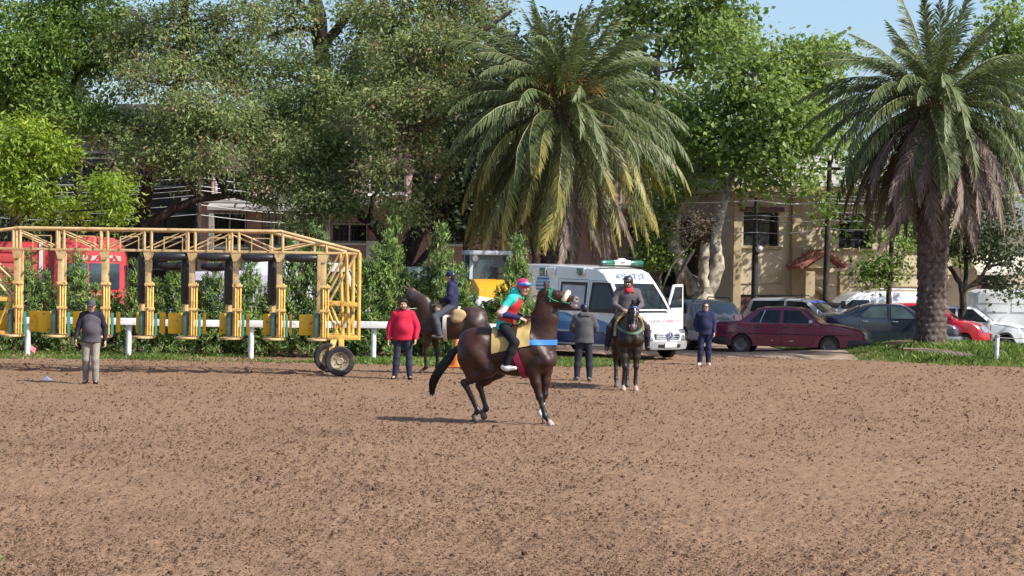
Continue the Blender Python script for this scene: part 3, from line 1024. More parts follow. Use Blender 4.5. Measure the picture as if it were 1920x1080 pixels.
tree('acacia_tree', 'olive and rust leaved tree with a curving black trunk beside the palm', grd(772, D),
     [TP((735, 640, 16), (745, 520, 16), (782, 430, 18), (790, 340, 18), (812, 220, 16), (830, 110, 12), (850, 10, 9), D=D), TP((760, 500, 11), (710, 430, 12), (672, 395, 10), (640, 360, 6), D=D - .6), TP((745, 530, 8), (775, 505, 7), (815, 460, 6), (812, 420, 4), D=D - .7), TP((820, 180, 8), (770, 120, 6), (720, 90, 4), D=D), TP((830, 110, 7), (900, 60, 5), (960, 20, 3), D=D)],
     [LB(760, 120, D - 2, 70, 55, 54), LB(830, 90, D - 2, 65, 55, 54), LB(790, 190, D - 3, 80, 45, 56), LB(850, 170, D - 2, 45, 45, 26), LB(760, 260, D - 3, 60, 40, 36), LB(740, 40, D, 70, 50, 38), LB(840, 20, D, 70, 50, 44), LB(800, 290, D - 3, 40, 30, 16), LB(720, 330, D - 4, 40, 34, 18), LB(755, 390, D - 3, 42, 38, 22), LB(700, 200, D - 3, 50, 45, 26), LB(900, 40, D + 1, 60, 50, 24), LB(800, -50, D, 150, 50, 50), LB(815, 350, D - 2, 30, 30, 8)],
     lf_olive, bark_dark, 25, per=84, sig=0.28, L=0.135, W=0.055, shell=.3, twigs=.6, rust=.12, spray=True, vm=.55)
D = 71
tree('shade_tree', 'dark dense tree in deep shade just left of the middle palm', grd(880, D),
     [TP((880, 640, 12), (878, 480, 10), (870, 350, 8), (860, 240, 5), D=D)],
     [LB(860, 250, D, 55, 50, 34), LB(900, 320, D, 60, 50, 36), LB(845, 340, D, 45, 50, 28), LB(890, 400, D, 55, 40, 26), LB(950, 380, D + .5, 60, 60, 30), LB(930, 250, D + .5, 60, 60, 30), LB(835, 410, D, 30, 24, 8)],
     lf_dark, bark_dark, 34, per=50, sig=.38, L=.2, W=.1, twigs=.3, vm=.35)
# big-leaved trees right of the palm
D = 69
tree('plane_tree', 'bright green broad leaved tree over a pale forked trunk beside the ambulance', grd(1318, D - 3),
     [TP((1320, 650, 24), (1318, 560, 22), (1300, 545, 15), (1275, 500, 13), (1262, 455, 12), D=D - 3), TP((1318, 565, 17), (1345, 500, 15), (1342, 455, 11), (1352, 400, 8), (1372, 330, 7), (1400, 240, 5), (1420, 120, 4), D=D - 3), TP((1322, 540, 9), (1318, 500, 10), (1322, 455, 9), D=D - 3.4), TP((1276, 345, 9), (1330, 310, 8), (1390, 280, 6), (1440, 250, 4), D=D - 1), TP((1262, 455, 10), (1268, 400, 8), (1276, 345, 8), D=D - 2)],
     [LB(1420, 150, D - 3, 75, 65, 70), LB(1340, 190, D - 2, 80, 60, 60), LB(1500, 130, D - 2, 70, 60, 62), LB(1460, 220, D - 4, 80, 55, 70), LB(1370, 260, D - 3, 75, 45, 48), LB(1510, 260, D - 3, 55, 45, 40), LB(1430, 300, D - 4, 75, 34, 42), LB(1530, 190, D - 2, 50, 60, 40), LB(1290, 250, D - 2, 55, 50, 28), LB(1400, 345, D - 2, 75, 24, 14), LB(1500, 335, D - 3, 50, 26, 14), LB(1360, 90, D, 60, 50, 40), LB(1550, 100, D, 40, 40, 24), LB(1580, 250, D, 40, 60, 20), LB(1275, 300, D, 40, 34, 16), LB(1310, 310, D - 1, 50, 36, 20), LB(1255, 220, D, 40, 50, 18)],
     lf_plane, bark_pale, 26, per=36, sig=0.33, L=0.17, W=0.13, twigs=.3, lim_r=.06, vm=.52)
D = 74
tree('plane_tree', 'tall airy green tree with a slim grey stem above the bright one', grd(1232, D),
     [TP((1226, 650, 9), (1228, 420, 8), (1230, 250, 7), (1232, 110, 6), (1236, 20, 4), (1240, -60, 3), D=D), TP((1231, 140, 4), (1190, 60, 3), (1160, 10, 2), D=D), TP((1232, 110, 4), (1290, 30, 3), (1340, -20, 2), D=D)],
     [LB(1220, 20, D, 60, 40, 30), LB(1290, 50, D, 60, 50, 40), LB(1350, 20, D, 60, 50, 44), LB(1180, 110, D, 40, 55, 28), LB(1170, 30, D, 40, 40, 20), LB(1300, 130, D + 1, 45, 40, 20), LB(1280, -40, D, 110, 40, 40), LB(1390, 60, D, 30, 40, 14), LB(1200, 200, D, 50, 55, 22), LB(1255, 320, D, 40, 50, 18)],
     lf_plane, bark_mid, 27, per=32, sig=0.34, L=0.19, W=0.14, twigs=.5, vm=.42)
D = 82
tree('plane_tree', 'bright green tree top showing beyond the right hand palm', grd(1890, D),
     [TP((1890, 640, 11), (1890, 300, 8), (1885, 80, 5), D=D)],
     [LB(1890, 60, D, 55, 50, 44), LB(1930, 120, D, 70, 60, 44), LB(1870, 130, D, 40, 50, 24), LB(1910, 230, D, 70, 60, 34), LB(1850, 330, D, 90, 60, 44)], lf_plane, bark_mid, 28, per=32, sig=.4, L=.2, W=.15, vm=.55)
# lower growth between the palms
D = 66
tree('laurel_bush', 'dense green bush at the right foot of the middle palm', grd(1238, D),
     [TP((1236, 640, 5), (1238, 500, 4), (1240, 400, 3), D=D)],
     [LB(1245, 370, D, 40, 34, 30), LB(1262, 350, D, 32, 28, 20), LB(1225, 420, D, 34, 40, 26), LB(1235, 475, D, 40, 40, 26), LB(1205, 480, D, 30, 34, 14)], lf_mid, bark_mid, 29, per=40, sig=.22, L=.11, W=.065, cat='bush', vm=.5)
D = 63
tree('twiggy_bush', 'brown twiggy half bare shrub in front of the forked trunks', grd(1262, D),
     [TP((1262, 640, 4), (1270, 520, 3.5), (1300, 470, 3), D=D), TP((1240, 545, 2.2), (1258, 500, 2), (1300, 452, 1.5), D=D)],
     [LB(1300, 425, D, 42, 28, 40), LB(1325, 410, D, 30, 24, 20), LB(1280, 445, D, 26, 20, 16)], lf_rust, bark_mid, 30, per=9, sig=.2, L=.08, W=.035, cat='bush', twigs=1.0, lim_r=.04)
D = 64
tree('young_tree', 'young dark trunked tree with thin foliage against the cream house', grd(1668, D),
     [TP((1664, 640, 6), (1668, 520, 5), (1672, 450, 4), (1690, 390, 3), D=D)],
     [LB(1655, 500, D, 34, 28, 18), LB(1640, 520, D, 24, 20, 10), LB(1690, 490, D, 26, 34, 12), LB(1610, 505, D, 30, 20, 7), LB(1680, 420, D, 40, 40, 16), LB(1550, 390, D - 1, 24, 26, 8)], lf_mid, bark_dark, 31, per=30, sig=.24, L=.13, W=.08, vm=.45)
D = 65
tree('young_tree', 'small tree with spreading dark limbs right of the big palm trunk', grd(1805, D),
     [TP((1804, 640, 7), (1806, 560, 6), (1800, 530, 5), (1780, 500, 4), D=D), TP((1806, 560, 5), (1812, 510, 4), (1808, 450, 3), D=D), TP((1806, 545, 4), (1840, 520, 3.5), (1862, 480, 3), D=D)],
     [LB(1830, 470, D, 40, 34, 24), LB(1880, 450, D, 40, 40, 26), LB(1900, 500, D, 34, 40, 22), LB(1850, 410, D, 60, 44, 34), LB(1900, 540, D, 24, 18, 8), LB(1790, 440, D, 30, 40, 16)], lf_dark, bark_dark, 32, per=34, sig=.26, L=.13, W=.08, vm=.6)
D = 70.6
tree('plane_tree', 'leafy tree hidden behind the right hand palm, dappling the cream house', grd(1735, D),
     [TP((1735, 640, 8), (1738, 500, 7), (1742, 400, 6), (1750, 250, 4), D=D)],
     [LB(1640, 390, D - .3, 50, 50, 15), LB(1700, 330, D - .5, 70, 55, 20), LB(1780, 380, D - .6, 60, 60, 20), LB(1600, 330, D, 50, 40, 12), LB(1760, 280, D - .5, 80, 50, 16), LB(1840, 330, D - .5, 60, 60, 26), LB(1690, 440, D - .4, 50, 30, 14), LB(1790, 470, D - .5, 50, 30, 14), LB(1570, 420, D + .2, 26, 36, 8)], lf_plane, bark_mid, 33, per=24, sig=.26, L=.17, W=.12, vm=.5, twigs=.6)
# tall background trees that close the view beyond the houses
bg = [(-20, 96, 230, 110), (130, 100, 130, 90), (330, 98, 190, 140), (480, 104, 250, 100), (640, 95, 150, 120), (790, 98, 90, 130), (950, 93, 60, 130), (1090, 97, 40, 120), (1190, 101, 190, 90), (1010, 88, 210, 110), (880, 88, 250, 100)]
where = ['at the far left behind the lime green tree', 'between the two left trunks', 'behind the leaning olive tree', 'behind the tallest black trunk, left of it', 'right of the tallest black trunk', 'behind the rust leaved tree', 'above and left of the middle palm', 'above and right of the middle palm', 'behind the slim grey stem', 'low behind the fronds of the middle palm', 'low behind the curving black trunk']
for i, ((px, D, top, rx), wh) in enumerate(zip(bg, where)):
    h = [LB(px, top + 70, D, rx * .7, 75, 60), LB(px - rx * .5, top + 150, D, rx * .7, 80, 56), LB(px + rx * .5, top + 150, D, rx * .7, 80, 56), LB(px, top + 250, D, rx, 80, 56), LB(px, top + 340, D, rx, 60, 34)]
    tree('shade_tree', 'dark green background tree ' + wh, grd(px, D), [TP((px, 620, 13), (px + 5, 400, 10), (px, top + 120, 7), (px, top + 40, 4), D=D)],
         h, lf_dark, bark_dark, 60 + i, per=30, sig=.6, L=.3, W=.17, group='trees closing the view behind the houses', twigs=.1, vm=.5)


# ------------------------------------------------------------------ date palms
fr_green = leafmat('palm_green', [(0.0, (0.052, 0.068, 0.026)), (0.5, (0.105, 0.138, 0.050)), (1.0, (0.185, 0.225, 0.085))], trans=0.25, rough=0.52)
fr_yellow = leafmat('palm_yellowing', [(0.0, (0.072, 0.088, 0.03)), (0.55, (0.15, 0.17, 0.055)), (0.82, (0.30, 0.26, 0.065)), (1.0, (0.46, 0.33, 0.095))], trans=0.25, rough=0.45)
fr_dead = leafmat('palm_dead', [(0.0, (0.070, 0.053, 0.044)), (0.5, (0.165, 0.125, 0.100)), (1.0, (0.31, 0.235, 0.18))], trans=0.12, rough=0.7)
rach_m = mat('frond_stalk', (0.16, 0.15, 0.06), rough=0.5, var=0.3, scale=4)
rach_d = mat('dead_stalk', (0.20, 0.14, 0.10), rough=0.8, var=0.3, scale=4)
fruit_m = mat('date_stalks', (0.26, 0.165, 0.04), rough=0.6, var=0.3, scale=8)


def frond_mesh(L, th0, droop, m, seed, width=0.42, yellow=False, limp=0.0, pairs=74):
    g = np.random.default_rng(seed)
    n = 26
    s = np.linspace(0, 1, n)
    th = th0 - droop * s ** 1.35
    ds = L / (n - 1)
    x = np.concatenate([[0], np.cumsum(np.cos(th[:-1]) * ds)]); z = np.concatenate([[0], np.cumsum(np.sin(th[:-1]) * ds)])
    side = np.cumsum(g.normal(0, .012, n)) * L * .3
    cur = np.stack([x, side, z], -1)
    V, F, v, mi = [], [], [], []
    nv = 0
    for sd in (-1, 1):
        q = np.linspace(.10, 1.0, pairs) + g.normal(0, .003, pairs)
        q = np.clip(q, 0, .999)
        P = np.stack([np.interp(q, s, cur[:, k]) for k in range(3)], -1)
        T = np.stack([np.interp(q, s, np.gradient(cur[:, k])) for k in range(3)], -1); T = unit(T)
        Y = np.tile([0, 1.0, 0], (pairs, 1))
        Nn = unit(np.cross(T, Y))
        Nn[Nn[:, 2] < 0] *= 1
        ln = width * np.clip(np.sin(np.clip(q * 1.02, 0, 1) * PI) ** .55, .22, 1) * (0.7 + .5 * g.random(pairs))
        sweep = .62 + .5 * q + g.normal(0, .09, pairs)
        vee = (.38 - limp) * (0.4 + 1.2 * g.random(pairs))
        d = unit(Y * sd * np.cos(sweep)[:, None] + T * np.sin(sweep)[:, None] + -Nn * vee[:, None])
        w = .013 + .010 * g.random(pairs)
        wd = unit(np.cross(d, unit(T + Nn * .2)))
        wd = unit(T - (T * d).sum(1, keepdims=True) * d) * .85 + wd * .3
        mid = P + d * (ln * .55)[:, None]
        tip = P + d * ln[:, None]; tip[:, 2] -= ln * (.16 + limp * .8)
        mid[:, 2] -= ln * limp * .3
        b = wd * w[:, None]
        q4 = np.stack([P - b * .5, P + b * .5, mid + b, mid - b, tip + b * .12, tip - b * .12], 1)
        V.append(q4.reshape(-1, 3))
        i = nv + np.arange(pairs) * 6
        F += [np.stack([i, i + 1, i + 2, i + 3], -1), np.stack([i + 3, i + 2, i + 4, i + 5], -1)]
        vq = (q ** 1.2 * .9 + g.normal(0, .1, pairs)) if yellow else g.normal(.5, .2, pairs)
        v.append(np.repeat(np.clip(vq, 0, 1), 6)); mi.append(np.zeros(pairs * 2)); nv += pairs * 6
    # the stalk: four-sided, tapering
    r = np.interp(s, [0, .1, 1], [.045, .022, .006])
    ring = np.stack([cur + np.array([0, a, b]) * r[:, None] for a, b in ((1, 0), (0, 1), (-1, 0), (0, -1))], 1)
    V.append(ring.reshape(-1, 3)); v.append(np.full(n * 4, .5))
    i = np.arange(n - 1)[:, None] * 4 + nv
    fs = [np.stack([i[:, 0] + k, i[:, 0] + (k + 1) % 4, i[:, 0] + 4 + (k + 1) % 4, i[:, 0] + 4 + k], -1) for k in range(4)]
    nq = sum(len(f) for f in F)
    F += fs
    me = mesh_np('frond', np.concatenate(V), np.concatenate(F), [m, rach_d if m is fr_dead else rach_m], midx=[0] * nq + [1] * sum(len(f) for f in fs), v=np.concatenate(v), smooth=False)
    return me


def palm(label, base, heart_z, trunk_r, spec, seed, tilt=0.0, mossy=False):
    g = np.random.default_rng(seed)
    t = thing('palm_tree', label, 'palm', base)
    # trunk with spiralling leaf scars
    na, nz = 84, 170
    a = np.linspace(0, 2 * PI, na, endpoint=False); z = np.linspace(-.25, heart_z - .1, nz)
    Az, Zz = np.meshgrid(a, z)
    prof = np.interp(Zz / heart_z, [-.05, 0, .06, .3, .55, .8, .93, 1], np.array([1.25, 1.1, .95, .93, 1.0, 1.16, 1.35, 1.0])) * trunk_r
    k = 11
    u = Az * k / (2 * PI); w = Zz / .17
    ri = np.floor(w); fu = (u + (ri % 2) * .5) % 1; fw = w % 1
    lump = (1 - np.abs(fu * 2 - 1) ** 2.2) * (1 - fw) ** .8
    rr = prof + .055 * (lump - .4) + .05 * (vnoise(Az * 3 + 5, Zz * 3) - .5) + .03 * (vnoise(Az * 9 + 5, Zz * 9) - .5)
    V = np.stack([rr * np.cos(Az) + tilt * Zz, rr * np.sin(Az), Zz], -1).reshape(-1, 3)
    i = np.arange(na * nz).reshape(nz, na)
    F = np.stack([i[:-1], np.roll(i, -1, 1)[:-1], np.roll(i, -1, 1)[1:], i[1:]], -1).reshape(-1, 4)
    link('trunk', mesh_np('trunk', V, F, palm_bark), t)
    # hairy stubs of cut fronds under the crown
    st = MB()
    for q in range(90):
        an = q * 2.399; zz = heart_z - .15 - 1.1 * g.random()
        r = trunk_r * 1.15
        p = Vector((math.cos(an) * r + tilt * zz, math.sin(an) * r, zz))
        d = Vector((math.cos(an), math.sin(an), .9)).normalized()
        st.tube([p - d * .1, p + d * (.25 + .25 * g.random())], [.07, .03], 5)
    st.build('frond_stubs', rach_d, t)['kind'] = 'stuff'
    meshes = {}
    top = Vector((tilt * heart_z, 0, heart_z))
    idx = 0
    for (n, e0, e1, dr0, dr1, L0, L1, kind, rz, zz) in spec:
        for q in range(n):
            f = (q + g.random() * .8) / n
            e = e0 + (e1 - e0) * f; dr = dr0 + (dr1 - dr0) * f; L = (L0 + (L1 - L0) * f) * (0.9 + .2 * g.random())
            key = (kind, round(e / 12), round(dr / 15), idx % 2)
            if key not in meshes:
                m = {'g': fr_green, 'y': fr_yellow, 'd': fr_dead}[kind]
                meshes[key] = frond_mesh(L, R(e), R(dr), m, 100 + idx, width=.52 if kind != 'd' else .36, yellow=kind == 'y', limp={'g': .0, 'y': .2, 'd': .5}[kind])
            an = idx * 2.39996 + g.normal(0, .12)
            o = link('frond', meshes[key], t)
            o.location = top + Vector((math.cos(an) * rz, math.sin(an) * rz, zz * (1 - f) - .1 * g.random()))
            o.rotation_euler = (g.normal(0, .2), g.normal(0, .06), an)
            o.scale = [0.92 + .16 * g.random()] * 3
            idx += 1
    # hanging flower stalks
    for q in range(spec_fruit.get(label[:6], 0)):
        an = -PI / 2 + (q - 2.5) * .45 + g.normal(0, .1)
        m = MB()
        b = top + Vector((math.cos(an) * .3, math.sin(an) * .3, .25))
        for k in range(26):
            d = Vector((math.cos(an + g.normal(0, .25)), math.sin(an + g.normal(0, .25)), .5 + g.normal(0, .2)))
            L = .9 + .5 * g.random()
            m.tube([b, b + d * L * .5, b + d * L * .8 + Vector((0, 0, -.1)), b + d * L + Vector((0, 0, -.45 * g.random() - .1))], [.009, .009, .012, .010], 4)
        m.build('flower_stalk', fruit_m, t)
    return t


palm_bark = mat('palm_bark', (0.040, 0.030, 0.027), col2=(0.17, 0.13, 0.112), rough=0.95, scale=7, lo=0.3, hi=0.72, bump=0.03, bscale=22, spec=0.1)
spec_fruit = {'thick ': 6}
D = 60.0
b = grd(1043, D)
palm('thick date palm with yellow tipped hanging fronds in the middle of the row', b, at(1043, 205, D).z, .52,
     [(20, 86, 62, 12, 46, 3.0, 3.5, 'g', .14, .3), (38, 64, 30, 62, 90, 3.6, 4.1, 'g', .28, .1), (44, 28, -10, 76, 90, 3.7, 4.1, 'g', .4, -.1), (26, -6, -38, 76, 52, 3.9, 4.2, 'y', .5, -.35), (28, -30, -66, 52, 22, 4.1, 4.4, 'y', .55, -.6), (12, -60, -80, 22, 8, 3.6, 4.2, 'y', .5, -.8), (22, -58, -84, 22, 6, 4.1, 4.6, 'd', .55, -.8)], 41)
D = 57.0
b = at(1746, 640, D)
palm('tall date palm with a grey skirt of dead fronds standing on the grass bank', (b.x, D, float(ground_z(b.x, D))), at(1742, 190, D).z - float(ground_z(b.x, D)), .455,
     [(18, 88, 52, 6, 36, 2.7, 3.2, 'g', .12, .45), (32, 48, 22, 50, 84, 3.3, 3.6, 'g', .28, .2), (36, 24, -14, 66, 80, 3.4, 3.7, 'g', .4, 0), (34, -14, -46, 72, 44, 3.3, 3.6, 'g', .5, -.2), (42, -26, -62, 60, 28, 3.3, 4.1, 'd', .52, -.45), (44, -56, -84, 30, 6, 3.0, 4.2, 'd', .50, -.7)], 42)

# ------------------------------------------------------------------ young cypress hedge behind the rail
def cypress_meshes():
    out = []
    for q in range(5):
        g = np.random.default_rng(300 + q)
        # a cone of upright sprays; unit height 1, width set per copy
        n = 270
        z = g.random(n) ** 1.15 * .96 + .02
        ang = g.random(n) * 6.28
        rr = (1 - z) ** .7 * .26 * (0.35 + 1.1 * vnoise(ang * 1.1 + q * 9, z * 7 + 3)) + .012
        lx = (g.integers(0, 3, n) - 1) * .10 * (z > .25) * (1 - z * .6); z = z * np.where(lx != 0, .80, 1)
        q_ = (.45 + .55 * g.random(n) ** .5)
        Cn = np.stack([np.cos(ang) * rr * q_ + lx, np.sin(ang) * rr * q_ + lx * math.sin(q * 2.0), z], -1)
        O = np.stack([np.cos(ang), np.sin(ang), 0 * z], -1)
        per = 26
        idx = np.repeat(np.arange(n), per)
        s = g.random((n * per, 1))
        d = unit(O[idx] * .55 + np.array([0, 0, .9]) + g.normal(size=(n * per, 3)) * .42)
        P = Cn[idx] + d * s * .095
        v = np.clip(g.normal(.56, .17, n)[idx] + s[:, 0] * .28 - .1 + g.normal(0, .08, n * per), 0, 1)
        V, F, vv = leaves(P, .046, .013, g, out=O[idx] * .8, up=.1, v=v, along=d)
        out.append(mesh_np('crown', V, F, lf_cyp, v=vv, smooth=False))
    return out


cyp = cypress_meshes()
_tm = MB().tube([(0, 0, -.02), (0.01, 0, .5), (0, 0, .95)], [.022, .014, .004], 6).mesh('trunk', bark_mid)
hedge = [(-28, 520), (12, 512), (50, 480), (80, 505), (110, 555), (142, 478), (174, 540), (214, 555), (258, 484), (292, 530), (330, 488), (366, 540), (398, 492), (432, 540), (468, 486), (505, 535), (548, 458), (592, 436), (630, 520), (683, 497), (712, 462), (736, 424), (766, 515), (796, 500), (826, 436), (862, 500), (886, 556), (916, 570), (944, 540), (969, 456), (990, 590)]
hl = ['half out of the frame at the left', 'left of the gate\'s first column', 'tall and brown tipped, right beside the first gate column', 'in front of the red truck\'s box', 'short, left of the second gate column', 'tall with a brown crown, in front of the truck windscreen', 'low, above the walking man\'s cap', 'short, right of the walking man', 'thin and tall beside the first black pad', 'low, under the first padded roll', 'tall, in the fourth gate stall', 'low, beside the second upright pad', 'tall, in front of the lilac van', 'low, under the second padded roll', 'full and tall in the fifth gate stall', 'low, left of the last upright pad', 'tall and narrow behind the fourth padded roll', 'tallest tip rising through the sloping gate rail', 'low, behind the wheeled gate end', 'just right of the gate\'s end frame', 'grey green, left of the red hoodie', 'tall bright tip above the red hoodie man', 'low, behind the led horse\'s head', 'grey green, left of the mounted navy jacket', 'tallest bright one behind the mounted navy jacket', 'right of the mounted navy jacket', 'low, over the led horse\'s rump', 'short, in front of the white pickup', 'in front of the loader\'s yellow nose', 'tall and narrow between loader and ambulance', 'last low one beside the ambulance']
HD = 53.7
for i, ((px, py), w) in enumerate(zip(hedge, hl)):
    g = np.random.default_rng(400 + i)
    D = HD + g.normal(0, .18)
    h = at(px, py, D).z * 1.03
    b = grd(px, D)
    t = thing('cypress_tree', 'young cypress ' + w, 'cypress', b, g.random() * 6.28, 'young cypresses planted along the rail')
    wd = .86 + .36 * g.random() + .12 * max(0, h - 1.8)
    for me in (cyp[i % 5], _tm):
        o = link(me.name.split('.')[0], me, t)
        o.scale = (1.95 * wd, 1.95 * wd, h) if me is not _tm else (1.6, 1.6, h)
low_m = []
g = np.random.default_rng(77)
n = 1900
P0 = np.stack([-16.5 + g.random(n) * 17.2, HD + .1 + g.normal(0, .28, n), .12 + g.random(n) ** .9 * 1.05], -1)
P0[:, 2] *= .75 + .5 * vnoise(P0[:, 0] * 1.3, P0[:, 0] * 0)
idx = np.repeat(np.arange(n), 16)
P = P0[idx] + g.normal(size=(n * 16, 3)) * .11
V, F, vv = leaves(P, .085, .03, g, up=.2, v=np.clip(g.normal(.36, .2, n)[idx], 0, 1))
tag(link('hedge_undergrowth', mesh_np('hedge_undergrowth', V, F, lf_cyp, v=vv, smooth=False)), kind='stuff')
# ------------------------------------------------------------------ vehicles
def sstep(a, b, x):
    t = min(1, max(0, (x - a) / (b - a)))
    return t * t * (3 - 2 * t)


class Car:
    """A vehicle body from its side outline; local +x is forward, +y its left side."""
    def __init__(s, name, label, cat, loc, yaw, top, wheels, L, W, H, belt, paint, wheel_r=.29, floor=.2, tumble=.80, plan=.14, group=None, arch=None, rocker=None, inset=.035, sidebulge=.035):
        s.t = thing(name, label, cat, loc, yaw, group)
        s.top, s.L, s.W, s.H, s.belt, s.tumble, s.plan, s.bul = top, L, W, H, belt, tumble, plan, sidebulge
        arch = arch or wheel_r * 1.16
        low = []
        for wx in sorted(wheels):
            low.append((wx - arch, floor))
            low += [(wx - arch * math.cos(a), max(floor, wheel_r + arch * math.sin(a))) for a in np.linspace(.0, PI, 11) if wheel_r + arch * math.sin(a) > floor + .01]
            low.append((wx + arch, floor))
        out = list(reversed(low))                 # front to rear along the bottom reversed below
        poly = top + [p for p in low]             # top runs front-bottom -> over the roof -> rear-bottom; low runs rear -> front
        s.poly = poly
        P = np.array(poly)
        # inset outline for the outermost layer (rounded shoulders), arches and floor stay
        n = len(P); Q = P.copy()
        for i in range(len(top)):
            a, b = P[i - 1] if i else P[i] + (P[i] - P[i + 1]), P[(i + 1) % n]
            d = (b - a); d /= np.linalg.norm(d) + 1e-9
            Q[i] = P[i] + np.array([-d[1], d[0]]) * inset
        lay = [(-1, Q), (-.955, P), (-.6, P), (-.2, P), (.2, P), (.6, P), (.955, P), (1, Q)]
        V, F = [], []
        for fr, O in lay:
            for x, z in O: V.append(s.T(x, z, fr, low=(z <= floor + .001)))
        for j in range(len(lay) - 1):
            for i in range(n):
                i2 = (i + 1) % n
                F.append((j * n + i, j * n + i2, (j + 1) * n + i2, (j + 1) * n + i))
        # sides with a grid of inner points so the flanks curve
        inner = []
        gx = np.arange(-L / 2 + .06, L / 2, .16); gz = np.arange(floor + .08, H, .11)
        for x in gx:
            for z in gz:
                if s._inside(x, z, Q, .045): inner.append((x, z))
        for zc in (belt,):
            for x in np.arange(-L / 2 + .06, L / 2, .12):
                if s._inside(x, zc, Q, .02): inner.append((x + .013, zc))
        pts = [Vector(q) for q in Q] + [Vector(q) for q in inner]
        r = delaunay_2d_cdt(pts, [], [list(range(n))], 1, 1e-5)
        for fr in (-1, 1):
            b = len(V)
            V += [s.T(v.x, v.y, fr) for v in r[0]]
            for f in r[2]: F.append(tuple(b + q for q in (f if fr > 0 else reversed(f))))
        me = bpy.data.meshes.new('body')
        me.from_pydata([tuple(v) for v in V], [], F)
        me.materials.append(paint)
        bm = bmesh.new(); bm.from_mesh(me)
        bmesh.ops.remove_doubles(bm, verts=bm.verts, dist=0.0008)
        bmesh.ops.recalc_face_normals(bm, faces=bm.faces); bm.to_mesh(me); bm.free()
        me.shade_smooth(); me.set_sharp_from_angle(angle=R(30))
        s.body = link('body', me, s.t)
        ub = MB().box((0, 0, floor + .18), (L * .93, W * .60, .30))
        for wx in wheels: ub.box((wx, 0, wheel_r + .2), (arch * 2.3, W * .58, arch * 1.5))
        ub.build('underbody', black_plastic, s.t)

    def _inside(s, x, z, P, m):
        c = False; n = len(P)
        for i in range(n):
            a, b = P[i], P[(i + 1) % n]
            if (a[1] > z) != (b[1] > z) and x < (b[0] - a[0]) * (z - a[1]) / (b[1] - a[1]) + a[0]: c = not c
            d = b - a; t = np.clip(((x - a[0]) * d[0] + (z - a[1]) * d[1]) / (d @ d + 1e-9), 0, 1)
            if math.hypot(x - a[0] - t * d[0], z - a[1] - t * d[1]) < m: return False
        return c

    def hw(s, x, z):
        w = s.W / 2
        if z > s.belt: w *= 1 - (1 - s.tumble) * ((z - s.belt) / (s.H - s.belt)) ** 1.15
        else:
            m = s.belt * .62
            w *= 1 - s.bul * ((z - m) / m) ** 2
        e = sstep(.58, 1.0, abs(x) / (s.L / 2))
        return w * (1 - .10 * e * e)

    def T(s, x, z, fr, off=0.0, low=False):
        e = sstep(.55, 1.0, abs(x) / (s.L / 2))
        X = x - math.copysign(1, x) * s.plan * e * fr * fr
        y = fr * s.hw(x, z)
        Z = z - (0.0 if low else .022 * fr * fr * sstep(s.belt * .6, s.belt * 1.05, z))
        return Vector((X, y + math.copysign(off, fr) if off and abs(fr) == 1 else y, Z))

    def side(s, name, poly, m, off=.006, sides=(-1, 1), parent=None, step=.14):
        """A panel lying on the flank(s): the outline in (x, z)."""
        P = np.array(poly, float)
        inner = [(x, z) for x in np.arange(P[:, 0].min() + .05, P[:, 0].max(), step) for z in np.arange(P[:, 1].min() + .05, P[:, 1].max(), step) if s._inside(x, z, P, .03)]
        edge = []
        for i in range(len(P)):
            a, b = P[i], P[(i + 1) % len(P)]
            k = max(1, int(np.linalg.norm(b - a) / .14))
            edge += [a + (b - a) * j / k for j in range(k)]
        n = len(edge)
        r = delaunay_2d_cdt([Vector(q) for q in edge] + [Vector(q) for q in inner], [], [list(range(n))], 1, 1e-5)
        res = []
        for fr in sides:
            V = [s.T(v.x, v.y, fr, off) for v in r[0]] + [s.T(v.x, v.y, fr, -.012) for v in r[0]]
            k = len(r[0])
            F = [tuple(f if fr > 0 else reversed(f)) for f in r[2]]
            F += [(i, (i + 1) % n, (i + 1) % n + k, i + k) for i in range(n)]
            mb = MB().add(V, F)
            res.append(mb.build(name, m, parent or s.t))
        return res

    def face(s, name, p0, p1, f0, f1, m, off=.006, n=8, parent=None, f2=None, f3=None, thick=.03):
        """A panel on the front, rear or windscreen: along the outline from p0 to p1, across from f0 to f1 of the half width."""
        p0, p1 = np.array(p0, float), np.array(p1, float)
        d = p1 - p0; d = d / (np.linalg.norm(d) + 1e-9)
        nr = np.array([-d[1], d[0]])
        c = np.array([0, s.H * .45])
        if nr @ ((p0 + p1) / 2 - c) < 0: nr = -nr
        f2 = f0 if f2 is None else f2; f3 = f1 if f3 is None else f3
        rows = []
        for o in (off, off - thick):
            for t in (0, .5, 1):
                q = p0 + (p1 - p0) * t + nr * o
                a, b = f0 + (f2 - f0) * t, f1 + (f3 - f1) * t
                rows.append([s.T(q[0], q[1], a + (b - a) * i / n) for i in range(n + 1)])
        V = [v for r_ in rows for v in r_]
        w = n + 1
        F = []
        for j in (0, 1): F += [(j * w + i, j * w + i + 1, (j + 1) * w + i + 1, (j + 1) * w + i) for i in range(n)]
        F += [(i, i + 1, 3 * w + i + 1, 3 * w + i) for i in range(n)] + [(2 * w + i, 2 * w + i + 1, 5 * w + i + 1, 5 * w + i) for i in range(n)]
        F += [(0, w, 4 * w, 3 * w), (w, 2 * w, 5 * w, 4 * w), (n, w + n, 4 * w + n, 3 * w + n), (w + n, 2 * w + n, 5 * w + n, 4 * w + n)]
        return MB().add(V, F).build(name, m, parent or s.t, smooth=50)

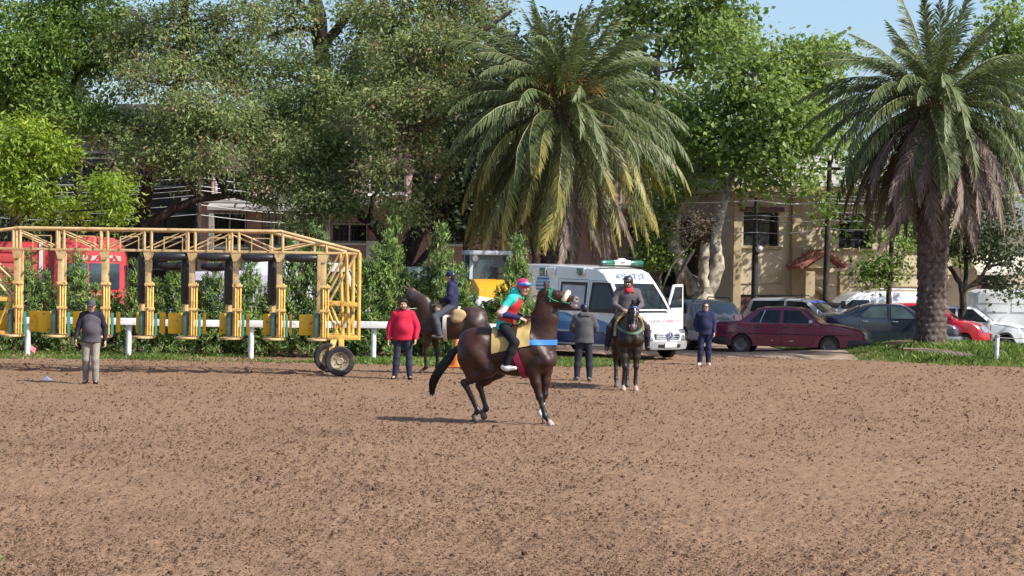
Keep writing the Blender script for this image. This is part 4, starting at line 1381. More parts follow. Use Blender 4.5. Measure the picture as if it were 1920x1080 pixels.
    def seam(s, pts, name='door_seam', m=None, w=.012, sides=(-1, 1)):
        for fr in sides:
            V = []
            mb = MB()
            for (a, b) in zip(pts[:-1], pts[1:]):
                k = max(1, int(math.dist(a, b) / .15))
                q = [(a[0] + (b[0] - a[0]) * i / k, a[1] + (b[1] - a[1]) * i / k) for i in range(k + 1)]
                mb.tube([s.T(x, z, fr, .001) for x, z in q], w / 2, 4)
            mb.build(name, m or black_plastic, s.t)

    def wheel(s, x, r, w=.19, rim='steel', spokes=5, y=None):
        for sd in (-1, 1):
            yy = (y if y else s.W / 2 - .13) * sd
            key = ('wheel', r, w, rim)
            if key not in _cache:
                ty = MB().lathe([(r * .62, -w * .42), (r * .70, -w * .5), (r * .93, -w * .5), (r, -w * .36), (r, w * .36), (r * .93, w * .5), (r * .70, w * .5), (r * .62, w * .42)], 32, 'Y', cap=False)
                rm = MB()
                prof = [(.03, .30), (r * .20, .34), (r * .26, .26), (r * .50, .30), (r * .58, .42), (r * .66, .50), (r * .66, .3), (r * .1, .1)]
                if rim == 'steel':
                    rm.lathe([(a, b * w) for a, b in prof], 28, 'Y')
                    for k in range(8):
                        a = k * PI / 4
                        rm.lathe([(.02, .31 * w), (.018, .29 * w)], 8, 'Y', (r * .42 * math.cos(a), 0, r * .42 * math.sin(a)))
                else:
                    rm.lathe([(r * .66, -.3 * w), (r * .66, .48 * w), (r * .60, .48 * w), (r * .58, -.2 * w)], 28, 'Y', cap=False)
                    rm.lathe([(.02, .42 * w), (r * .16, .42 * w), (r * .18, .2 * w)], 14, 'Y')
                    for k in range(spokes):
                        a = 2 * PI * k / spokes
                        rm.bar((r * .1 * math.cos(a), .36 * w, r * .1 * math.sin(a)), (r * .62 * math.cos(a), .40 * w, r * .62 * math.sin(a)), r * .17, .03, up=(0, 1, 0))
                    rm.lathe([(.01, -.1 * w), (r * .6, -.1 * w)], 20, 'Y', mi=1)
                _cache[key] = (ty.mesh('wheel', rubber, smooth=35), rm.mesh('rim', [steel_rim if rim == 'steel' else alloy, black_plastic], smooth=35))
            a, b = _cache[key]
            o = link('wheel', a, s.t, (x, yy, r)); o.rotation_euler = (0, 0, 0 if sd > 0 else PI)
            link('rim', b, o)

    def mirror(s, x, z, m, sz=(.12, .16, .12), sides=(-1, 1)):
        for sd in sides:
            y = sd * (s.hw(x, z) + .11)
            mb = MB().box((x, y, z), sz)
            o = mb.build('mirror', m, s.t, bevel=.03)
            MB().bar((x, sd * (s.hw(x, z) - .02), z - .04), (x, y - sd * .04, z - .03), .04).build('bracket', m, o)

    def handle(s, x, z, m, sides=(-1, 1)):
        for sd in sides: MB().box((x, sd * (s.hw(x, z) + .012), z), (.17, .035, .035)).build('door_handle', m, s.t, bevel=.01)

    def bumper(s, xe, z0, z1, m, wrap=.55, d=.05):
        """A band round the nose or tail, wrapping onto both flanks."""
        sg = math.copysign(1, xe)
        path = []
        xs0 = abs(xe) - wrap
        for fr in (-1,): pass
        zc = (z0 + z1) / 2
        L_ = [(xs0 + (abs(xe) - .10 - xs0) * i / 4, -1) for i in range(5)] + [(abs(xe), f) for f in np.linspace(-.93, .93, 11)] + [(abs(xe) - .10 - (abs(xe) - .10 - xs0) * i / 4, 1) for i in range(5)]
        prof = [(z0, -.03), (z0 + .01, d * .6), (zc, d), (z1 - .01, d * .75), (z1, -.03)]
        V, F = [], []
        k = len(prof)
        pts = [s.T(sg * x, zc, f) for x, f in L_]
        for i, p in enumerate(pts):
            a, b = pts[max(0, i - 1)], pts[min(len(pts) - 1, i + 1)]
            t = (b - a); nr = Vector((t.y, -t.x, 0)).normalized() * (1 if sg > 0 else -1)
            if nr.dot(Vector((p.x, p.y * .6, 0))) < 0: nr = -nr
            fade = 1 if 0 < i < len(pts) - 1 else .3
            V += [Vector((p.x, p.y, z)) + nr * o * fade for z, o in prof]
        for i in range(len(pts) - 1):
            F += [(i * k + j, (i + 1) * k + j, (i + 1) * k + j + 1, i * k + j + 1) for j in range(k - 1)]
        return MB().add(V, F).build('bumper', m, s.t, smooth=50)


_cache = {}


def carpaint(name, col, rough=.22, coat=.9, var=.07): return mat(name, col, rough=rough, coat=coat, var=var, scale=1.6, bump=0)


def text(parent, body, size, M, m, name='lettering', mirror=False, sx=1.0, bold=0.0):
    """Flat print: the words as thin raised letters, placed by the matrix M (x along the line, y up)."""
    cu = bpy.data.curves.new(name, 'FONT')
    cu.body = body; cu.size = size; cu.align_x = 'CENTER'; cu.align_y = 'CENTER'; cu.extrude = .002; cu.offset = bold
    o = bpy.data.objects.new('tmp', cu); C.objects.link(o)
    bpy.context.view_layer.update()
    me = bpy.data.meshes.new_from_object(o.evaluated_get(bpy.context.evaluated_depsgraph_get()))
    bpy.data.objects.remove(o); 
    me.name = name
    me.transform(Matrix.Diagonal((-sx if mirror else sx, 1, 1, 1)))
    if mirror: me.flip_normals()
    me.transform(M)
    me.materials.clear(); me.materials.append(m)
    return link(name, me, parent)


def frame_from(o, x, y):
    x = x.normalized(); n = x.cross(y).normalized(); y = n.cross(x)
    return Matrix(((x.x, y.x, n.x, o.x), (x.y, y.y, n.y, o.y), (x.z, y.z, n.z, o.z), (0, 0, 0, 1)))


def plate(c, p0, p1, txt='', f=.13):
    o = c.face('number_plate', p0, p1, -f * 1.9, f * 1.9, white_print, off=.085, n=2, thick=.03)
    return o


# ---- ambulance: a tall white van, nose to the right and towards the camera
amb_w = carpaint('ambulance_white', (0.74, 0.74, 0.73), rough=.3, var=.03)
blue_a = mat('ambulance_blue', (0.05, 0.20, 0.46), rough=.35, var=.08, coat=.4)
blue_d = mat('ambulance_navy', (0.03, 0.055, 0.17), rough=.4, var=.08, coat=.3)
blue_l = mat('ambulance_sky_blue', (0.13, 0.34, 0.60), rough=.35, var=.08, coat=.4)
green_l = mat('beacon_green', (0.012, 0.13, 0.085), rough=.12, var=.25, coat=1, scale=12)
red_t = mat('red_print', (0.62, 0.05, 0.045), rough=.5)
blue_t = mat('blue_print', (0.055, 0.085, 0.42), rough=.5)
grey_pl = mat('grey_bumper', (0.24, 0.24, 0.25), rough=.5, var=.1)


def ambulance():
    yaw = R(-50)
    h = Vector((math.cos(yaw), math.sin(yaw), 0)); r = Vector((h.y, -h.x, 0))
    wp = gp(1150, 673)
    loc = wp - h * 2.0 - r * .83 + Vector((.26, 0, 0))
    top = [(2.90, .30), (2.955, .48), (2.94, .70), (2.84, .87), (2.55, 1.08), (2.12, 1.33), (1.80, 1.72), (1.50, 2.08), (1.24, 2.36), (.98, 2.46), (.4, 2.53), (-1.2, 2.57), (-2.85, 2.57), (-2.96, 2.45), (-3.0, 1.2), (-3.0, .42), (-2.9, .34)]
    c = Car('ambulance', 'white and blue ambulance van with green roof lights and open passenger door', 'ambulance', (loc.x, loc.y, 0), yaw, top, (2.0, -1.62), 6.0, 1.95, 2.57, 1.25, amb_w, wheel_r=.34, floor=.33, tumble=.86, plan=.26)
    t = c.t
    for x in (2.0, -1.62): c.wheel(x, .34, .22, 'steel')
    sc = c.face('windscreen', (2.10, 1.36), (1.52, 2.06), -.86, .86, glass, n=12, f2=-.84, f3=.84)
    for f in (-.35, .3):
        a = c.T(2.09, 1.40, f); b = c.T(1.83, 1.72, f - .25)
        MB().bar(a + Vector((.04, 0, .02)), b + Vector((.04, 0, .03)), .02).build('wiper', black_plastic, t)
    # number panel over the windscreen
    a, b = c.T(1.49, 2.10, 0), c.T(1.25, 2.35, 0)
    M = frame_from((a + b) / 2 + Vector((.018, 0, .018)), Vector((0, 1, 0)), (b - a))
    text(t, '4354737', .29, M, blue_t, sx=1.1)
    a, b = c.T(2.74, .945, .0), c.T(2.55, 1.08, .0)
    M = frame_from(c.T(2.62, 1.03, 0) + Vector((.016, 0, .02)), Vector((0, 1, 0)), (b - a))
    text(t, 'AMBULANCIA', .20, M, red_t, mirror=True, sx=1.15)
    # nose: vent strip, grille with star, headlamps, bumper
    c.face('cowl_vent', (2.24, 1.262), (2.14, 1.32), -.72, .72, black_plastic, n=6)
    gm = c.face('grille', (2.948, .55), (2.925, .72), -.52, .52, black_plastic, n=8, f2=-.60, f3=.60, off=.008)
    for k in range(3): c.face('grille_bar', (2.945, .565 + k * .055), (2.942, .588 + k * .055), -.50, .50, chrome, off=.022, n=8, parent=gm)
    st = MB()
    p = c.T(2.935, .64, 0) + Vector((.045, 0, .02))
    n = 28
    ring = [p + Vector((0, .10 * math.cos(2 * PI * i / n), .10 * math.sin(2 * PI * i / n))) for i in range(n + 1)]
    st.tube(ring, .013, 6, cap=False)
    for k in range(3):
        q = PI / 2 + k * 2 * PI / 3
        st.tube([p, p + Vector((0, .10 * math.cos(q), .10 * math.sin(q)))], [.02, .006], 5)
    st.build('star_badge', chrome, t, smooth=60)
    MB().lathe([(.001, -.012), (.095, -.012), (.095, .0), (.001, .0)], 24, 'X', tuple(p), cap=False).build('badge_disc', blue_d, t)
    for sd in (-1, 1):
        f0, f1 = (.60, .97) if sd > 0 else (-.97, -.60)
        c.face('headlight', (2.945, .54), (2.90, .80), f0, f1, lamp_clear, off=.012, n=5)
        c.face('lamp_bezel', (2.95, .52), (2.895, .83), f0 * .985 if f0 > 0 else f0, f1 if f0 > 0 else f1 * .985, black_plastic, off=.007, n=5)
        c.face('fog_lamp_recess', (2.94, .34), (2.955, .44), f0 * .97, f1 * .97, black_plastic, off=.055, n=4)
    c.bumper(2.965, .28, .52, grey_pl, wrap=.55, d=.05)
    c.face('bumper_slot', (2.94, .35), (2.958, .44), -.48, .48, black_plastic, off=.072, n=6)
    plate(c, (2.945, .36), (2.96, .48))
    c.bumper(-3.0, .36, .56, grey_pl, wrap=.35)
    # flank: windows, sliding door, swooshes, emblem
    w1 = c.side('side_window', [(1.93, 1.40), (1.46, 2.02), (.86, 2.02), (.80, 1.34)], glass)
    c.side('window_surround', [(2.02, 1.34), (1.50, 2.10), (.80, 2.10), (.73, 1.27), (1.9, 1.27)], black_plastic, off=.003)
    c.seam([(2.05, 1.25), (1.9, .95), (1.55, .5), (.75, .42), (.72, 2.14), (1.45, 2.14), (2.05, 1.36)], sides=(-1, 1))
    c.seam([(.66, .42), (.66, 2.16), (-.62, 2.18), (-.62, .42)], sides=(-1, 1))
    c.side('side_window', [(.52, 1.36), (.52, 2.00), (-.42, 2.02), (-.42, 1.36)], mat('frosted_glass', (.42, .43, .46), rough=.25, var=.1))
    c.side('window_surround', [(.60, 1.29), (.60, 2.09), (-.5, 2.10), (-.5, 1.29)], black_plastic, off=.003)
    c.seam([(-.66, 1.05), (-2.9, 1.05)], name='slide_rail', w=.03)
    c.side('blue_band', [(1.52, .98), (1.1, 1.08), (.5, 1.02), (-.2, 1.24), (-1.0, 1.27), (-1.6, 1.2), (-2.9, 1.26), (-2.9, .74), (-2.0, .74), (-1.1, .78), (.1, .72), (.8, .80), (1.3, .72), (1.46, .72)], blue_a, off=.003)  # livery swoosh, top edge raised to carry the shaded flank's sky blue
    c.side('sky_blue_band', [(.2, 1.02), (-.3, 1.22), (-1.2, 1.32), (-2.2, 1.20), (-2.9, 1.28), (-2.9, 1.12), (-1.4, 1.10), (-.2, .96)], blue_l, off=.0045)  # livery wave, enlarged upward for the sky tint of the shaded side
    c.side('navy_band', [(1.38, .72), (.6, .72), (-.4, .68), (-1.1, .72), (-1.18, .5), (-1.2, .38), (1.5, .38), (1.50, .62)], blue_d, off=.0035)
    c.side('navy_band', [(-2.05, .72), (-2.92, .72), (-2.92, .40), (-2.04, .40)], blue_d, off=.0035)
    for sd in (-1,):
        # round emblem with stripes
        em = None
        cx, cz, er = -1.30, 2.02, .30
        for k in range(6):
            z0 = cz - er + k * er / 3 + .016; z1 = z0 + er / 3 - .034
            ww = lambda z: math.sqrt(max(0, er * er - (z - cz) ** 2))
            pl = [(cx - ww(z0) - .0, z0), (cx - ww((z0 + z1) / 2), (z0 + z1) / 2), (cx - ww(z1), z1), (cx + ww(z1), z1), (cx + ww((z0 + z1) / 2), (z0 + z1) / 2), (cx + ww(z0), z0)]
            if ww(z0) < .02: pl = pl[1:-1]
            elif ww(z1) < .02: pl = [pl[0], pl[1], (cx - .03, z1), (cx + .03, z1), pl[4], pl[5]]
            if sd < 0: c.side('emblem_stripe', pl, blue_l if k in (3,) else blue_a, off=.004, sides=(-1,), step=.3)
        o = c.T(-1.30, 1.55, -1, .006)
        text(t, 'CAPS', .34, frame_from(o, c.T(-1.2, 1.55, -1, .006) - c.T(-1.4, 1.55, -1, .006), c.T(-1.3, 1.7, -1, .006) - c.T(-1.3, 1.4, -1, .006)), mat('grey_print', (.16, .17, .26), rough=.5), sx=1.1)
    # box lights along the roof edge
    for x in (.30, -.95, -1.30):
        for sd in (-1, 1):
            y = sd * (c.hw(x, 2.36) + .03)
            m = MB().box((x, y, 2.36), (.26, .09, .20))
            o = m.build('flasher', white_paint if x == -.95 else green_l, t, bevel=.02)
            MB().box((x + .155, y, 2.36), (.05, .10, .22)).build('flasher_frame', chrome, o, bevel=.01)
    # beacon bar
    bb = MB()
    for y0, y1 in ((-.78, -.30), (.30, .78)):
        bb.tube([(1.0, y0, 2.62), (1.0, y0 + .06, 2.62), (1.0, y1 - .06, 2.62), (1.0, y1, 2.62)], [.045, .075, .08, .075], 12)
    bb.build('beacon_bar', green_l, t, smooth=50)
    MB().tube([(1.0, -.30, 2.62), (1.0, .30, 2.62)], .078, 12).build('beacon_speaker', white_paint, t, smooth=50)
    MB().lathe([(.15, 2.66), (.14, 2.71), (.09, 2.745), (.02, 2.755)], 16, 'Z', (1.0, 0, 0)).build('beacon_dome', white_paint, t, smooth=50)
    MB().bar((1.0, -.8, 2.535), (1.0, .8, 2.535), .10, .03).build('beacon_foot', black_plastic, t)
    c.mirror(1.98, 1.42, black_plastic, (.16, .22, .36), sides=(-1,))
    c.handle(.92, 1.12, black_plastic)
    c.seam([(2.10, 1.335), (1.52, 2.09)], name='pillar_gap', w=.03)
    # open passenger door, swung out on the far side
    hx, hy = 1.82, .985
    d = Matrix.Rotation(R(-66), 4, 'Z')
    prof = [(0, .45), (0, 1.32), (-.42, 2.03), (-1.02, 2.05), (-1.06, .45)]
    win = [(-.10, 1.38), (-.46, 1.97), (-.95, 1.97), (-.95, 1.38)]
    dm = MB().prism(prof, -.03, .03)
    o = dm.build('door', amb_w, t, bevel=.012)
    o.location = (hx, hy, 0); o.rotation_euler = (0, 0, R(-70))
    MB().prism(win, -.036, .036).build('door_window', glass, o)
    MB().box((-.2, -.1, 1.5), (.16, .14, .34)).build('mirror', black_plastic, o, bevel=.03)
    # things seen through the screen: a red cushion on the dash
    return c


ambulance()

# ---- parked cars
maroon = carpaint('maroon_paint', (0.115, 0.007, 0.034), rough=.24, coat=.7)
navy_p = carpaint('dark_blue_paint', (0.014, 0.020, 0.036), rough=.22, coat=1)
silver = carpaint('silver_paint', (0.33, 0.335, 0.345), rough=.32)
grey_p = carpaint('grey_paint', (0.17, 0.165, 0.16), rough=.32)
red_p = carpaint('bright_red_paint', (0.42, 0.010, 0.025), rough=.25, coat=1)
white_p = carpaint('white_car_paint', (0.66, 0.67, 0.69), rough=.28)
dull_w = carpaint('dull_white_paint', (0.55, 0.56, 0.57), rough=.45, coat=.3)
lilac_p = carpaint('pale_lilac_paint', (0.43, 0.40, 0.47), rough=.4, coat=.4)


def sedan_top(hood_f, hood_z, cowl_x, cowl_z, rf_x, rr_x, H, deck_x, deck_z, tail_x, fl=.27, nose=None):
    nose = nose or hood_f + .06
    return [(hood_f - .02, fl), (nose, fl + .18), (nose - .01, hood_z - .12), (hood_f - .10, hood_z), ((hood_f + cowl_x) / 2 - .02, (hood_z + cowl_z) / 2 + .03), (cowl_x, cowl_z),
            (rf_x + .18, H - .075), (rf_x - .05, H - .015), ((rf_x + rr_x) / 2, H), (rr_x + .10, H - .02), (rr_x - .12, H - .075), (deck_x, deck_z), (tail_x + .12, deck_z - .03), (tail_x + .01, deck_z - .10), (tail_x, fl + .22), (tail_x + .06, fl + .02)]


def maroon_sedan():
    a, b = gp(1386, 665), gp(1549.5, 666.5)
    yaw = R(-15)
    h = Vector((math.cos(yaw), math.sin(yaw), 0)); r = Vector((h.y, -h.x, 0))
    loc = (a + b) / 2 - r * .70 + Vector((0, 0, 0))
    top = sedan_top(2.32, .77, 1.04, .94, .34, -.76, 1.41, -1.36, .98, -2.16, fl=.24)
    c = Car('sedan', 'old maroon boxy sedan with steel wheels and a dented door', 'car', (loc.x + .10, loc.y + .2, 0), yaw, top, (1.29, -1.29), 4.54, 1.65, 1.41, .93, maroon, wheel_r=.285, floor=.24, tumble=.80, plan=.10, inset=.03)
    for x in (1.29, -1.29): c.wheel(x, .295, .17, 'steel')
    c.face('windscreen', (.93, .965), (.50, 1.32), -.90, .90, glass, n=10, f2=-.88, f3=.88)
    c.face('screen_surround', (.97, .94), (.47, 1.34), -.95, .95, black_plastic, n=10, off=.003)
    c.face('dash_paper', (.90, .99), (.82, 1.06), -.72, -.35, white_print, off=.009, n=2, thick=.005)
    c.face('rear_window', (-.90, 1.31), (-1.26, 1.01), -.84, .84, glass, n=8)
    c.side('side_window', [(.80, .965), (.40, 1.315), (-.06, 1.325), (-.06, .955)], glass)
    c.side('side_window', [(-.17, .955), (-.17, 1.325), (-.58, 1.315), (-.72, .96)], glass)
    c.side('quarter_window', [(-.75, .96), (-.62, 1.30), (-.74, 1.28), (-1.04, .97)], glass)
    c.side('pillar_trim', [(-.73, .955), (-.59, 1.32), (-.615, 1.32), (-.755, .955)], chrome, off=.009)
    c.seam([(.86, .92), (.84, .55), (.80, .28), (-.10, .28), (-.115, 1.35)])
    c.seam([(-.115, .28), (-.62, .29), (-.86, .56), (-.90, .92)])
    c.seam([(1.9, .60), (-1.9, .62)], name='rub_strip', w=.022)
    c.seam([(.98, .90), (1.88, .745)], name='bonnet_seam', w=.012)
    c.seam([(-1.15, .93), (-2.0, .90)], name='boot_seam', w=.012)
    c.handle(.02, .80, black_plastic); c.handle(-.80, .80, black_plastic)
    c.mirror(.74, .99, mat('faded_plastic', (.45, .40, .40), rough=.5), (.10, .16, .10), sides=(-1,)); c.mirror(.74, .99, black_plastic, (.10, .16, .10), sides=(1,))
    c.face('grille', (2.375, .53), (2.365, .66), -.50, .50, black_plastic, n=6, off=.008)
    for f0, f1 in ((-.94, -.55), (.55, .94)):
        c.face('headlight', (2.375, .52), (2.35, .68), f0, f1, lamp_clear, off=.014, n=4)
        c.face('tail_light', (-2.16, .62), (-2.155, .82), f0, f1, lamp_red, off=.012, n=4)
    c.bumper(2.38, .26, .47, black_plastic, wrap=.50, d=.06); c.bumper(-2.16, .28, .50, black_plastic, wrap=.45, d=.06)
    c.face('broken_trim', (2.37, .28), (2.38, .34), -.55, .6, chrome, off=.085, n=4)
    c.side('rust_scrape', [(.10, .40), (.26, .405), (.22, .42), (.12, .415)], white_print, sides=(-1,)); c.side('rust_scrape', [(-.42, .41), (-.34, .415), (-.38, .43)], white_print, sides=(-1,))
    MB().tube([(-.1, .45, 1.39), (-.25, .45, 1.75)], .004, 4).build('aerial', black_plastic, c.t)


maroon_sedan()


def dark_sedan():
    D = 62.0
    a, b = at(1545, 600, D), at(1793, 600, D)
    top = sedan_top(2.13, .80, 1.02, 1.00, .30, -.75, 1.46, -1.55, 1.10, -2.20, fl=.24)
    yaw = R(-6)
    z0 = float(ground_z((a.x + b.x) / 2, D))
    c = Car('sedan', 'shiny dark blue sedan parked behind the maroon one, nose past the palm', 'car', ((a.x + b.x) / 2, D, z0 * .5), yaw, top, (1.32, -1.25), 4.4, 1.72, 1.46, 1.0, navy_p, wheel_r=.30, floor=.24, tumble=.78, plan=.2)
    for x in (1.32, -1.25): c.wheel(x, .30, .19, 'alloy', 5)
    c.face('windscreen', (.96, 1.035), (.48, 1.385), -.9, .9, glass, n=10)
    c.face('rear_window', (-.98, 1.36), (-1.46, 1.14), -.84, .84, glass, n=8)
    c.side('side_window', [(.78, 1.02), (.32, 1.385), (-.05, 1.40), (-.05, 1.02)], glass_blue)
    c.side('side_window', [(-.16, 1.02), (-.16, 1.40), (-.62, 1.38), (-.98, 1.12), (-.90, 1.03)], glass_blue)
    c.seam([(.86, .98), (.84, .6), (.8, .3), (-.09, .3), (-.105, 1.42)]); c.seam([(-.105, .3), (-.70, .3), (-.96, .62), (-1.02, 1.10)])
    c.handle(.08, .90, chrome); c.handle(-.82, .90, chrome)
    c.mirror(.80, 1.06, navy_p, (.12, .18, .12))
    for f0, f1 in ((-.95, -.52), (.52, .95)):
        c.face('headlight', (2.16, .58), (2.06, .76), f0, f1, lamp_clear, off=.012, n=4)
        c.face('tail_light', (-2.20, .72), (-2.18, .98), f0, f1, lamp_red, off=.012, n=4)
    c.face('grille', (2.18, .50), (2.14, .64), -.45, .45, black_plastic, n=6)
    c.bumper(2.18, .25, .48, carpaint('slate_bumper', (.12, .15, .18)), wrap=.5, d=.05); c.bumper(-2.2, .27, .52, navy_p, wrap=.4, d=.05)
    MB().tube([(-.5, .3, 1.44), (-.62, .3, 1.62)], .008, 5).build('aerial', black_plastic, c.t)


dark_sedan()


def hatch_top(H, nose, hood_z, cowl_x, cowl_z, rf_x, rr_x, tail_x, fl=.22, tailz=.95):
    return [(nose - .06, fl), (nose, fl + .2), (nose - .02, hood_z - .20), (nose - .22, hood_z), ((nose + cowl_x) / 2 - .02, (hood_z + cowl_z) / 2 + .04), (cowl_x, cowl_z), (rf_x + .22, H - .10), (rf_x - .05, H - .02), ((rf_x + rr_x) / 2, H), (rr_x + .1, H - .03), (rr_x - .08, H - .10), (tail_x + .14, tailz + .08), (tail_x + .02, tailz - .1), (tail_x, fl + .25), (tail_x + .06, fl + .03)]


def red_hatch():
    D = 63.2
    f = gp(1808, 657)
    yaw = R(-16)
    nose = at(1858, 620, 62.4)
    h = Vector((math.cos(yaw), math.sin(yaw), 0))
    loc = Vector((nose.x, 62.4, 0)) - h * 1.95
    top = hatch_top(1.56, 2.0, .86, .95, 1.05, .25, -1.15, -1.9)
    c = Car('hatchback', 'bright red hatchback parked between the dark sedan and the white crossover', 'car', (loc.x, loc.y, -.06), yaw, top, (1.22, -1.22), 3.95, 1.70, 1.56, 1.05, red_p, wheel_r=.31, floor=.22, tumble=.78, plan=.22)
    for x in (1.22, -1.22): c.wheel(x, .31, .20, 'alloy', 7)
    c.face('windscreen', (.90, 1.09), (.45, 1.46), -.9, .9, glass, n=10)
    c.side('side_window', [(.72, 1.07), (.30, 1.46), (-.15, 1.49), (-.15, 1.07)], glass); c.side('side_window', [(-.24, 1.07), (-.24, 1.49), (-.9, 1.45), (-1.2, 1.15)], glass)
    c.seam([(.80, 1.02), (.78, .55), (.74, .28), (-.19, .28), (-.2, 1.5)])
    c.handle(0, .95, red_p); c.mirror(.76, 1.12, red_p)
    for f0, f1 in ((-.97, -.50), (.50, .97)):
        c.face('headlight', (1.985, .66), (1.84, .86), f0, f1, lamp_clear, off=.014, n=5)
        c.face('fog_lamp_recess', (1.99, .32), (2.0, .44), f0 * .98, f1 * .98, black_plastic, off=.02, n=4)
    c.face('grille', (1.998, .46), (1.985, .62), -.45, .45, black_plastic, n=6)
    c.face('rear_window', (-1.26, 1.42), (-1.72, 1.08), -.8, .8, glass, n=8)
    for f0, f1 in ((-.95, -.66), (.66, .95)): c.face('tail_light', (-1.88, .8), (-1.80, 1.0), f0, f1, lamp_red, off=.012, n=3)


red_hatch()


def crossover():
    w = at(1887, 665, 64.6)
    yaw = R(-14)
    h = Vector((math.cos(yaw), math.sin(yaw), 0)); r = Vector((h.y, -h.x, 0))
    loc = Vector((w.x, w.y, 0)) - h * 1.30 - r * .76
    top = hatch_top(1.62, 2.10, .98, .92, 1.10, .15, -1.35, -2.02, fl=.28, tailz=1.0)
    c = Car('crossover', 'white crossover with dark windows at the right edge behind the chained post', 'car', (loc.x, loc.y, -.25), yaw, top, (1.30, -1.30), 4.15, 1.76, 1.62, 1.08, white_p, wheel_r=.335, floor=.27, tumble=.77, plan=.24)
    for x in (1.30, -1.30): c.wheel(x, .335, .21, 'alloy', 9)
    c.face('windscreen', (.88, 1.14), (.38, 1.53), -.9, .9, glass, n=10)
    c.side('side_window', [(.70, 1.13), (.22, 1.53), (-.25, 1.55), (-.25, 1.11)], glass); c.side('side_window', [(-.33, 1.11), (-.33, 1.55), (-1.0, 1.53), (-1.35, 1.2)], glass)
    c.seam([(.80, 1.08), (.78, .6), (.74, .33), (-.28, .33), (-.29, 1.56)])
    c.seam([(1.95, .92), (.9, 1.08)], name='bonnet_seam')
    for wx in (1.30, -1.30): c.side('arch_trim', [(wx + (.335 * 1.16 + q) * math.cos(a), .335 + (.335 * 1.16 + q) * math.sin(a)) for q, rng in ((.005, np.linspace(.1, PI - .1, 10)), (.075, np.linspace(PI - .1, .1, 10))) for a in rng], black_plastic, off=.008)
    c.handle(0, 1.0, white_p); c.mirror(.74, 1.16, white_p)
    for f0, f1 in ((-.97, -.52), (.52, .97)):
        c.face('headlight', (2.085, .74), (1.96, .93), f0, f1, lamp_clear, off=.014, n=5)
        c.face('lamp_surround', (2.09, .70), (1.94, .95), f0 * 1.0, f1 * 1.0, black_plastic, off=.006, n=5)
        c.face('fog_lamp_recess', (2.09, .40), (2.10, .58), f0, f1, black_plastic, off=.02, n=4)
    c.face('grille', (2.10, .66), (2.05, .86), -.5, .5, black_plastic, n=6)


crossover()


def grey_suv():
    D = 60.0
    a = at(1283, 600, D); b = at(1408, 600, D)
    yaw = R(110)                                   # tail towards the camera and to the right
    h = Vector((math.cos(yaw), math.sin(yaw), 0))
    top = hatch_top(1.54, 2.15, .98, .95, 1.06, .2, -1.40, -2.08, fl=.28, tailz=1.0)
    loc = Vector((at(1352, 600, D).x, D, 0)) + h * 2.0
    c = Car('suv', 'grey suv with roof rails seen from behind, beyond the woman in navy', 'car', (loc.x, loc.y, 0), yaw, top, (1.30, -1.30), 4.3, 1.78, 1.54, 1.04, grey_p, wheel_r=.34, floor=.28, tumble=.78, plan=.2)
    for x in (1.30, -1.30): c.wheel(x, .34, .21, 'alloy', 5)
    c.face('rear_window', (-1.53, 1.42), (-1.90, 1.10), -.86, .86, glass_blue, n=8)
    c.face('number_plate', (-2.07, .80), (-2.05, .92), -.26, .26, mat('plate_sky_reflection', (.30, .42, .6), rough=.5), off=.02, n=2)  # its blue is the tailgate's sky reflection, put into the colour
    c.side('side_window', [(.7, 1.09), (.3, 1.44), (-.25, 1.47), (-.25, 1.08)], glass); c.side('side_window', [(-.33, 1.08), (-.33, 1.47), (-1.1, 1.43), (-1.45, 1.15)], glass)
    for f0, f1 in ((-.97, -.60), (.60, .97)): c.face('tail_light', (-2.07, .86), (-1.98, 1.10), f0, f1, lamp_red, off=.016, n=4)
    c.bumper(-2.07, .34, .62, silver, wrap=.4, d=.04)
    for sd in (-1, 1): MB().tube([(.3, sd * .62, 1.50), (.2, sd * .62, 1.59), (-1.25, sd * .62, 1.59), (-1.36, sd * .62, 1.48)], .02, 6).build('roof_rail', black_plastic, c.t)
    c.seam([(-.29, .35), (-.29, 1.47)]); c.handle(-.45, .96, grey_p)
    c.seam([(-1.95, .98), (-2.0, .64)], sides=(-1, 1))


grey_suv()


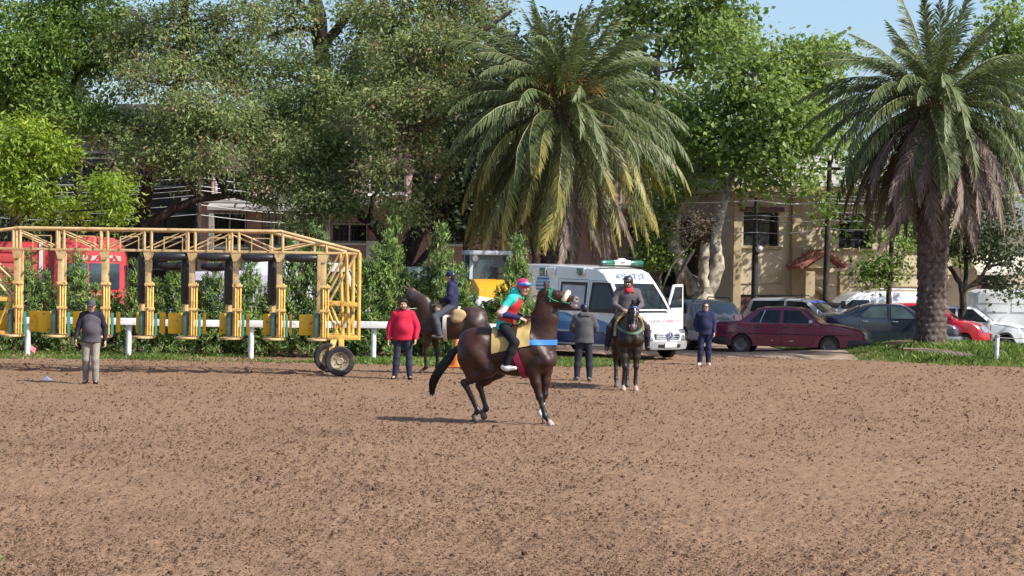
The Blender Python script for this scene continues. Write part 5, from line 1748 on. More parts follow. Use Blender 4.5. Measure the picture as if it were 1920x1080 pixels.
def silver_wagon():
    D = 65.0
    b = at(1556, 600, D)
    yaw = R(-28)
    h = Vector((math.cos(yaw), math.sin(yaw), 0))
    loc = Vector((b.x, D, 0)) - h * .95
    top = hatch_top(1.56, 2.05, .92, 1.02, 1.06, .25, -1.6, -1.98, fl=.26, tailz=1.1)
    c = Car('minivan', 'silver minivan with a blue reflection painted on its windscreen behind the maroon sedan', 'car', (loc.x, loc.y, 0), yaw, top, (1.28, -1.28), 4.1, 1.74, 1.56, 1.05, silver, wheel_r=.31, floor=.26, tumble=.82, plan=.2)
    for x in (1.28, -1.28): c.wheel(x, .31, .19, 'steel')
    c.face('windscreen', (.97, 1.10), (.50, 1.45), -.9, .9, glass_blue, n=10)
    c.face('painted_reflection', (.56, 1.405), (.50, 1.45), -.9, .9, blue_t, n=10, off=.010, thick=.004)  # blue reflection on the windscreen, put into colour as a strip
    c.side('side_window', [(.75, 1.08), (.35, 1.45), (-.25, 1.48), (-.25, 1.07)], glass); c.side('side_window', [(-.35, 1.07), (-.35, 1.48), (-1.5, 1.45), (-1.6, 1.10)], glass)
    for sd in (-1, 1): MB().tube([(.1, sd * .62, 1.53), (0, sd * .62, 1.61), (-1.4, sd * .62, 1.61), (-1.5, sd * .62, 1.52)], .018, 6).build('roof_rail', black_plastic, c.t)
    for f0, f1 in ((-.96, -.55), (.55, .96)): c.face('headlight', (2.04, .7), (1.9, .92), f0, f1, lamp_clear, off=.014, n=4)
    c.face('rear_window', (-1.72, 1.40), (-1.88, 1.15), -.8, .8, glass, n=6)
    c.seam([(-.3, .32), (-.3, 1.48)]); c.mirror(.8, 1.12, silver)


silver_wagon()


def van(label, loc, yaw, L, W, H, paint, hood=True, panels=0, group=None, wheel_r=.31, windows=True, name='van'):
    hx = L / 2
    top = [(hx - .05, .30), (hx, .5), (hx - .02, .80), (hx - .30, 1.02), (hx - .75, 1.18), (hx - 1.25, H - .22), (hx - 1.55, H - .05), (0, H), (-hx + .3, H - .01), (-hx + .06, H - .10), (-hx, 1.2), (-hx, .45), (-hx + .06, .34)]
    wx = (hx - .78, -hx + .85)
    c = Car(name, label, 'van', loc, yaw, top, wx, L, W, H, 1.15, paint, wheel_r=wheel_r, floor=.30, tumble=.88, plan=.18, group=group)
    for x in wx: c.wheel(x, wheel_r, .2, 'steel')
    c.face('windscreen', (hx - .79, 1.22), (hx - 1.24, H - .26), -.9, .9, glass, n=10)
    if windows: c.side('side_window', [(hx - .95, 1.2), (hx - 1.32, H - .28), (hx - 1.9, H - .28), (hx - 1.9, 1.2)], glass)
    for i in range(panels):
        x1 = hx - 2.05 - i * 1.25; x0 = max(x1 - 1.15, -hx + .12)
        c.side('panel', [(x0, 1.18), (x1, 1.18), (x1, H - .52), (x0, H - .52)], paint, off=.016)
        c.side('panel', [(x0, H - .44), (x1, H - .44), (x1, H - .20), (x0, H - .20)], paint, off=.016)
    c.seam([(hx - 1.98, .4), (hx - 1.98, H - .15)])
    c.face('rear_door', (-hx, .5), (-hx + .05, H - .2), -.88, -.02, paint, off=.012, n=5); c.face('rear_door', (-hx, .5), (-hx + .05, H - .2), .02, .88, paint, off=.012, n=5)
    for f0, f1 in ((-.97, -.6), (.6, .97)):
        c.face('headlight', (hx - .01, .62), (hx - .16, .92), f0, f1, lamp_clear, off=.014, n=4)
        c.face('tail_light', (-hx, .8), (-hx + .01, 1.1), f0 * .99, f1 * .99, lamp_red, off=.02, n=2)
    c.bumper(hx, .30, .52, grey_pl, wrap=.4, d=.04); c.bumper(-hx, .34, .52, grey_pl, wrap=.3, d=.04)
    c.mirror(hx - .98, 1.32, black_plastic, (.14, .18, .24))
    return c


D = 67.0
v = at(1941, 600, D)
van('tall pale grey panel van standing behind the white crossover', (v.x, D, 0), R(-7), 4.6, 1.9, 1.90, dull_w, panels=2)
D = 68.0
v = at(1645, 600, D)
c = van('white roofed van showing above the dark blue sedan', (v.x - .25, D, 0), R(186), 4.4, 1.85, 1.78, white_p, panels=1)
for sd in (-.45, .45): MB().tube([(-.3, sd, 1.78), (-.3, sd, 1.85), (-1.6, sd, 1.85), (-1.6, sd, 1.77)], .018, 5).build('roof_rack', chrome, c.t)
D = 58.5
v = at(420, 600, D)
van('pale lilac van parked behind the hedge under the padded gate rolls', (v.x, D, 0), R(184), 4.9, 1.95, 2.25, lilac_p, panels=2)
D = 59.5
v = at(575, 600, D)
van('white box van with a blue door stripe behind the gate\'s wheeled end', (v.x + .3, D, 0), R(-4), 4.6, 1.95, 2.55, white_p, panels=2).side('blue_stripe', [(-.55, 1.0), (-.15, 1.0), (-.15, 2.1), (-.55, 2.1)], blue_a, off=.02, sides=(-1,))
D = 60.0
v = at(772, 600, D)
van('grey green van roof showing between the hedge tops beside the red hoodie', (v.x, D, 0), R(178), 4.4, 1.85, 2.42, carpaint('grey_green_paint', (.30, .33, .31), rough=.5, coat=.2), panels=2)


def pickup():
    D = 57.0
    v = at(915, 600, D)
    yaw = R(-42)
    top = hatch_top(1.66, 2.1, 1.0, .9, 1.1, .2, -.9, -2.1, fl=.3, tailz=1.0)
    c = Car('car', 'white car half hidden by the hedge under the loader', 'car', (v.x - .1, D, 0), yaw, top, (1.3, -1.3), 4.3, 1.75, 1.66, 1.08, white_p, wheel_r=.32, floor=.28, plan=.2)
    for x in (1.3, -1.3): c.wheel(x, .32, .2, 'steel')
    c.face('windscreen', (.86, 1.14), (.42, 1.55), -.9, .9, glass, n=10)
    c.side('side_window', [(.66, 1.13), (.26, 1.54), (-.2, 1.57), (-.2, 1.12)], glass); c.side('side_window', [(-.3, 1.12), (-.3, 1.57), (-.8, 1.55), (-1.2, 1.2)], glass)
    for f0, f1 in ((-.96, -.55), (.55, .96)): c.face('headlight', (2.09, .72), (1.95, .95), f0, f1, lamp_clear, off=.014, n=4)
    c.seam([(-.25, .35), (-.25, 1.58)]); c.mirror(.72, 1.18, white_p)


pickup()


def loader():
    """Yellow wheel loader: grey framed cab, sloped engine cover, exhaust stub."""
    D = 58.6
    v = at(912, 600, D)
    t = thing('wheel_loader', 'yellow wheel loader with a grey framed glass cab above the hedge', 'loader', (v.x, D, 0), R(-78))
    yel = mat('machine_yellow', (0.62, 0.33, 0.015), rough=.4, var=.12, coat=.3)
    gr = mat('cab_grey', (0.38, 0.41, 0.45), rough=.4, var=.08)
    z0, z1 = 2.08, 2.86
    for sx in (-.45, .5):
        for sy in (-.56, .56): MB().bar((sx * 1.1, sy * 1.06, z0), (sx, sy, z1 - .06), .09).build('cab_post', gr, t)
    MB().box((0, 0, z1), (1.3, 1.32, .13)).build('cab_roof', gr, t, bevel=.04)
    MB().box((.535, 0, (z0 + z1) / 2 - .02), (.02, 1.04, z1 - z0 - .1)).build('cab_window', glass_blue, t)
    for sy in (-1, 1): MB().box((0, sy * .585, (z0 + z1) / 2 - .02), (.88, .02, z1 - z0 - .1)).build('cab_window', glass_blue, t)
    MB().box((-.5, 0, (z0 + z1) / 2 - .02), (.02, 1.0, z1 - z0 - .1)).build('cab_window', glass_blue, t)
    for sy in (-.5, .5):
        l = MB().lathe([(.02, .0), (.085, .02), (.10, .10), (.10, .13)], 14, 'X', (.60, sy, z1 - .16)).build('work_lamp', black_plastic, t, smooth=40)
        MB().lathe([(.001, .135), (.09, .135)], 14, 'X', (.60, sy, z1 - .16), cap=False).build('lamp_lens', lamp_clear, l)
    MB().prism([(.62, 1.0), (.62, 2.10), (1.1, 2.10), (1.95, 1.84), (2.0, 1.0)], -.62, .62).build('engine_cover', yel, t, bevel=.05)
    MB().prism([(-1.2, .8), (-1.2, 2.0), (.6, 2.05), (.6, .8)], -.6, .6).build('chassis', yel, t, bevel=.04)
    MB().lathe([(.10, 2.06), (.11, 2.26), (.14, 2.28), (.14, 2.44), (.11, 2.46)], 16, 'Z', (1.05, .12, 0)).build('exhaust', black_plastic, t, smooth=40)
    for x in (1.3, -1.0):
        for sy in (-1, 1):
            w = MB().lathe([(.3, -.2), (.58, -.22), (.68, -.15), (.68, .15), (.58, .22), (.3, .2)], 28, 'Y', (x, sy * .82, .68)).build('wheel', rubber, t, smooth=40)
            MB().lathe([(.05, .2), (.3, .21), (.3, .1)], 18, 'Y', (x, sy * .82, .68)).build('rim', yel, w, smooth=40)
    MB().box((0, -.75, 2.35), (.1, .05, .22)).build('mirror', black_plastic, t)


loader()


def red_truck():
    D = 60.5
    a = at(106, 500, D); b = at(236, 500, D)
    t = thing('truck', 'red truck with a rounded cab and faded white patches at the left edge', 'truck', ((a.x + b.x) / 2, D, 0), R(-82))
    rp = mat('faded_red_paint', (0.52, 0.04, 0.045), col2=(0.60, 0.09, 0.09), rough=.45, scale=1.2, coat=.2)
    fade = mat('faded_patch', (0.42, 0.05, 0.05), col2=(0.72, 0.55, 0.52), rough=.6, scale=9, lo=.5, hi=.56)
    w = (b.x - a.x) / 2
    zt = at(170, 442, D).z
    # cab: rounded box with the windscreen facing the track
    prof = []
    for y, z in [(-w, .55), (-w * 1.0, 1.2), (-w * .985, 2.0), (-w * .95, zt - .65), (-w * .86, zt - .28), (-w * .6, zt - .06), (0, zt), (w * .6, zt - .06), (w * .86, zt - .28), (w * .95, zt - .65), (w * .985, 2.0), (w, 1.2), (w, .55)]:
        prof.append((y, z))
    cab = MB().prism(prof, -1.9, .95, plane='YZ').build('cab', rp, t, bevel=.07)
    z0, z1 = at(170, 548, D).z + .12, at(170, 493, D).z
    for y0, y1 in ((-w * .86, -.03), (.03, w * .86)):
        MB().box((.955, (y0 + y1) / 2, (z0 + z1) / 2), (.03, y1 - y0, z1 - z0)).build('windscreen', glass_blue, t, bevel=.012)
    for sd in (-1, 1):
        MB().box((0.2, sd * (w + .0), (z0 + z1) / 2), (.8, .03, z1 - z0 - .1)).build('side_window', glass_blue, t)
        MB().box((.9, sd * (w + .16), (z0 + z1) / 2), (.08, .16, .42)).build('mirror', black_plastic, t, bevel=.02)
    MB().box((.958, .3, z1 + .16), (.012, w * 1.2, .16)).build('faded_panel', fade, t)
    MB().box((.958, .0, z0 - .14), (.012, w * 1.6, .10)).build('faded_panel', fade, t)
    MB().box((1.0, 0, .75), (.18, w * 2.0, .36)).build('bumper', dull_w, t, bevel=.05)
    MB().box((.96, 0, 1.2), (.04, w * 1.3, .3)).build('grille', black_plastic, t)
    for sd in (-1, 1):
        MB().lathe([(.02, .0), (.12, .0), (.12, .05)], 16, 'X', (.99, sd * w * .75, 1.18)).build('headlight', lamp_clear, t, smooth=40)
        for x in (0, -3.2):
            wl = MB().lathe([(.25, -.14), (.42, -.14), (.48, -.1), (.48, .1), (.42, .14), (.25, .14)], 26, 'Y', (x, sd * (w - .14), .48)).build('wheel', rubber, t, smooth=40)
            MB().lathe([(.04, .13), (.25, .14), (.25, .05)], 16, 'Y', (x, sd * (w - .14), .48)).build('rim', steel_rim, wl, smooth=40)
    MB().box((-3.2, 0, .75), (3.6, .9, .25)).build('chassis', black_plastic, t)
    # corrugated box body beside: the second vehicle at the very edge
    a2, b2 = at(-130, 500, D + 1), at(72, 500, D + 1)
    t2 = thing('box_trailer', 'red slatted box trailer with a white corner post left of the truck', 'trailer', ((a2.x + b2.x) / 2, D + 1, 0))
    wz = at(40, 453, D + 1).z; ww = b2.x - a2.x
    MB().box((0, 1.4, (wz + .7) / 2), (ww, 2.6, wz - .7)).build('box', rp, t2)
    for k in range(7):
        z = .85 + (wz - .9) * (k + .5) / 7
        MB().box((0, .075, z), (ww - .1, .05, (wz - .9) / 7 - .05)).build('plank', rp, t2, bevel=.012)
    MB().box((ww / 2 + .05, .1, (wz + .6) / 2), (.09, .12, wz - .6)).build('corner_post', white_paint, t2)
    MB().box((0, 1.4, .6), (ww - .3, 1.0, .2)).build('chassis', black_plastic, t2)
    for x in (-.8, .8):
        for yy in (.25, 2.5):
            wl = MB().lathe([(.2, -.12), (.44, -.12), (.48, -.08), (.48, .08), (.44, .12), (.2, .12)], 22, 'Y', (x, yy, .48)).build('wheel', rubber, t2, smooth=40)


red_truck()
# ------------------------------------------------------------------ white running rail
rail_w = mat('rail_white', (0.74, 0.74, 0.73), rough=.5, var=.06, scale=3)
post_w = mat('post_white', (0.50, 0.52, 0.53), rough=.6, col2=(0.72, 0.73, 0.74), scale=4)


def running_rail():
    D = 52.4
    x0, x1 = at(-60, 600, D).x, at(962, 600, D).x
    t = thing('running_rail', 'white running rail on white posts along the hedge', 'rail', ((x0 + x1) / 2, D, 0))
    ox = t.location.x
    n = 6
    for i in range(n):
        a, b = x0 + (x1 - x0) * i / n, x0 + (x1 - x0) * (i + 1) / n
        MB().box(((a + b) / 2 - ox, 0, .895 + .012 * math.sin(i * 2)), (b - a - .006, .07, .18)).build('rail_board', rail_w, t, bevel=.012)
    for px in (-45, 50, 240, 470, 700, 905):
        x = at(px, 600, D).x - ox
        MB().tube([(x, .11, -.08), (x + .01, .11, .94)], .072, 14).build('post', post_w, t, smooth=50)


running_rail()

# ------------------------------------------------------------------ starting gate
yel_pale = mat('gate_cream_yellow', (0.41, 0.275, 0.12), col2=(0.56, 0.40, 0.195), rough=.55, scale=3.5, bump=.002, detail=8)
yel = mat('gate_yellow', (0.52, 0.29, 0.045), col2=(0.68, 0.43, 0.10), rough=.5, scale=4, bump=.002)
yel_rust = mat('gate_rusty_yellow', (0.20, 0.075, 0.03), col2=(0.66, 0.43, 0.16), rough=.7, scale=7, lo=.36, hi=.5, detail=8, bump=.003)
door_y = mat('gate_door_yellow', (0.13, 0.06, 0.025), col2=(0.74, 0.42, 0.015), rough=.5, scale=9, lo=.30, hi=.40, detail=8)
pad_b = mat('black_padding', (0.014, 0.014, 0.017), rough=.42, var=.35, scale=5, bump=.008, bscale=8)
pad_g = mat('green_padding', (0.055, 0.105, 0.085), rough=.5, var=.2, scale=5, bump=.006, bscale=9)
pad_t = mat('teal_padding', (0.03, 0.18, 0.16), rough=.5, var=.15)
tyre_mud = mat('muddy_tyre', (0.020, 0.020, 0.022), col2=(0.10, 0.075, 0.055), rough=.9, scale=5, lo=.5, hi=.75)
rim_mud = mat('muddy_rim', (0.20, 0.15, 0.09), col2=(0.34, 0.27, 0.18), rough=.7, scale=7)


def add_rust(m, col, scale, lo, hi):
    nt = m.node_tree; N = nt.nodes; L = nt.links
    b = N['Principled BSDF']; old = b.inputs['Base Color'].links[0].from_socket
    tc = N.new('ShaderNodeTexCoord'); no = N.new('ShaderNodeTexNoise'); no.inputs['Scale'].default_value = scale; no.inputs['Detail'].default_value = 8; no.inputs['Roughness'].default_value = .7
    L.new(tc.outputs['Object'], no.inputs['Vector'])
    rp = N.new('ShaderNodeValToRGB'); rp.color_ramp.elements[0].position = lo; rp.color_ramp.elements[1].position = hi
    L.new(no.outputs['Fac'], rp.inputs[0])
    mx = N.new('ShaderNodeMix'); mx.data_type = 'RGBA'
    L.new(rp.outputs[0], mx.inputs[0]); L.new(old, mx.inputs[6]); mx.inputs[7].default_value = (*col, 1)
    L.new(mx.outputs[2], b.inputs['Base Color'])


add_rust(yel_pale, (.19, .095, .045), 5.5, .55, .68)
add_rust(yel, (.19, .075, .03), 6.5, .56, .67)
add_rust(rail_w, (.33, .32, .29), 4.0, .58, .70)
add_rust(white_paint, (.40, .38, .34), 3.0, .60, .75)
add_rust(pink, (.30, .19, .165), 1.3, .50, .66)
add_rust(cream, (.36, .29, .20), 1.1, .52, .68)
add_rust(soil, (.150, .092, .060), .40, .50, .74)
add_rust(maroon, (.11, .05, .05), 2.6, .60, .72)


def starting_gate():
    D = 45.3
    xL, xR = at(32, 540, D).x, at(606, 540, D).x
    t = thing('starting_gate', 'yellow horse racing starting gate with padded stalls and a wheeled end', 'starting gate', ((xL + xR) / 2, D, 0))
    ox = t.location.x
    n = 8
    cols = [xL - ox + (xR - xL) * i / (n - 1) for i in range(n)]
    sp = cols[1] - cols[0]
    ZT, ZL, ZB = 3.24, 2.77, .80
    RX, RY = -.40, 1.25                                    # rear frame offset
    def tube(name, pts, r, m, nn=10, par=None): return MB().tube(pts, r, nn).build(name, m, par or t, smooth=50)
    def bar(name, a, b, w, h, m, par=None): return MB().bar(a, b, w, h).build(name, m, par or t, bevel=.006)
    xa, xb = cols[0], cols[5] + sp * .98 - .02              # straight part of the upper chord
    xb = at(527, 438, D).x - ox
    xe = at(674, 478, D).x - ox                             # right hand end frame
    xs = cols[0] - (xe - cols[-1]) - .35                    # left hand end frame, outside the picture
    for dx, dy in ((0, 0), (RX, RY)):
        f = (lambda x, z: (x + dx, dy, z))
        tube('top_chord', [f(xa, ZT), f(xb, ZT)], .042, yel_pale, 12)
        tube('sloping_chord', [f(xb, ZT), f(xe, ZL + .03)], .040, yel_pale, 12)
        tube('sloping_chord', [f(xa, ZT), f(xs, ZL + .3)], .040, yel_pale, 12)
        bar('lower_chord', f(xs, ZL), f(xe, ZL), .055, .055, yel_pale)
        for i, x in enumerate(cols):
            zt = ZT if x <= xb + .05 else ZT - (x - xb) / (xe - xb) * (ZT - ZL)
            tube('upright', [f(x + .06, ZL), f(x + .06, zt)], .036, yel_pale)
            if dy == 0 and i < 6: tube('upright', [f(x - .10, ZL), f(x - .10, zt)], .032, yel_pale)
            if i < n - 2:
                a, b = (f(x + .10, ZT - .06), f(cols[i + 1] - .08, ZL + .06))
                if i % 4 in (2, 3) or i == 4: a, b = (f(x + .12, ZL + .06), f(cols[i + 1] - .12, ZT - .06))
                tube('brace', [a, b], .019, yel_pale, 8)
                if dy == 0: tube('brace', [(a[0] + .02, a[1] + .08, a[2] - .11), (b[0] - .02, b[1] + .08, b[2] - .11 if b[2] < a[2] else b[2] - .13)], .016, yel_pale, 8)
                if dy == 0:
                    m = MB()
                    xm = x + sp * .36
                    m.bar((xm, -.05, ZL + .03), (xm, -.05, ZT - .16), .020).bar((xm, -.05, ZT - .16), (xm + sp * .42, -.05, ZT - .16), .020).bar((xm + sp * .42, -.05, ZT - .16), (xm + sp * .42, -.05, ZL + .03), .020)
                    m.build('light_frame', yel_pale, t)
            elif i == n - 2:
                tube('brace', [f(x + .1, ZL + .05), f(cols[-1] - .05, ZL + .24)], .024, yel_pale, 8)
    for x in cols:
        tube('cross_tie', [(x + .06, 0, ZL), (x + .06 + RX, RY, ZL)], .03, yel_pale)
        zt = ZT if x <= xb + .05 else ZT - (x - xb) / (xe - xb) * (ZT - ZL)
        tube('cross_tie', [(x + .06, 0, zt), (x + .06 + RX, RY, zt)], .026, yel_pale)
    for i, x in enumerate(cols):
        # front post with flared head, rear post behind it
        bar('post', (x, 0, 1.48), (x, 0, ZL - .18), .125, .12, yel_pale)
        MB().prism([(x - .06, ZL - .22), (x + .06, ZL - .22), (x + .12, ZL - .04), (x - .11, ZL - .04)], -.085, .07).build('post_head', yel_pale, t)
        bar('lower_post', (x, 0, ZB + .04), (x, 0, 1.478), .115, .115, yel_rust)
        bar('rear_post', (x + RX * .45, RY * .85, ZB + .25), (x + RX * .45, RY * .85, ZL - .04), .12, .10, yel_pale)
        # gate bars folded against the post
        for dx, dyy, zt in ((.065, -.11, 2.02), (.125, -.10, 2.05), (.015, -.13, 1.98)):
            tube('gate_bar', [(x + dx, dyy, ZB + .05), (x + dx, dyy, zt - .05), (x + dx - .03, dyy + .03, zt)], .021, yel, 8)
        for z in (1.45, 2.0): bar('clamp', (x - .06, -.13, z), (x + .17, -.13, z), .05, .06, yel_rust)
        # foot board
        m = MB()
        pts = [(x + .22 * math.cos(a) + (-.05 if math.cos(a) < 0 else 0), .9 * math.sin(a) * (.35 if math.sin(a) < 0 else 1.0) + .1) for a in np.linspace(0, 2 * PI, 20, endpoint=False)]
        m.prism([(p[0] + (-.10), p[1]) for p in pts], ZB - .03, ZB + .02, plane='XY').build('foot_board', yel_pale, t, bevel=.01)
        # pads beside the horse's flank
        MB().box((x - .135, .06, (ZB + 1.40) / 2 + .02), (.14, .30, 1.40 - ZB - .04)).build('flank_pad', pad_g, t, bevel=.055)
        if i != n - 1: MB().box((x + .165, .08, (ZB + 1.34) / 2 + .02), (.035, .22, 1.30 - ZB)).build('flank_pad', pad_t, t, bevel=.02)
        # swing doors
        wr = (.24, .22, .10, .14, .08, .08, .06, 0)[i]
        if wr: MB().box((x + .19 + wr / 2, .40, 1.115), (wr, .05, .48)).build('stall_door', door_y, t, bevel=.022)
        wl_ = (.36, .36, .05, .12, .38, .20, .20, .37)[i]
        MB().box((x - .20 - wl_ / 2, .25, 1.115), (wl_, .05, .48)).build('stall_door', door_y, t, bevel=.022)
        if i >= 3:
            if i < n - 1:
                o = MB().tube([(x - .20, .34, 1.56), (x - .20, .34, 1.62), (x - .20, .33, 2.1), (x - .20, .33, 2.60), (x - .20, .33, 2.65)], [.09, .112, .115, .112, .1], 16).build('pad_roll', pad_b, t, smooth=60)
                MB().tube([(x - .20, .34, ZB + .5), (x - .20, .34, 1.56)], .07, 10).build('pad_core', yel_pale, o)
                m = MB().tube([(x + .16, -.10, 2.66), (x + .24, -.13, 2.645), (x + .5, -.14, 2.63), (x + sp - .26, -.13, 2.645), (x + sp - .16, -.1, 2.655)], [.06, .09, .095, .09, .06], 14)
                m.tube([(x + .2, -.02, 2.69), (x + sp - .2, -.02, 2.69)], .05, 8)
                m.build('pad_roll', pad_b, t, smooth=60)
                if i < 5: MB().tube([(x + .05, RY * .8, 2.42), (x + .28, RY * .8, 2.40), (x + sp * .75, RY * .8, 2.42)], [.07, .10, .09], 12).build('pad_roll', pad_b, t, smooth=60)
    # wheeled end frames
    for sgn, x1, xc in ((1, xe, cols[-1]), (-1, xs, cols[0])):
        x0 = xc + sgn * .12
        for dx, dy in ((0, 0), (RX * .6, RY)):
            f = (lambda x, z: (x + dx, dy, z))
            tube('end_post', [f(x1, ZB), f(x1, ZL)], .048, yel)
            tube('end_post', [f(x1 - sgn * .22, ZB), f(x1 - sgn * .30, ZL)], .042, yel)
            bar('end_beam', f(x0, ZB + .05), f(x1, ZB + .05), .09, .10, yel)
            bar('end_beam', f(x0, 1.62), f(x1 - sgn * .02, 1.60), .08, .09, yel)
            tube('end_brace', [f(x0 + sgn * .05, 1.60), f(x0 + sgn * .36, ZB + .06)], .030, yel, 8)
            tube('end_brace', [f(x1 - sgn * .22, 1.60), f(x0 + sgn * .28, ZB + .06)], .030, yel, 8)
            tube('end_brace', [f(x1 - sgn * .08, 1.60), f(x1 - sgn * .28, ZB + .06)], .030, yel, 8)
            tube('end_brace', [f(x0 + sgn * .02, 1.66), f(x1 - sgn * .08, ZL - .04)], .030, yel_pale, 8)
            tube('end_brace', [f(x0 + sgn * .02, 2.1), f(x1 - sgn * .34, ZL - .04)], .026, yel_pale, 8)
        for z in (ZB + .05, 1.6, ZL): tube('cross_tie', [(x1, 0, z), (x1 + RX * .6, RY, z)], .04, yel)
        MB().tube([(x1 - sgn * .15, -.06, 1.42), (x1 - sgn * .15, -.17, 1.42)], .05, 12).build('winch', steel_rim, t, smooth=40)
        tube('pull_rope', [(x0 + sgn * .42, -.08, ZL - .05), (x0 + sgn * .40, -.08, 2.1), (x0 + sgn * .36, -.08, 1.62)], .008, mat('rope', (.25, .13, .08), rough=.9), 5)
        # axle and wheels
        wx = (at(637, 680, 44.9).x - ox) if sgn > 0 else x1 + .4
        bar('axle', (wx, -.35, .34), (wx - .36, 1.15, .34), .09, .09, yel_rust)
        bar('axle_leg', (wx, -.08, .34), (wx, .0, ZB + .02), .12, .10, yel); bar('axle_leg', (wx - .32, .95, .34), (wx - .28, RY, ZB + .02), .12, .10, yel_rust)
        for q in ((wx, -.40, .335), (wx - .40, 1.15, .335)):
            r, w = .335, .20
            wl = MB().lathe([(r * .60, -w * .42), (r * .70, -w * .5), (r * .92, -w * .5), (r, -w * .34), (r, w * .34), (r * .92, w * .5), (r * .70, w * .5), (r * .60, w * .42)], 36, 'Y', cap=False).build('wheel', tyre_mud, t, smooth=35)
            wl.location = q; wl.rotation_euler = (0, 0, R(7))
            rm = MB().lathe([(.02, -.25 * w), (r * .20, -.30 * w), (r * .28, -.20 * w), (r * .44, -.26 * w), (r * .52, -.40 * w), (r * .62, -.46 * w), (r * .64, -.2 * w), (r * .62, .4 * w)], 28, 'Y', cap=True)
            for k in range(5): rm.lathe([(.02, -.27 * w), (.018, -.33 * w), (.001, -.33 * w)], 8, 'Y', (r * .36 * math.cos(k * 1.2566), 0, r * .36 * math.sin(k * 1.2566)), cap=False)
            rm.build('rim', rim_mud, wl, smooth=35)


starting_gate()

# ------------------------------------------------------------------ poles, cables, posts and small things
def street_bits():
    D = 70.0
    b = grd(1414, D)
    t = thing('lamp_post', 'black lamp post with a round white globe in front of the cream house', 'lamp post', b)
    zl = at(1414, 466, D).z
    MB().tube([(0, 0, -.1), (0, 0, zl - .1), (0, 0, at(1414, 370, D).z)], [.14, .11, .06], 12).build('pole', iron, t, smooth=60)
    MB().lathe([(.19, 0), (.16, .25), (.2, .3), (.14, .4)], 12, 'Z', (0, 0, 0)).build('base', iron, t, smooth=50)
    m = MB().lathe([(.01, -.13), (.08, -.11), (.125, -.04), (.13, .02), (.09, .09), (.01, .13)], 16, 'Z', (.10, -.26, zl), cap=False).build('globe', mat('milky_globe', (.42, .42, .42), rough=.3), t, smooth=60)
    MB().bar((0, 0, zl - .2), (.10, -.26, zl - .16), .05).build('bracket', iron, t)
    D = 69.0
    b = grd(1546, D)
    t = thing('utility_pole', 'slim dark utility pole left of the right hand palm', 'pole', b)
    MB().tube([(0, 0, -.1), (.09, 0, at(1548, 300, D).z)], [.12, .08], 12).build('pole', bark_dark, t, smooth=60)
    zt = at(1548, 316, D).z
    MB().box((.08, 0, zt), (.9, .09, .1)).build('cross_arm', bark_dark, t)
    for sx in (-.35, .35): MB().lathe([(.03, 0), (.045, .05), (.03, .1)], 8, 'Z', (.08 + sx, 0, zt + .05)).build('insulator', white_paint, t)
    D = 72
    b = grd(369, 72)
    t = thing('utility_pole', 'dark utility pole standing among the leaning tree limbs behind the gate', 'pole', b)
    MB().tube([(0, 0, -.1), (0, 0, at(369, 255, D).z)], [.13, .1], 12).build('pole', bark_dark, t, smooth=60)
    # overhead cables: each a sagging line between the two poles and beyond
    lab = ['uppermost thin cable strung across the cream house', 'second thin cable strung across the cream house', 'pale cable crossing just above the lamp post top', 'thin cable over the cream house window', 'low thin cable over the porch roof', 'lowest thin cable behind the lamp globe']
    for k, (ya, yb, yc) in enumerate([(315, 345, 372), (338, 362, 366), (374, 376, 379), (398, 404, 396), (406, 411, 412), (425, 436, 428)]):
        D1 = 69.2 + .1 * k
        p = [at(1180, ya, D1 + 1), at(1420, yb, D1), at(1546, yc, D1), at(1700, yc - 4, D1), at(1980, yc - 22, D1 + 1)]
        pts = []
        for a, b2 in zip(p[:-1], p[1:]):
            pts += [a.lerp(b2, f) - Vector((0, 0, .10 * math.sin(PI * f))) for f in (0, .25, .5, .75)]
        pts.append(p[-1])
        o = MB().tube(pts, .014 if k != 2 else .02, 5).build('cable', mat('cable_grey', (.20, .20, .20), rough=.6) if k != 2 else mat('cable_pale', (.5, .5, .48), rough=.6), None)
        tag(o, lab[k], 'cable', 'overhead cables in front of the cream house')
    for k, y in enumerate((332, 346, 352, 366, 381, 398)):
        D1 = 71.9
        p = [at(-60, y + 6, 76), at(369, y + (k % 3) * 2, D1), at(700, y + 14, 76)]
        pts = []
        for a, b2 in zip(p[:-1], p[1:]): pts += [a.lerp(b2, f) - Vector((0, 0, .22 * math.sin(PI * f))) for f in np.linspace(0, 1, 9)[:-1]]
        pts.append(p[-1])
        o = MB().tube(pts, .013, 5).build('cable', mat('cable_pale', (.5, .5, .48), rough=.6), None)
        tag(o, 'pale cable sagging between the trees behind the gate, ' + ['uppermost', 'second from the top', 'third from the top', 'third from the bottom', 'second from the bottom', 'lowest'][k], 'cable', 'overhead cables behind the gate')
    # white chained post on the bank
    p = gp(1868, 676)
    z = .06
    p = at(1868, 672, 54.6)
    t = thing('chain_post', 'short white post with a grey cap and cable at the right edge', 'post', (p.x, 54.6, z))
    MB().tube([(0, 0, -.15), (.02, 0, .68)], .06, 12).build('post', post_w, t, smooth=60)
    MB().lathe([(.068, .66), (.068, .73), (.02, .75)], 12, 'Z', (.02, 0, 0)).build('cap', concrete, t)
    MB().tube([(.02, 0, .66), (.5, .05, .64), (1.2, .1, .655), (2.5, .2, .66)], .012, 5).build('cable', mat('cable_grey', (.20, .20, .20)), t)
    # orange cone behind the rearing horse
    c = gp(856, 688)
    t = thing('traffic_cone', 'orange traffic cone standing on the verge between the two horses', 'cone', c)
    org = mat('cone_orange', (0.62, 0.17, 0.03), rough=.5)
    MB().lathe([(.17, .03), (.14, .2), (.055, .66), (.045, .72), (.02, .72)], 20).build('cone', org, t, smooth=60)
    MB().lathe([(.115, .30), (.085, .44)], 20, cap=False).build('band', white_print, t, smooth=60)
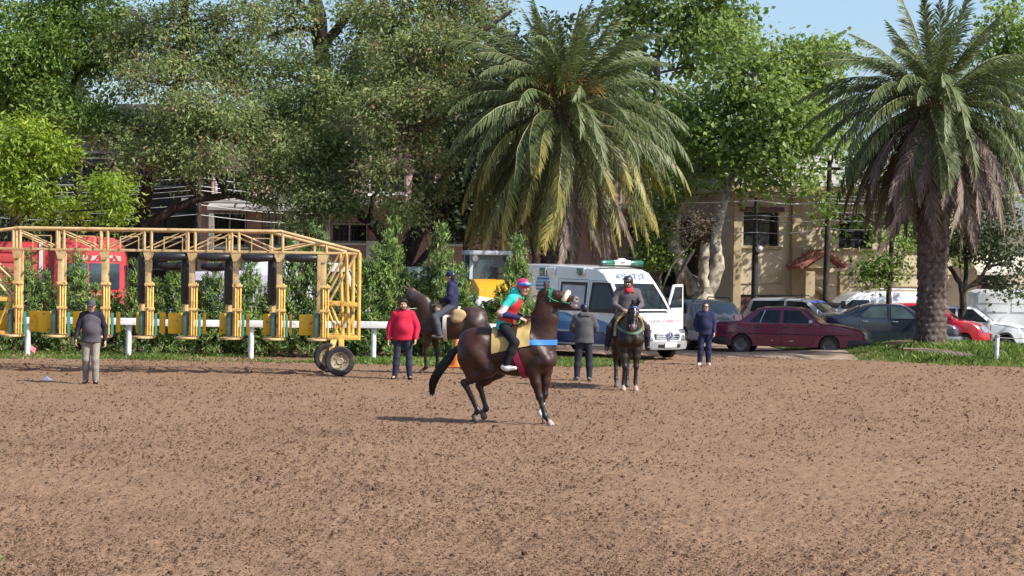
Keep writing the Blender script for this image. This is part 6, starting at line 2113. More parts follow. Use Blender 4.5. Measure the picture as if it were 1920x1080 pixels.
    MB().box((0, 0, .018), (.42, .42, .036)).build('base', org, t, bevel=.01)
    # scraps
    p = gp(49, 664)
    o = MB().add([(0, 0, 0), (.22, .02, .02), (.24, .1, .16), (.05, .06, .26), (.12, -.06, .12)], [(0, 1, 4), (1, 2, 4), (2, 3, 4), (3, 0, 4), (0, 3, 2, 1)]).build('red_rag', mat('faded_pink_cloth', (.5, .13, .14), rough=.9), None, loc=p)
    tag(o, 'crumpled faded red rag at the foot of the first rail post', 'rag')
    p = gp(86, 714)
    o = MB().add([(-.1, 0, .01), (.08, -.04, .01), (.12, .06, .03), (-.03, .08, .01), (.0, .02, .10)], [(0, 1, 4), (1, 2, 4), (2, 3, 4), (3, 0, 4), (0, 3, 2, 1)]).build('paper_scrap', white_print, None, loc=p)
    tag(o, 'crumpled white paper scrap on the dirt left of the walking man', 'paper scrap')
    # fallen dead fronds at the palm's foot
    for k, (px, py, rz, ll) in enumerate([(1742, 668, R(-14), 'fallen dead palm frond lying on the bank before the trunk'), (1712, 640, R(158), 'short dry frond propped against the left of the palm trunk')]):
        p = at(px, py, 54.6 + k * 1.7)
        o = link('fallen_frond', frond_mesh(1.9 if k == 0 else .9, R(8), R(14), fr_dead, 900 + k, width=.22, limp=.2, pairs=36))
        o.location = (p.x - (.7 if k == 0 else 0), p.y, float(ground_z(p.x, p.y)) + .16); o.rotation_euler = (0, R(6), rz)
        tag(o, ll, 'palm frond')


street_bits()
# ------------------------------------------------------------------ horses
coat_bay = mat('dark_bay_coat', (0.023, 0.009, 0.006), col2=(0.046, 0.017, 0.0105), rough=.46, scale=2.6, spec=.32, bump=.022, bscale=7)
coat_brown = mat('brown_coat', (0.030, 0.0145, 0.010), col2=(0.056, 0.029, 0.020), rough=.42, scale=2.6, spec=.34, bump=.012, bscale=9)
coat_black = mat('black_brown_coat', (0.014, 0.009, 0.0085), col2=(0.028, 0.018, 0.016), rough=.42, scale=2.6, spec=.34, bump=.012, bscale=9)
points = mat('black_points', (0.008, 0.006, 0.006), rough=.45, var=.3)
sock = mat('white_sock', (0.62, 0.56, 0.54), rough=.7, var=.1)
hoof_m = mat('hoof', (0.085, 0.06, 0.052), rough=.6, var=.3)
hoof_pale = mat('pale_hoof', (0.36, 0.26, 0.23), rough=.6, var=.2)
muzz = mat('grey_muzzle', (0.16, 0.125, 0.12), rough=.6, var=.3)
pinkm = mat('pink_lip', (0.50, 0.36, 0.34), rough=.6, var=.2)
eye_m = mat('dark_eye', (0.006, 0.005, 0.005), rough=.1, coat=1)
hair_b = mat('black_hair', (0.010, 0.0085, 0.008), rough=.4, var=.3)
hair_g = mat('dark_grey_mane', (0.035, 0.032, 0.032), rough=.5, var=.4, scale=25)
cloth_y = mat('mustard_cloth', (0.37, 0.26, 0.095), col2=(0.46, 0.34, 0.14), rough=.9, scale=4, bump=.004, bscale=40, spec=.15)
cloth_tan = mat('tan_cloth', (0.42, 0.30, 0.15), rough=.9, var=.15, scale=5, spec=.15)
cloth_w = mat('cream_cloth', (0.55, 0.52, 0.44), rough=.9, var=.1, spec=.15)
blue_s = mat('blue_strap', (0.03, 0.16, 0.52), rough=.6, var=.1, spec=.3)
crim_s = mat('crimson_strap', (0.26, 0.015, 0.06), rough=.7, var=.1, spec=.3)
green_s = mat('green_strap', (0.015, 0.20, 0.10), rough=.6, var=.15, spec=.3)
green_p = mat('pale_green_strap', (0.10, 0.16, 0.11), rough=.7, var=.15, spec=.3)
black_s = mat('black_strap', (0.012, 0.011, 0.011), rough=.5, var=.3)
white_s = mat('white_rein', (0.50, 0.48, 0.46), rough=.7, var=.1)
fleece = mat('sheepskin', (0.62, 0.50, 0.36), rough=1, var=.12, scale=20, bump=.01, bscale=60, spec=.1)
leather = mat('dark_leather', (0.030, 0.016, 0.010), rough=.45, var=.3)


def horse(label, loc, yaw, J, coat, sock_legs=(), tail=None, mane_m=None, mane_side=-1, seed=1, vox=.0155, body_shift=0.0, pale_hooves=(), blaze=False):
    """A horse as one continuous surface. J holds the joints; the rest follows the animal's build."""
    B = Blob()
    g = J.get
    # trunk
    B.ell((0.02, 0, 1.19), (.60, .285, .355), .05)
    B.ell((0.16, 0, 1.16), (.42, .295, .375), .06)
    B.ell((-0.12, 0, 1.13), (.45, .29, .30), .06)
    B.ell((.46, 0, 1.16), (.30, .235, .36), .08)
    B.ell((.36, 0, 1.47), (.34, .075, .115), .10)
    B.cap((.28, 0, 1.46), (-.40, 0, 1.46), .10, .10, .10)
    B.ell((-.50, 0, 1.25), (.34, .275, .31), .08)
    B.ell((-.50, 0, 1.43), (.30, .17, .12), .10)
    for s in (-1, 1):
        B.ell((-.62, s * .125, 1.15), (.21, .15, .30), .06)
        B.cap((-.45, s * .15, 1.36), (-.74, s * .09, 1.28), .12, .08, .08)
        B.cap((.34, s * .135, 1.42), (.63, s * .15, 1.06), .10, .12, .06)          # shoulder blade
        B.cap((.63, s * .15, 1.06), (.47, s * .16, .96), .115, .10, .05)           # upper arm
        B.ell((.715, s * .085, 1.08), (.085, .095, .125), .035)                    # breast muscle
    # neck, head
    nb, nm, poll, muz = [A(*J[k]) for k in ('neck_base', 'neck_mid', 'poll', 'muzzle')]
    h = muz - poll; Lh = np.linalg.norm(h); h /= Lh
    side = A(*J['head_side']) if 'head_side' in J else A(0, 1, 0)
    side = side - h * (side @ h); side /= np.linalg.norm(side)
    up = np.cross(h, side)
    fl = ((0, 1, 0), .58)
    n1, n2 = J.get('neck_r', (.185, .105)); hk = J.get('head_k', (1.08,))[0]
    B.cap(nb, nm, .275, n1, .10, flat=fl)
    B.cap(nm, poll - h * .0 - up * .05, n1, n2, .06, flat=fl)
    crest = J.get('crest', 0.02)
    B.cap(nb + A(-.12, 0, .12), nm + A(-.10, 0, .04), .12, .075, .09, flat=((0, 1, 0), .6))
    P = lambda a, u, v=0.0: poll + h * a * Lh + up * u + side * v
    B.cap(P(.02, .0), P(.42, .005), .092, .080 * hk, .05, flat=(side, .88))
    B.cap(P(.42, .0), P(.86, -.005), .078 * hk, .058 * hk, .05, flat=(side, .80))
    for s in (-1, 1): B.ell(P(.22, -.085 * hk, s * .035), (.115, .055, .105 * hk), .04, rot=np.stack([h, side, up]))
    B.cap(P(.25, -.13 * hk), P(.86, -.072 * hk), .060, .040, .05, flat=(side, .75))
    B.ell(P(.93, .0), (.062, .056, .066 * hk), .035, tag=3, rot=np.stack([h, side, up]))
    B.ell(P(.91, -.075), (.055, .042, .036), .03, tag=4 if J.get('pink') else 3, rot=np.stack([h, side, up]))
    if J.get('open'): B.cap(P(1.03, -.045, -.1), P(1.03, -.045, .1), .016, .016, .008, sub=True, tag=3)
    for s in (-1, 1):
        B.ell(P(.965, .026, s * .040), (.022, .016, .014), .01, sub=True, tag=1, rot=np.stack([h, side, up]))
        B.ell(P(.30, .045, s * .072), (.042, .020, .026), .025, rot=np.stack([h, side, up]))
        B.ell(P(.31, .035, s * .083), (.026, .018, .020), .006, tag=5, rot=np.stack([h, side, up]))
        ed = up * .16 + h * J.get('ear', -.02) + side * s * .035
        e0 = P(-.02, .075, s * .048)
        B.cap(e0, e0 + ed * .55, .026, .032, .02, tag=0, flat=(h, .6)); B.cap(e0 + ed * .55, e0 + ed, .030, .007, .01, tag=1, flat=(h, .6))
    if blaze: B.cap(P(.2, .083), P(.50, .075), .022, .012, .004, tag=2)
    # legs: list of joint points from the elbow / stifle down
    for k in ('fl', 'fr'):
        s = 1 if k == 'fl' else -1
        e, kn, ft, hf = [A(*q) for q in J[k]]
        tg = 2 if k in sock_legs else 1
        B.cap((.50, s * .155, 1.02), e, .12, .095, .06)
        B.cap(e, e + (kn - e) * .45, .105, .082, .05); B.cap(e + (kn - e) * .45, kn, .078, .053, .04)
        B.ell(kn, (.058, .054, .068), .025, tag=1)
        B.cap(kn, kn + (ft - kn) * .5, .048, .038, .03, tag=1); B.cap(kn + (ft - kn) * .5, ft, .038, .042, .02, tag=tg)
        B.ell(ft, (.051, .046, .052), .02, tag=tg)
        B.cap(ft, hf + A(-.015, 0, .075), .036, .040, .015, tag=tg)
        B.cap(hf + A(0, 0, .062), hf + A(.022, 0, .018), .046, .060, .006, tag=7 if k in pale_hooves else 6)
    for k in ('hl', 'hr'):
        s = 1 if k == 'hl' else -1
        st, hk, ft, hf = [A(*q) for q in J[k]]
        tg = 2 if k in sock_legs else 1
        B.cap((-.55, s * .14, 1.18), st, .21, .125, .07)
        B.cap((-.64, s * .125, 1.06), st + (hk - st) * .72, .165, .078, .07)
        B.cap(st, st + (hk - st) * .55, .118, .078, .05); B.cap(st + (hk - st) * .55, hk, .072, .047, .035)
        d = (hk - st); d /= np.linalg.norm(d)
        c = (ft - hk); c /= np.linalg.norm(c)
        b = (d - c); b /= np.linalg.norm(b) + 1e-6
        B.ell(hk + b * .012, (.054, .046, .062), .02, tag=1)
        B.cap(hk + b * .05, hk + b * .02 + c * .09, .026, .028, .03, tag=1)
        B.cap(hk, hk + c * np.linalg.norm(ft - hk) * .5, .052, .041, .03, tag=1); B.cap(hk + c * np.linalg.norm(ft - hk) * .5, ft, .040, .043, .02, tag=tg)
        B.ell(ft, (.052, .047, .053), .02, tag=tg)
        B.cap(ft, hf + A(-.012, 0, .075), .037, .041, .015, tag=tg)
        B.cap(hf + A(0, 0, .062), hf + A(.022, 0, .018), .046, .058, .006, tag=7 if k in pale_hooves else 6)
    me = B.mesh('horse', [coat, points, sock, muzz, pinkm, eye_m, hoof_m, hoof_pale], vox)
    o = link('horse', me, None, loc, yaw)
    tag(o, label, 'horse')
    rg = np.random.default_rng(seed)
    if tail is not None:
        T = np.array(tail, float)
        s = np.linspace(0, 1, len(T)); q = np.linspace(0, 1, 16)
        base = np.stack([np.interp(q, s, T[:, k]) for k in range(3)], -1)
        for _ in range(2): base[1:-1] = (base[:-2] + 2 * base[1:-1] + base[2:]) / 4
        paths = []
        for k in range(260):
            end = .72 + .28 * rg.random()
            qq = np.linspace(0, end, 12)
            c = np.stack([np.interp(qq, q, base[:, j]) for j in range(3)], -1)
            prof = np.interp(qq, [0, .12, .45, .8, 1], [.022, .036, .070, .062, .02])
            off = rg.normal(size=3) * np.array([1, 1, .5])
            off /= max(1, np.linalg.norm(off))
            paths.append(c + off * prof[:, None] + rg.normal(0, .006, (12, 3)).cumsum(0) * .4)
        strands(paths, 'tail', hair_b, o, .011, .003)
    # mane along the crest
    paths = []
    for k in range(170):
        f = rg.random()
        c = nb * (1 - f) + (poll + up * .06) * f
        c = (nb + A(-.16, 0, .20)) * (1 - f) ** 2 + 2 * (nm + A(-.15, 0, .06)) * f * (1 - f) + (poll + up * .085 - h * .02) * f * f
        L = .10 + .10 * rg.random()
        d = A(.02 * rg.normal() - .02, mane_side * (.05 + .04 * rg.random()), -.3)
        d2 = np.cross(A(0, 1, 0), (poll - nb)); d2 /= np.linalg.norm(d2)
        pt = [c - d2 * .0, c + A(0, mane_side * .045, .012), c + A(0, mane_side * .085, -L * .35), c + A(.01, mane_side * (.10 + .02 * rg.random()), -L)]
        pt = np.array(pt); paths.append(pt + rg.normal(0, .008, pt.shape))
    for k in range(22):
        c = P(-.02, .08, rg.normal(0, .02)); L = .14 + .06 * rg.random()
        paths.append(np.array([c, c + up * .03 + h * .04, c + up * .012 + h * L * .6 + side * rg.normal(0, .02), c + up * .0 + h * L + side * rg.normal(0, .03)]))
    strands(paths, 'mane', mane_m or hair_b, o, .010, .003)
    o_info = dict(o=o, B=B, P=P, h=h, up=up, side=side, nb=nb, nm=nm, poll=poll, Lh=Lh)
    return o_info


def ring_strap(H, name, m, c, u, v, w, width, a0, a1, n=40, off=.012, thick=.011, start=.9):
    """A strap round the body: angles a0..a1 in the plane (u, v) through c, width along w."""
    c, u, v, w = A(*c), A(*u), A(*v), A(*w)
    u = u / np.linalg.norm(u); v = v / np.linalg.norm(v); w = w / np.linalg.norm(w)
    full = abs(a1 - a0 - 2 * PI) < 1e-3
    a = np.linspace(a0, a1, n + (0 if full else 1), endpoint=not full)
    d = np.cos(a)[:, None] * u + np.sin(a)[:, None] * v
    cols = []
    for q in (-.5, -.17, .17, .5):
        o = c + w * width * q
        cols.append(o + d * (H['B'].trace(o, d, start) + off)[:, None])
    return sheet(np.stack(cols, 1), name, m, H['o'], thick, closed_u=full)


def drape(H, name, m, x0, x1, zc, a0, a1, off=.022, nx=12, na=28, xs=None, skew=0.0, thick=.02, taper=1.0):
    """A cloth over the back between x0 and x1, hanging from angle a0 to a1 (0 = straight up, + = left flank)."""
    a = np.linspace(a0, a1, na)
    rows = []
    for i in range(nx):
        f = i / (nx - 1)
        r = []
        for q in a * (1 + (taper - 1) * f):
            x = x0 + (x1 - x0) * f + skew * abs(q)
            r.append((x, q))
        org = np.array([[x, 0, zc] for x, q in r])
        d = np.array([[0, math.sin(q), math.cos(q)] for x, q in r])
        t = np.full(na, .8)
        for _ in range(60):
            dd = H['B'].field(org + d * t[:, None]); t = np.maximum(t - np.clip(dd, -.02, .2) * .7, .02)
        rows.append(org + d * (t + off)[:, None])
    return sheet(np.stack(rows), name, m, H['o'], thick)


def head_gear(H, m, m2=None, brow=None, fleece_on=False):
    P, h, up, side, o = H['P'], H['h'], H['up'], H['side'], H['o']
    def ring(a, name, mm, width, tilt=0.0, ra0=0.0, ra1=2 * PI):
        c = P(a, -.03); w = h * math.cos(tilt) + up * math.sin(tilt)
        u2 = up * math.cos(tilt) - h * math.sin(tilt)
        return ring_strap(H, name, mm, c, u2, side, w, width, ra0, ra1, n=26, off=.009, thick=.008, start=.22)
    ring(.17, 'headstall', m, .028, tilt=.35, ra0=-2.25, ra1=2.25)
    ring(.64, 'noseband', m2 or m, .026)
    for s in (-1, 1):
        pts = [P(.10, -.02, s * .100), P(.30, -.07, s * .100), P(.52, -.075, s * .085), P(.80, -.055, s * .066)]
        MB().tube([tuple(q) for q in pts], .010, 6).build('cheek_strap', m, o, smooth=60)
        MB().lathe([(.022, -.006), (.032, -.006), (.032, .006), (.022, .006)], 14, 'Y', tuple(P(.83, -.055, s * .072)), cap=False).build('bit_ring', chrome, o, smooth=40)
    if brow: ring(.17, 'browband', brow, .034, tilt=.0, ra0=-1.7, ra1=1.7)
    if fleece_on:
        R_ = []
        for a in np.linspace(-1.95, 1.95, 22):
            d = up * math.cos(a) + side * math.sin(a)
            c = P(.60, -.02) - h * .0
            t = H['B'].trace(c, d[None], .25)[0]
            R_.append(tuple(c + d * (t + .022) + h * (.03 * math.cos(a))))
        MB().tube(R_, [.02] + [.044] * 20 + [.02], 14).build('sheepskin_roll', fleece, o, smooth=80)


def reins(H, hand_l, hand_r, m, r=.010):
    P = H['P']
    for s, hd in ((1, hand_l), (-1, hand_r)):
        a, b = P(.83, -.06, s * .078), A(*hd)
        pts = [a + (b - a) * f + A(0, 0, -.05) * math.sin(PI * f) for f in np.linspace(0, 1, 7)]
        pts.append(b + A(-.06, 0, -.12))
        MB().tube([tuple(q) for q in pts], r, 6).build('rein', m, H['o'], smooth=60)


# ------------------------------------------------------------------ people
skin_t = mat('tan_skin', (0.45, 0.26, 0.18), rough=.55, var=.08, scale=12)
skin_d = mat('brown_skin', (0.36, 0.20, 0.135), rough=.55, var=.08, scale=12)
skin_l = mat('light_skin', (0.46, 0.27, 0.20), rough=.55, var=.08, scale=12)
lip_m = mat('lip', (0.28, 0.09, 0.075), rough=.5)


def cloth(name, col, var=.12): return mat(name, col, rough=.85, var=var, scale=5, bump=.004, bscale=45, spec=.2)


def hand(B, w, d, pn, side, k=.010, tg=0, curl=.6):
    """Palm, four unequal curled fingers and a thumb. w: wrist, d: pointing direction, pn: palm normal, side: thumb direction."""
    w, d, pn, side = A(*w), A(*d), A(*pn), A(*side)
    d /= np.linalg.norm(d)
    side = side - d * (side @ d); side /= np.linalg.norm(side)
    pn = np.cross(d, side) * (1 if np.cross(d, side) @ pn > 0 else -1)
    B.cap(w - d * .02, w + d * .03, .026, .034, .015, tag=tg, flat=(pn, .6))
    B.cap(w + d * .03, w + d * .085, .037, .038, .012, tag=tg, flat=(pn, .42))
    for i, (o, L) in enumerate(((.029, .068), (.010, .078), (-.010, .073), (-.029, .056))):
        b = w + d * .088 + side * o
        c = curl + .08 * i
        m = b + (d * math.cos(c * .6) + pn * math.sin(c * .6)) * L * .5 + side * o * .18
        t = m + (d * math.cos(c * 1.6) + pn * math.sin(c * 1.6)) * L * .55
        B.cap(b, m, .0095, .009, .006, tag=tg); B.cap(m, t, .009, .0078, .004, tag=tg)
    tb = w + d * .028 + side * .030
    tm = tb + (d * .65 + side * .7 + pn * .25) * .036
    B.cap(tb, tm, .0135, .011, .012, tag=tg); B.cap(tm, tm + (d * .9 + side * .15 + pn * .35) * .034, .0105, .0085, .005, tag=tg)


def head(B, c, f, upv=(0, 0, 1), beard=False, tg=0):
    """Head with brow, nose, mouth, jaw and ears; f is where it looks."""
    c, f, u = A(*c), A(*f), A(*upv)
    f = f / np.linalg.norm(f); s = np.cross(u, f); s /= np.linalg.norm(s); u = np.cross(f, s)
    rot = np.stack([f, s, u])
    Q = lambda a, b, z: c + f * a + s * b + u * z
    B.ell(Q(-.012, 0, .028), (.098, .076, .092), .02, tag=tg, rot=rot)
    B.ell(Q(.018, 0, -.048), (.070, .060, .078), .03, tag=tg, rot=rot)
    B.cap(Q(.040, -.018, -.100), Q(.040, .018, -.100), .026, .026, .03, tag=7 if beard else tg)
    B.cap(Q(.078, 0, .012), Q(.106, 0, -.030), .011, .0165, .014, tag=tg)
    B.cap(Q(.083, -.045, .030), Q(.083, .045, .030), .012, .012, .018, tag=tg)
    for q in (-1, 1):
        B.ell(Q(.082, q * .032, .008), (.014, .019, .011), .012, sub=True, tag=-1, rot=rot)
        B.ell(Q(.073, q * .032, .008), (.013, .015, .0105), .003, tag=5, rot=rot)
        B.ell(Q(-.008, q * .078, -.012), (.024, .010, .034), .008, tag=tg, rot=rot)
        B.ell(Q(.062, q * .044, -.030), (.026, .022, .022), .02, tag=tg, rot=rot)
    B.cap(Q(.080, -.022, -.066), Q(.080, .022, -.066), .010, .010, .006, tag=6)
    if beard:
        for q in (-1, 1): B.cap(Q(.050, q * .043, -.092), Q(.0, q * .068, -.050), .020, .014, .012, tag=7)
        B.cap(Q(.085, -.030, -.048), Q(.085, .030, -.048), .009, .009, .006, tag=7)
    return Q, rot, f, s, u


def stand(**kw):
    J = dict(pelvis=(0, 0, .96), waist=(0, 0, 1.10), chest=(.0, 0, 1.32), neck=(.0, 0, 1.47), head=(.03, 0, 1.625), look=(1, 0, 0),
             sl=(0, .185, 1.42), sr=(0, -.185, 1.42), el=(-.02, .235, 1.14), er=(-.02, -.235, 1.14), wl=(.06, .25, .90), wr=(.06, -.25, .90),
             hl=(0, .095, .92), hr=(0, -.095, .92), kl=(.02, .11, .50), kr=(.02, -.11, .50), al=(-.01, .12, .09), ar=(-.01, -.12, .09), tl=(.17, .14, .035), tr=(.17, -.14, .035))
    J.update(kw)
    return J


def person(label, loc, yaw, J, skin, top, legs, shoe, hair=None, fat=0.0, beard=False, collar=None, hood=None, cap_m=None, helmet=None, sleeves=None, vest=None, goggles=None, scarf=None, glasses=False, bun=False, loose=.0, sc=1.0, hair_style='short', seed=1, boots=False, curl=.6):
    Jn = {k: A(*v) for k, v in J.items()}
    B = Blob()
    Q, rot, f, s, u = head(B, Jn['head'], Jn['look'], beard=beard)
    B.cap(Jn['neck'] - A(0, 0, .05), Q(-.02, 0, -.06), .058, .052, .03)
    up = Jn['neck'] - Jn['pelvis']; up /= np.linalg.norm(up)
    lat = Jn['sl'] - Jn['sr']; lat /= np.linalg.norm(lat)
    fwd = np.cross(lat, up); fwd /= np.linalg.norm(fwd)
    fa = (fwd, .66)
    B.cap(Jn['pelvis'], Jn['waist'], .135, .125, .05, flat=fa); B.cap(Jn['waist'], Jn['chest'], .125, .150, .05, flat=fa)
    B.cap(Jn['chest'] + lat * .07, Jn['chest'] - lat * .07, .115, .115, .05, flat=fa); B.cap(Jn['sl'] - lat * .03, Jn['sr'] + lat * .03, .062, .062, .05)
    for q, sg in (('l', 1), ('r', -1)):
        S, E, W = Jn['s' + q], Jn['e' + q], Jn['w' + q]
        B.cap(S, E, .052, .042, .03); B.cap(E, W, .042, .027, .02)
        d = W - E; d /= np.linalg.norm(d)
        d2 = Jn.get('d' + q, d)
        pn = Jn.get('p' + q, -lat * sg); th = Jn.get('t_' + q, fwd)
        hand(B, W + d * .02, d2, pn, th, curl=J.get('curl', (curl,))[0])
        H_, K, An, T = Jn['h' + q], Jn['k' + q], Jn['a' + q], Jn['t' + q]
        B.cap(H_, K, .080, .052, .04); B.cap(K, K + (An - K) * .35, .050, .056, .03); B.cap(K + (An - K) * .35, An, .056, .035, .03)
        B.cap(An - A(0, 0, .03), T, .034, .028, .02)
    me = B.mesh('person', [skin, skin, skin, skin, skin, eye_m, lip_m, hair or hair_b], .0088)
    o = link('person', me, None, loc, yaw)
    o.scale = (sc, sc, sc)
    tag(o, label, 'person')
    # jacket
    F = Blob(); L = loose
    hem = Jn['pelvis'] - up * .10
    F.cap(hem, Jn['waist'], .205 + L * .6 + fat * .5, .168 + L + fat, .05, flat=(fwd, .66 + fat)); F.cap(Jn['waist'], Jn['chest'], .164 + L + fat, .170 + L + fat * .4, .05, flat=(fwd, .72 + fat))
    if fat: F.ell(Jn['waist'] + fwd * (.045 + fat * .4) + up * .03, (.13 + fat * .3, .15 + fat * .5, .17), .06, rot=np.stack([fwd, lat, up]))
    F.cap(Jn['chest'] + lat * .075, Jn['chest'] - lat * .075, .128 + L, .128 + L, .05, flat=(fwd, .74))
    F.cap(Jn['sl'] - lat * .02, Jn['neck'], .070 + L * .6, .066, .05); F.cap(Jn['sr'] + lat * .02, Jn['neck'], .070 + L * .6, .066, .05)
    for q in 'lr':
        S, E, W = Jn['s' + q], Jn['e' + q], Jn['w' + q]
        m1 = S + (E - S) * (.50 if sleeves else .72)
        t1, t2, t3 = (0, 0, 0) if not sleeves else (1, 2, 3)
        F.cap(S, m1, .068 + L * .7, .061 + L * .7, .035, tag=t1); F.cap(m1, E + (W - E) * .12, .060 + L * .7, .055 + L * .7, .02, tag=t2)
        F.cap(E + (W - E) * .12, W - (W - E) * .03, .055 + L * .6, .042 + L * .4, .02, tag=t3)
    if collar or not hood: F.cap(Jn['neck'] - up * .02, Jn['neck'] + up * .045 + fwd * .01, .074, .070, .02)
    if not fat: pass
    F.cut(Jn['pelvis'] - up * J.get('hem', (.105,))[0], -up)
    jm = [top] + ([sleeves[0], sleeves[1], sleeves[2]] if sleeves else [])
    jk = link('jacket', F.mesh('jacket', jm, .0115, folds=(.0075, 24, seed)), o)
    if hood:
        Hd = Blob()
        n0 = Jn['neck']
        Hd.cap(n0 - fwd * .07 + up * .02 + lat * .07, n0 - fwd * .07 + up * .02 - lat * .07, .062, .062, .04)
        Hd.cap(n0 - fwd * .06 + up * .05 + lat * .08, n0 + fwd * .07 + lat * .05 - up * .01, .040, .030, .03); Hd.cap(n0 - fwd * .06 + up * .05 - lat * .08, n0 + fwd * .07 - lat * .05 - up * .01, .040, .030, .03)
        if hood[1] > 0: Hd.cap(n0 - fwd * .06 + up * .06, Q(-.07, 0, -.02), .085, .075, .05); 
        link('hood', Hd.mesh('hood', [hood[0]], .011, folds=(.003, 30, 5)), o)
    if vest:
        Vb = Blob()
        Vb.cap(Jn['pelvis'] - up * .10, Jn['waist'], .214 + L, .178 + L, .05, flat=(fwd, .76)); Vb.cap(Jn['waist'], Jn['chest'], .176 + L, .179 + L, .05, flat=(fwd, .76))
        Vb.cap(Jn['chest'] + lat * .07, Jn['chest'] - lat * .07, .137 + L, .137 + L, .05, flat=(fwd, .78))
        for sg in (-1, 1): Vb.cap(Jn['chest'] + lat * sg * .09, Jn['neck'] + lat * sg * .085 - up * .035, .085 + L, .055, .04)
        if fat: Vb.ell(Jn['waist'] + fwd * (.05 + fat * .5) + up * .03, (.145 + fat * .3, .165 + fat * .5, .18), .06, rot=np.stack([fwd, lat, up]))
        Vb.cut(Jn['pelvis'] + up * J.get('vest_low', (.02,))[0], -up)
        vo = link('vest', Vb.mesh('vest', [vest], .0115, folds=(.007, 18, seed + 5)), o)
    # trousers
    Tb = Blob()
    Tb.cap(Jn['pelvis'] + up * .03, Jn['pelvis'] - up * .04, .140 + fat * .5, .138 + fat * .4, .04, flat=(fwd, .74 + fat * .6))
    for q in 'lr':
        H_, K, An = Jn['h' + q], Jn['k' + q], Jn['a' + q]
        bb = J.get('baggy', (.0,))[0]
        Tb.cap(H_, K, .098 + fat * .3, .074 + bb, .05); Tb.cap(K, K + (An - K) * .4, .074 + bb, .072 + bb, .03)
        Tb.cap(K + (An - K) * .4, An + (K - An) * (.28 if boots else .03), .071 + bb, (.046 if boots else .060) + bb, .03)
    link('trousers', Tb.mesh('trousers', [legs], .0115, folds=(.007, 20, seed + 9)), o)
    for q in 'lr':
        Sb = Blob()
        K, An, T = Jn['k' + q], Jn['a' + q], Jn['t' + q]
        d = T - An; d /= np.linalg.norm(d)
        hl = An + (An - K) / np.linalg.norm(An - K) * .045
        Sb.cap(hl - d * .035, hl + d * .04, .043, .041, .03); Sb.cap(hl + d * .04, T, .042, .030, .03); Sb.cap(An, hl, .044, .042, .03)
        if boots: Sb.cap(An, An + (K - An) * .34, .050, .056, .02)
        link('shoe', Sb.mesh('shoe', [shoe], .010), o)
    # hair, headgear
    if hair is not None:
        Hb = Blob()
        Hb.ell(Q(-.025, 0, .045), (.100, .082, .088), .02, rot=rot); Hb.ell(Q(-.055, 0, -.005), (.062, .078, .085), .03, rot=rot)
        if hair_style == 'thick':
            Hb.cap(Q(.055, -.045, .098), Q(.055, .045, .098), .028, .028, .03); Hb.ell(Q(-.02, 0, .062), (.102, .087, .088), .02, rot=rot)
            for q in (-1, 1): Hb.cap(Q(.02, q * .076, .05), Q(.01, q * .078, -.01), .016, .012, .01)
        if hair_style == 'tied':
            Hb.ell(Q(-.10, 0, .02), (.05, .05, .055), .02, rot=rot); Hb.cap(Q(-.11, 0, .0), Q(-.12, .01, -.16), .035, .018, .02)
            for q in (-1, 1): Hb.cap(Q(.03, q * .072, .07), Q(-.02, q * .085, -.05), .018, .02, .01)
        link('hair', Hb.mesh('hair', [hair], .0095, folds=(.003, 60, 4)), o)
    if cap_m:
        Cb = Blob()
        Cb.ell(Q(-.010, 0, .055), (.108, .089, .082), .015, rot=rot); Cb.ell(Q(-.012, 0, .035), (.110, .090, .045), .02, rot=rot)
        if J.get('brim', (1,))[0] > 0:
            for q in (-.045, -.015, .015, .045): Cb.cap(Q(.07, q, .038), Q(.165 - abs(q) * .5, q * .95, .020), .014, .010, .012)
        link('cap', Cb.mesh('cap', [cap_m], .009), o)
    if helmet:
        Cb = Blob()
        Cb.ell(Q(-.012, 0, .050), (.126, .106, .104), .02, rot=rot); Cb.ell(Q(-.045, 0, -.005), (.090, .100, .07), .03, rot=rot)
        if helmet[1]:
            for q in (-.04, 0, .04): Cb.cap(Q(.10, q, .045), Q(.155 - abs(q) * .5, q, .030), .012, .009, .015)
        ho = link('helmet', Cb.mesh('helmet', [helmet[0]], .0095), o)
        for q in (-1, 1): MB().tube([tuple(Q(-.03, q * .094, .0)), tuple(Q(.0, q * .080, -.07)), tuple(Q(.04, q * .03, -.128))], .006, 5).build('chin_strap', black_s, ho)
    if goggles:
        pts = [tuple(Q(.10 * math.cos(a) + .03, .112 * math.sin(a), .062)) for a in np.linspace(-1.35, 1.35, 14)]
        gm = Blob()
        for a, b in zip(pts[:-1], pts[1:]): gm.cap(a, b, .026, .026, .01)
        link('goggles', gm.mesh('goggles', [goggles], .009), o)
    if glasses:
        gm = MB()
        for q in (-1, 1): gm.box(tuple(Q(.098, q * .034, .008)), (.012, .050, .032), rz=math.atan2(f[1], f[0]))
        gm.bar(tuple(Q(.10, -.02, .014)), tuple(Q(.10, .02, .014)), .006)
        for q in (-1, 1): gm.bar(tuple(Q(.096, q * .058, .014)), tuple(Q(-.005, q * .080, .012)), .006)
        gm.build('sunglasses', black_plastic, o)
    if scarf:
        Sb = Blob()
        n0 = Jn['neck']
        for k in range(10):
            a, b = 2 * PI * k / 10, 2 * PI * (k + 1) / 10
            pa = n0 + up * .04 + (fwd * math.cos(a) + lat * math.sin(a)) * .078; pb = n0 + up * .04 + (fwd * math.cos(b) + lat * math.sin(b)) * .078
            Sb.cap(pa - up * .03 * (math.cos(a) > .5), pb - up * .03 * (math.cos(b) > .5), .030, .030, .015)
        Sb.ell(n0 + fwd * .10 - up * .02, (.04, .06, .05), .03, rot=np.stack([fwd, lat, up]))
        Sb.cap(n0 + fwd * .10 + lat * .03, n0 + fwd * .09 + lat * .12 - up * .05, .028, .018, .02)
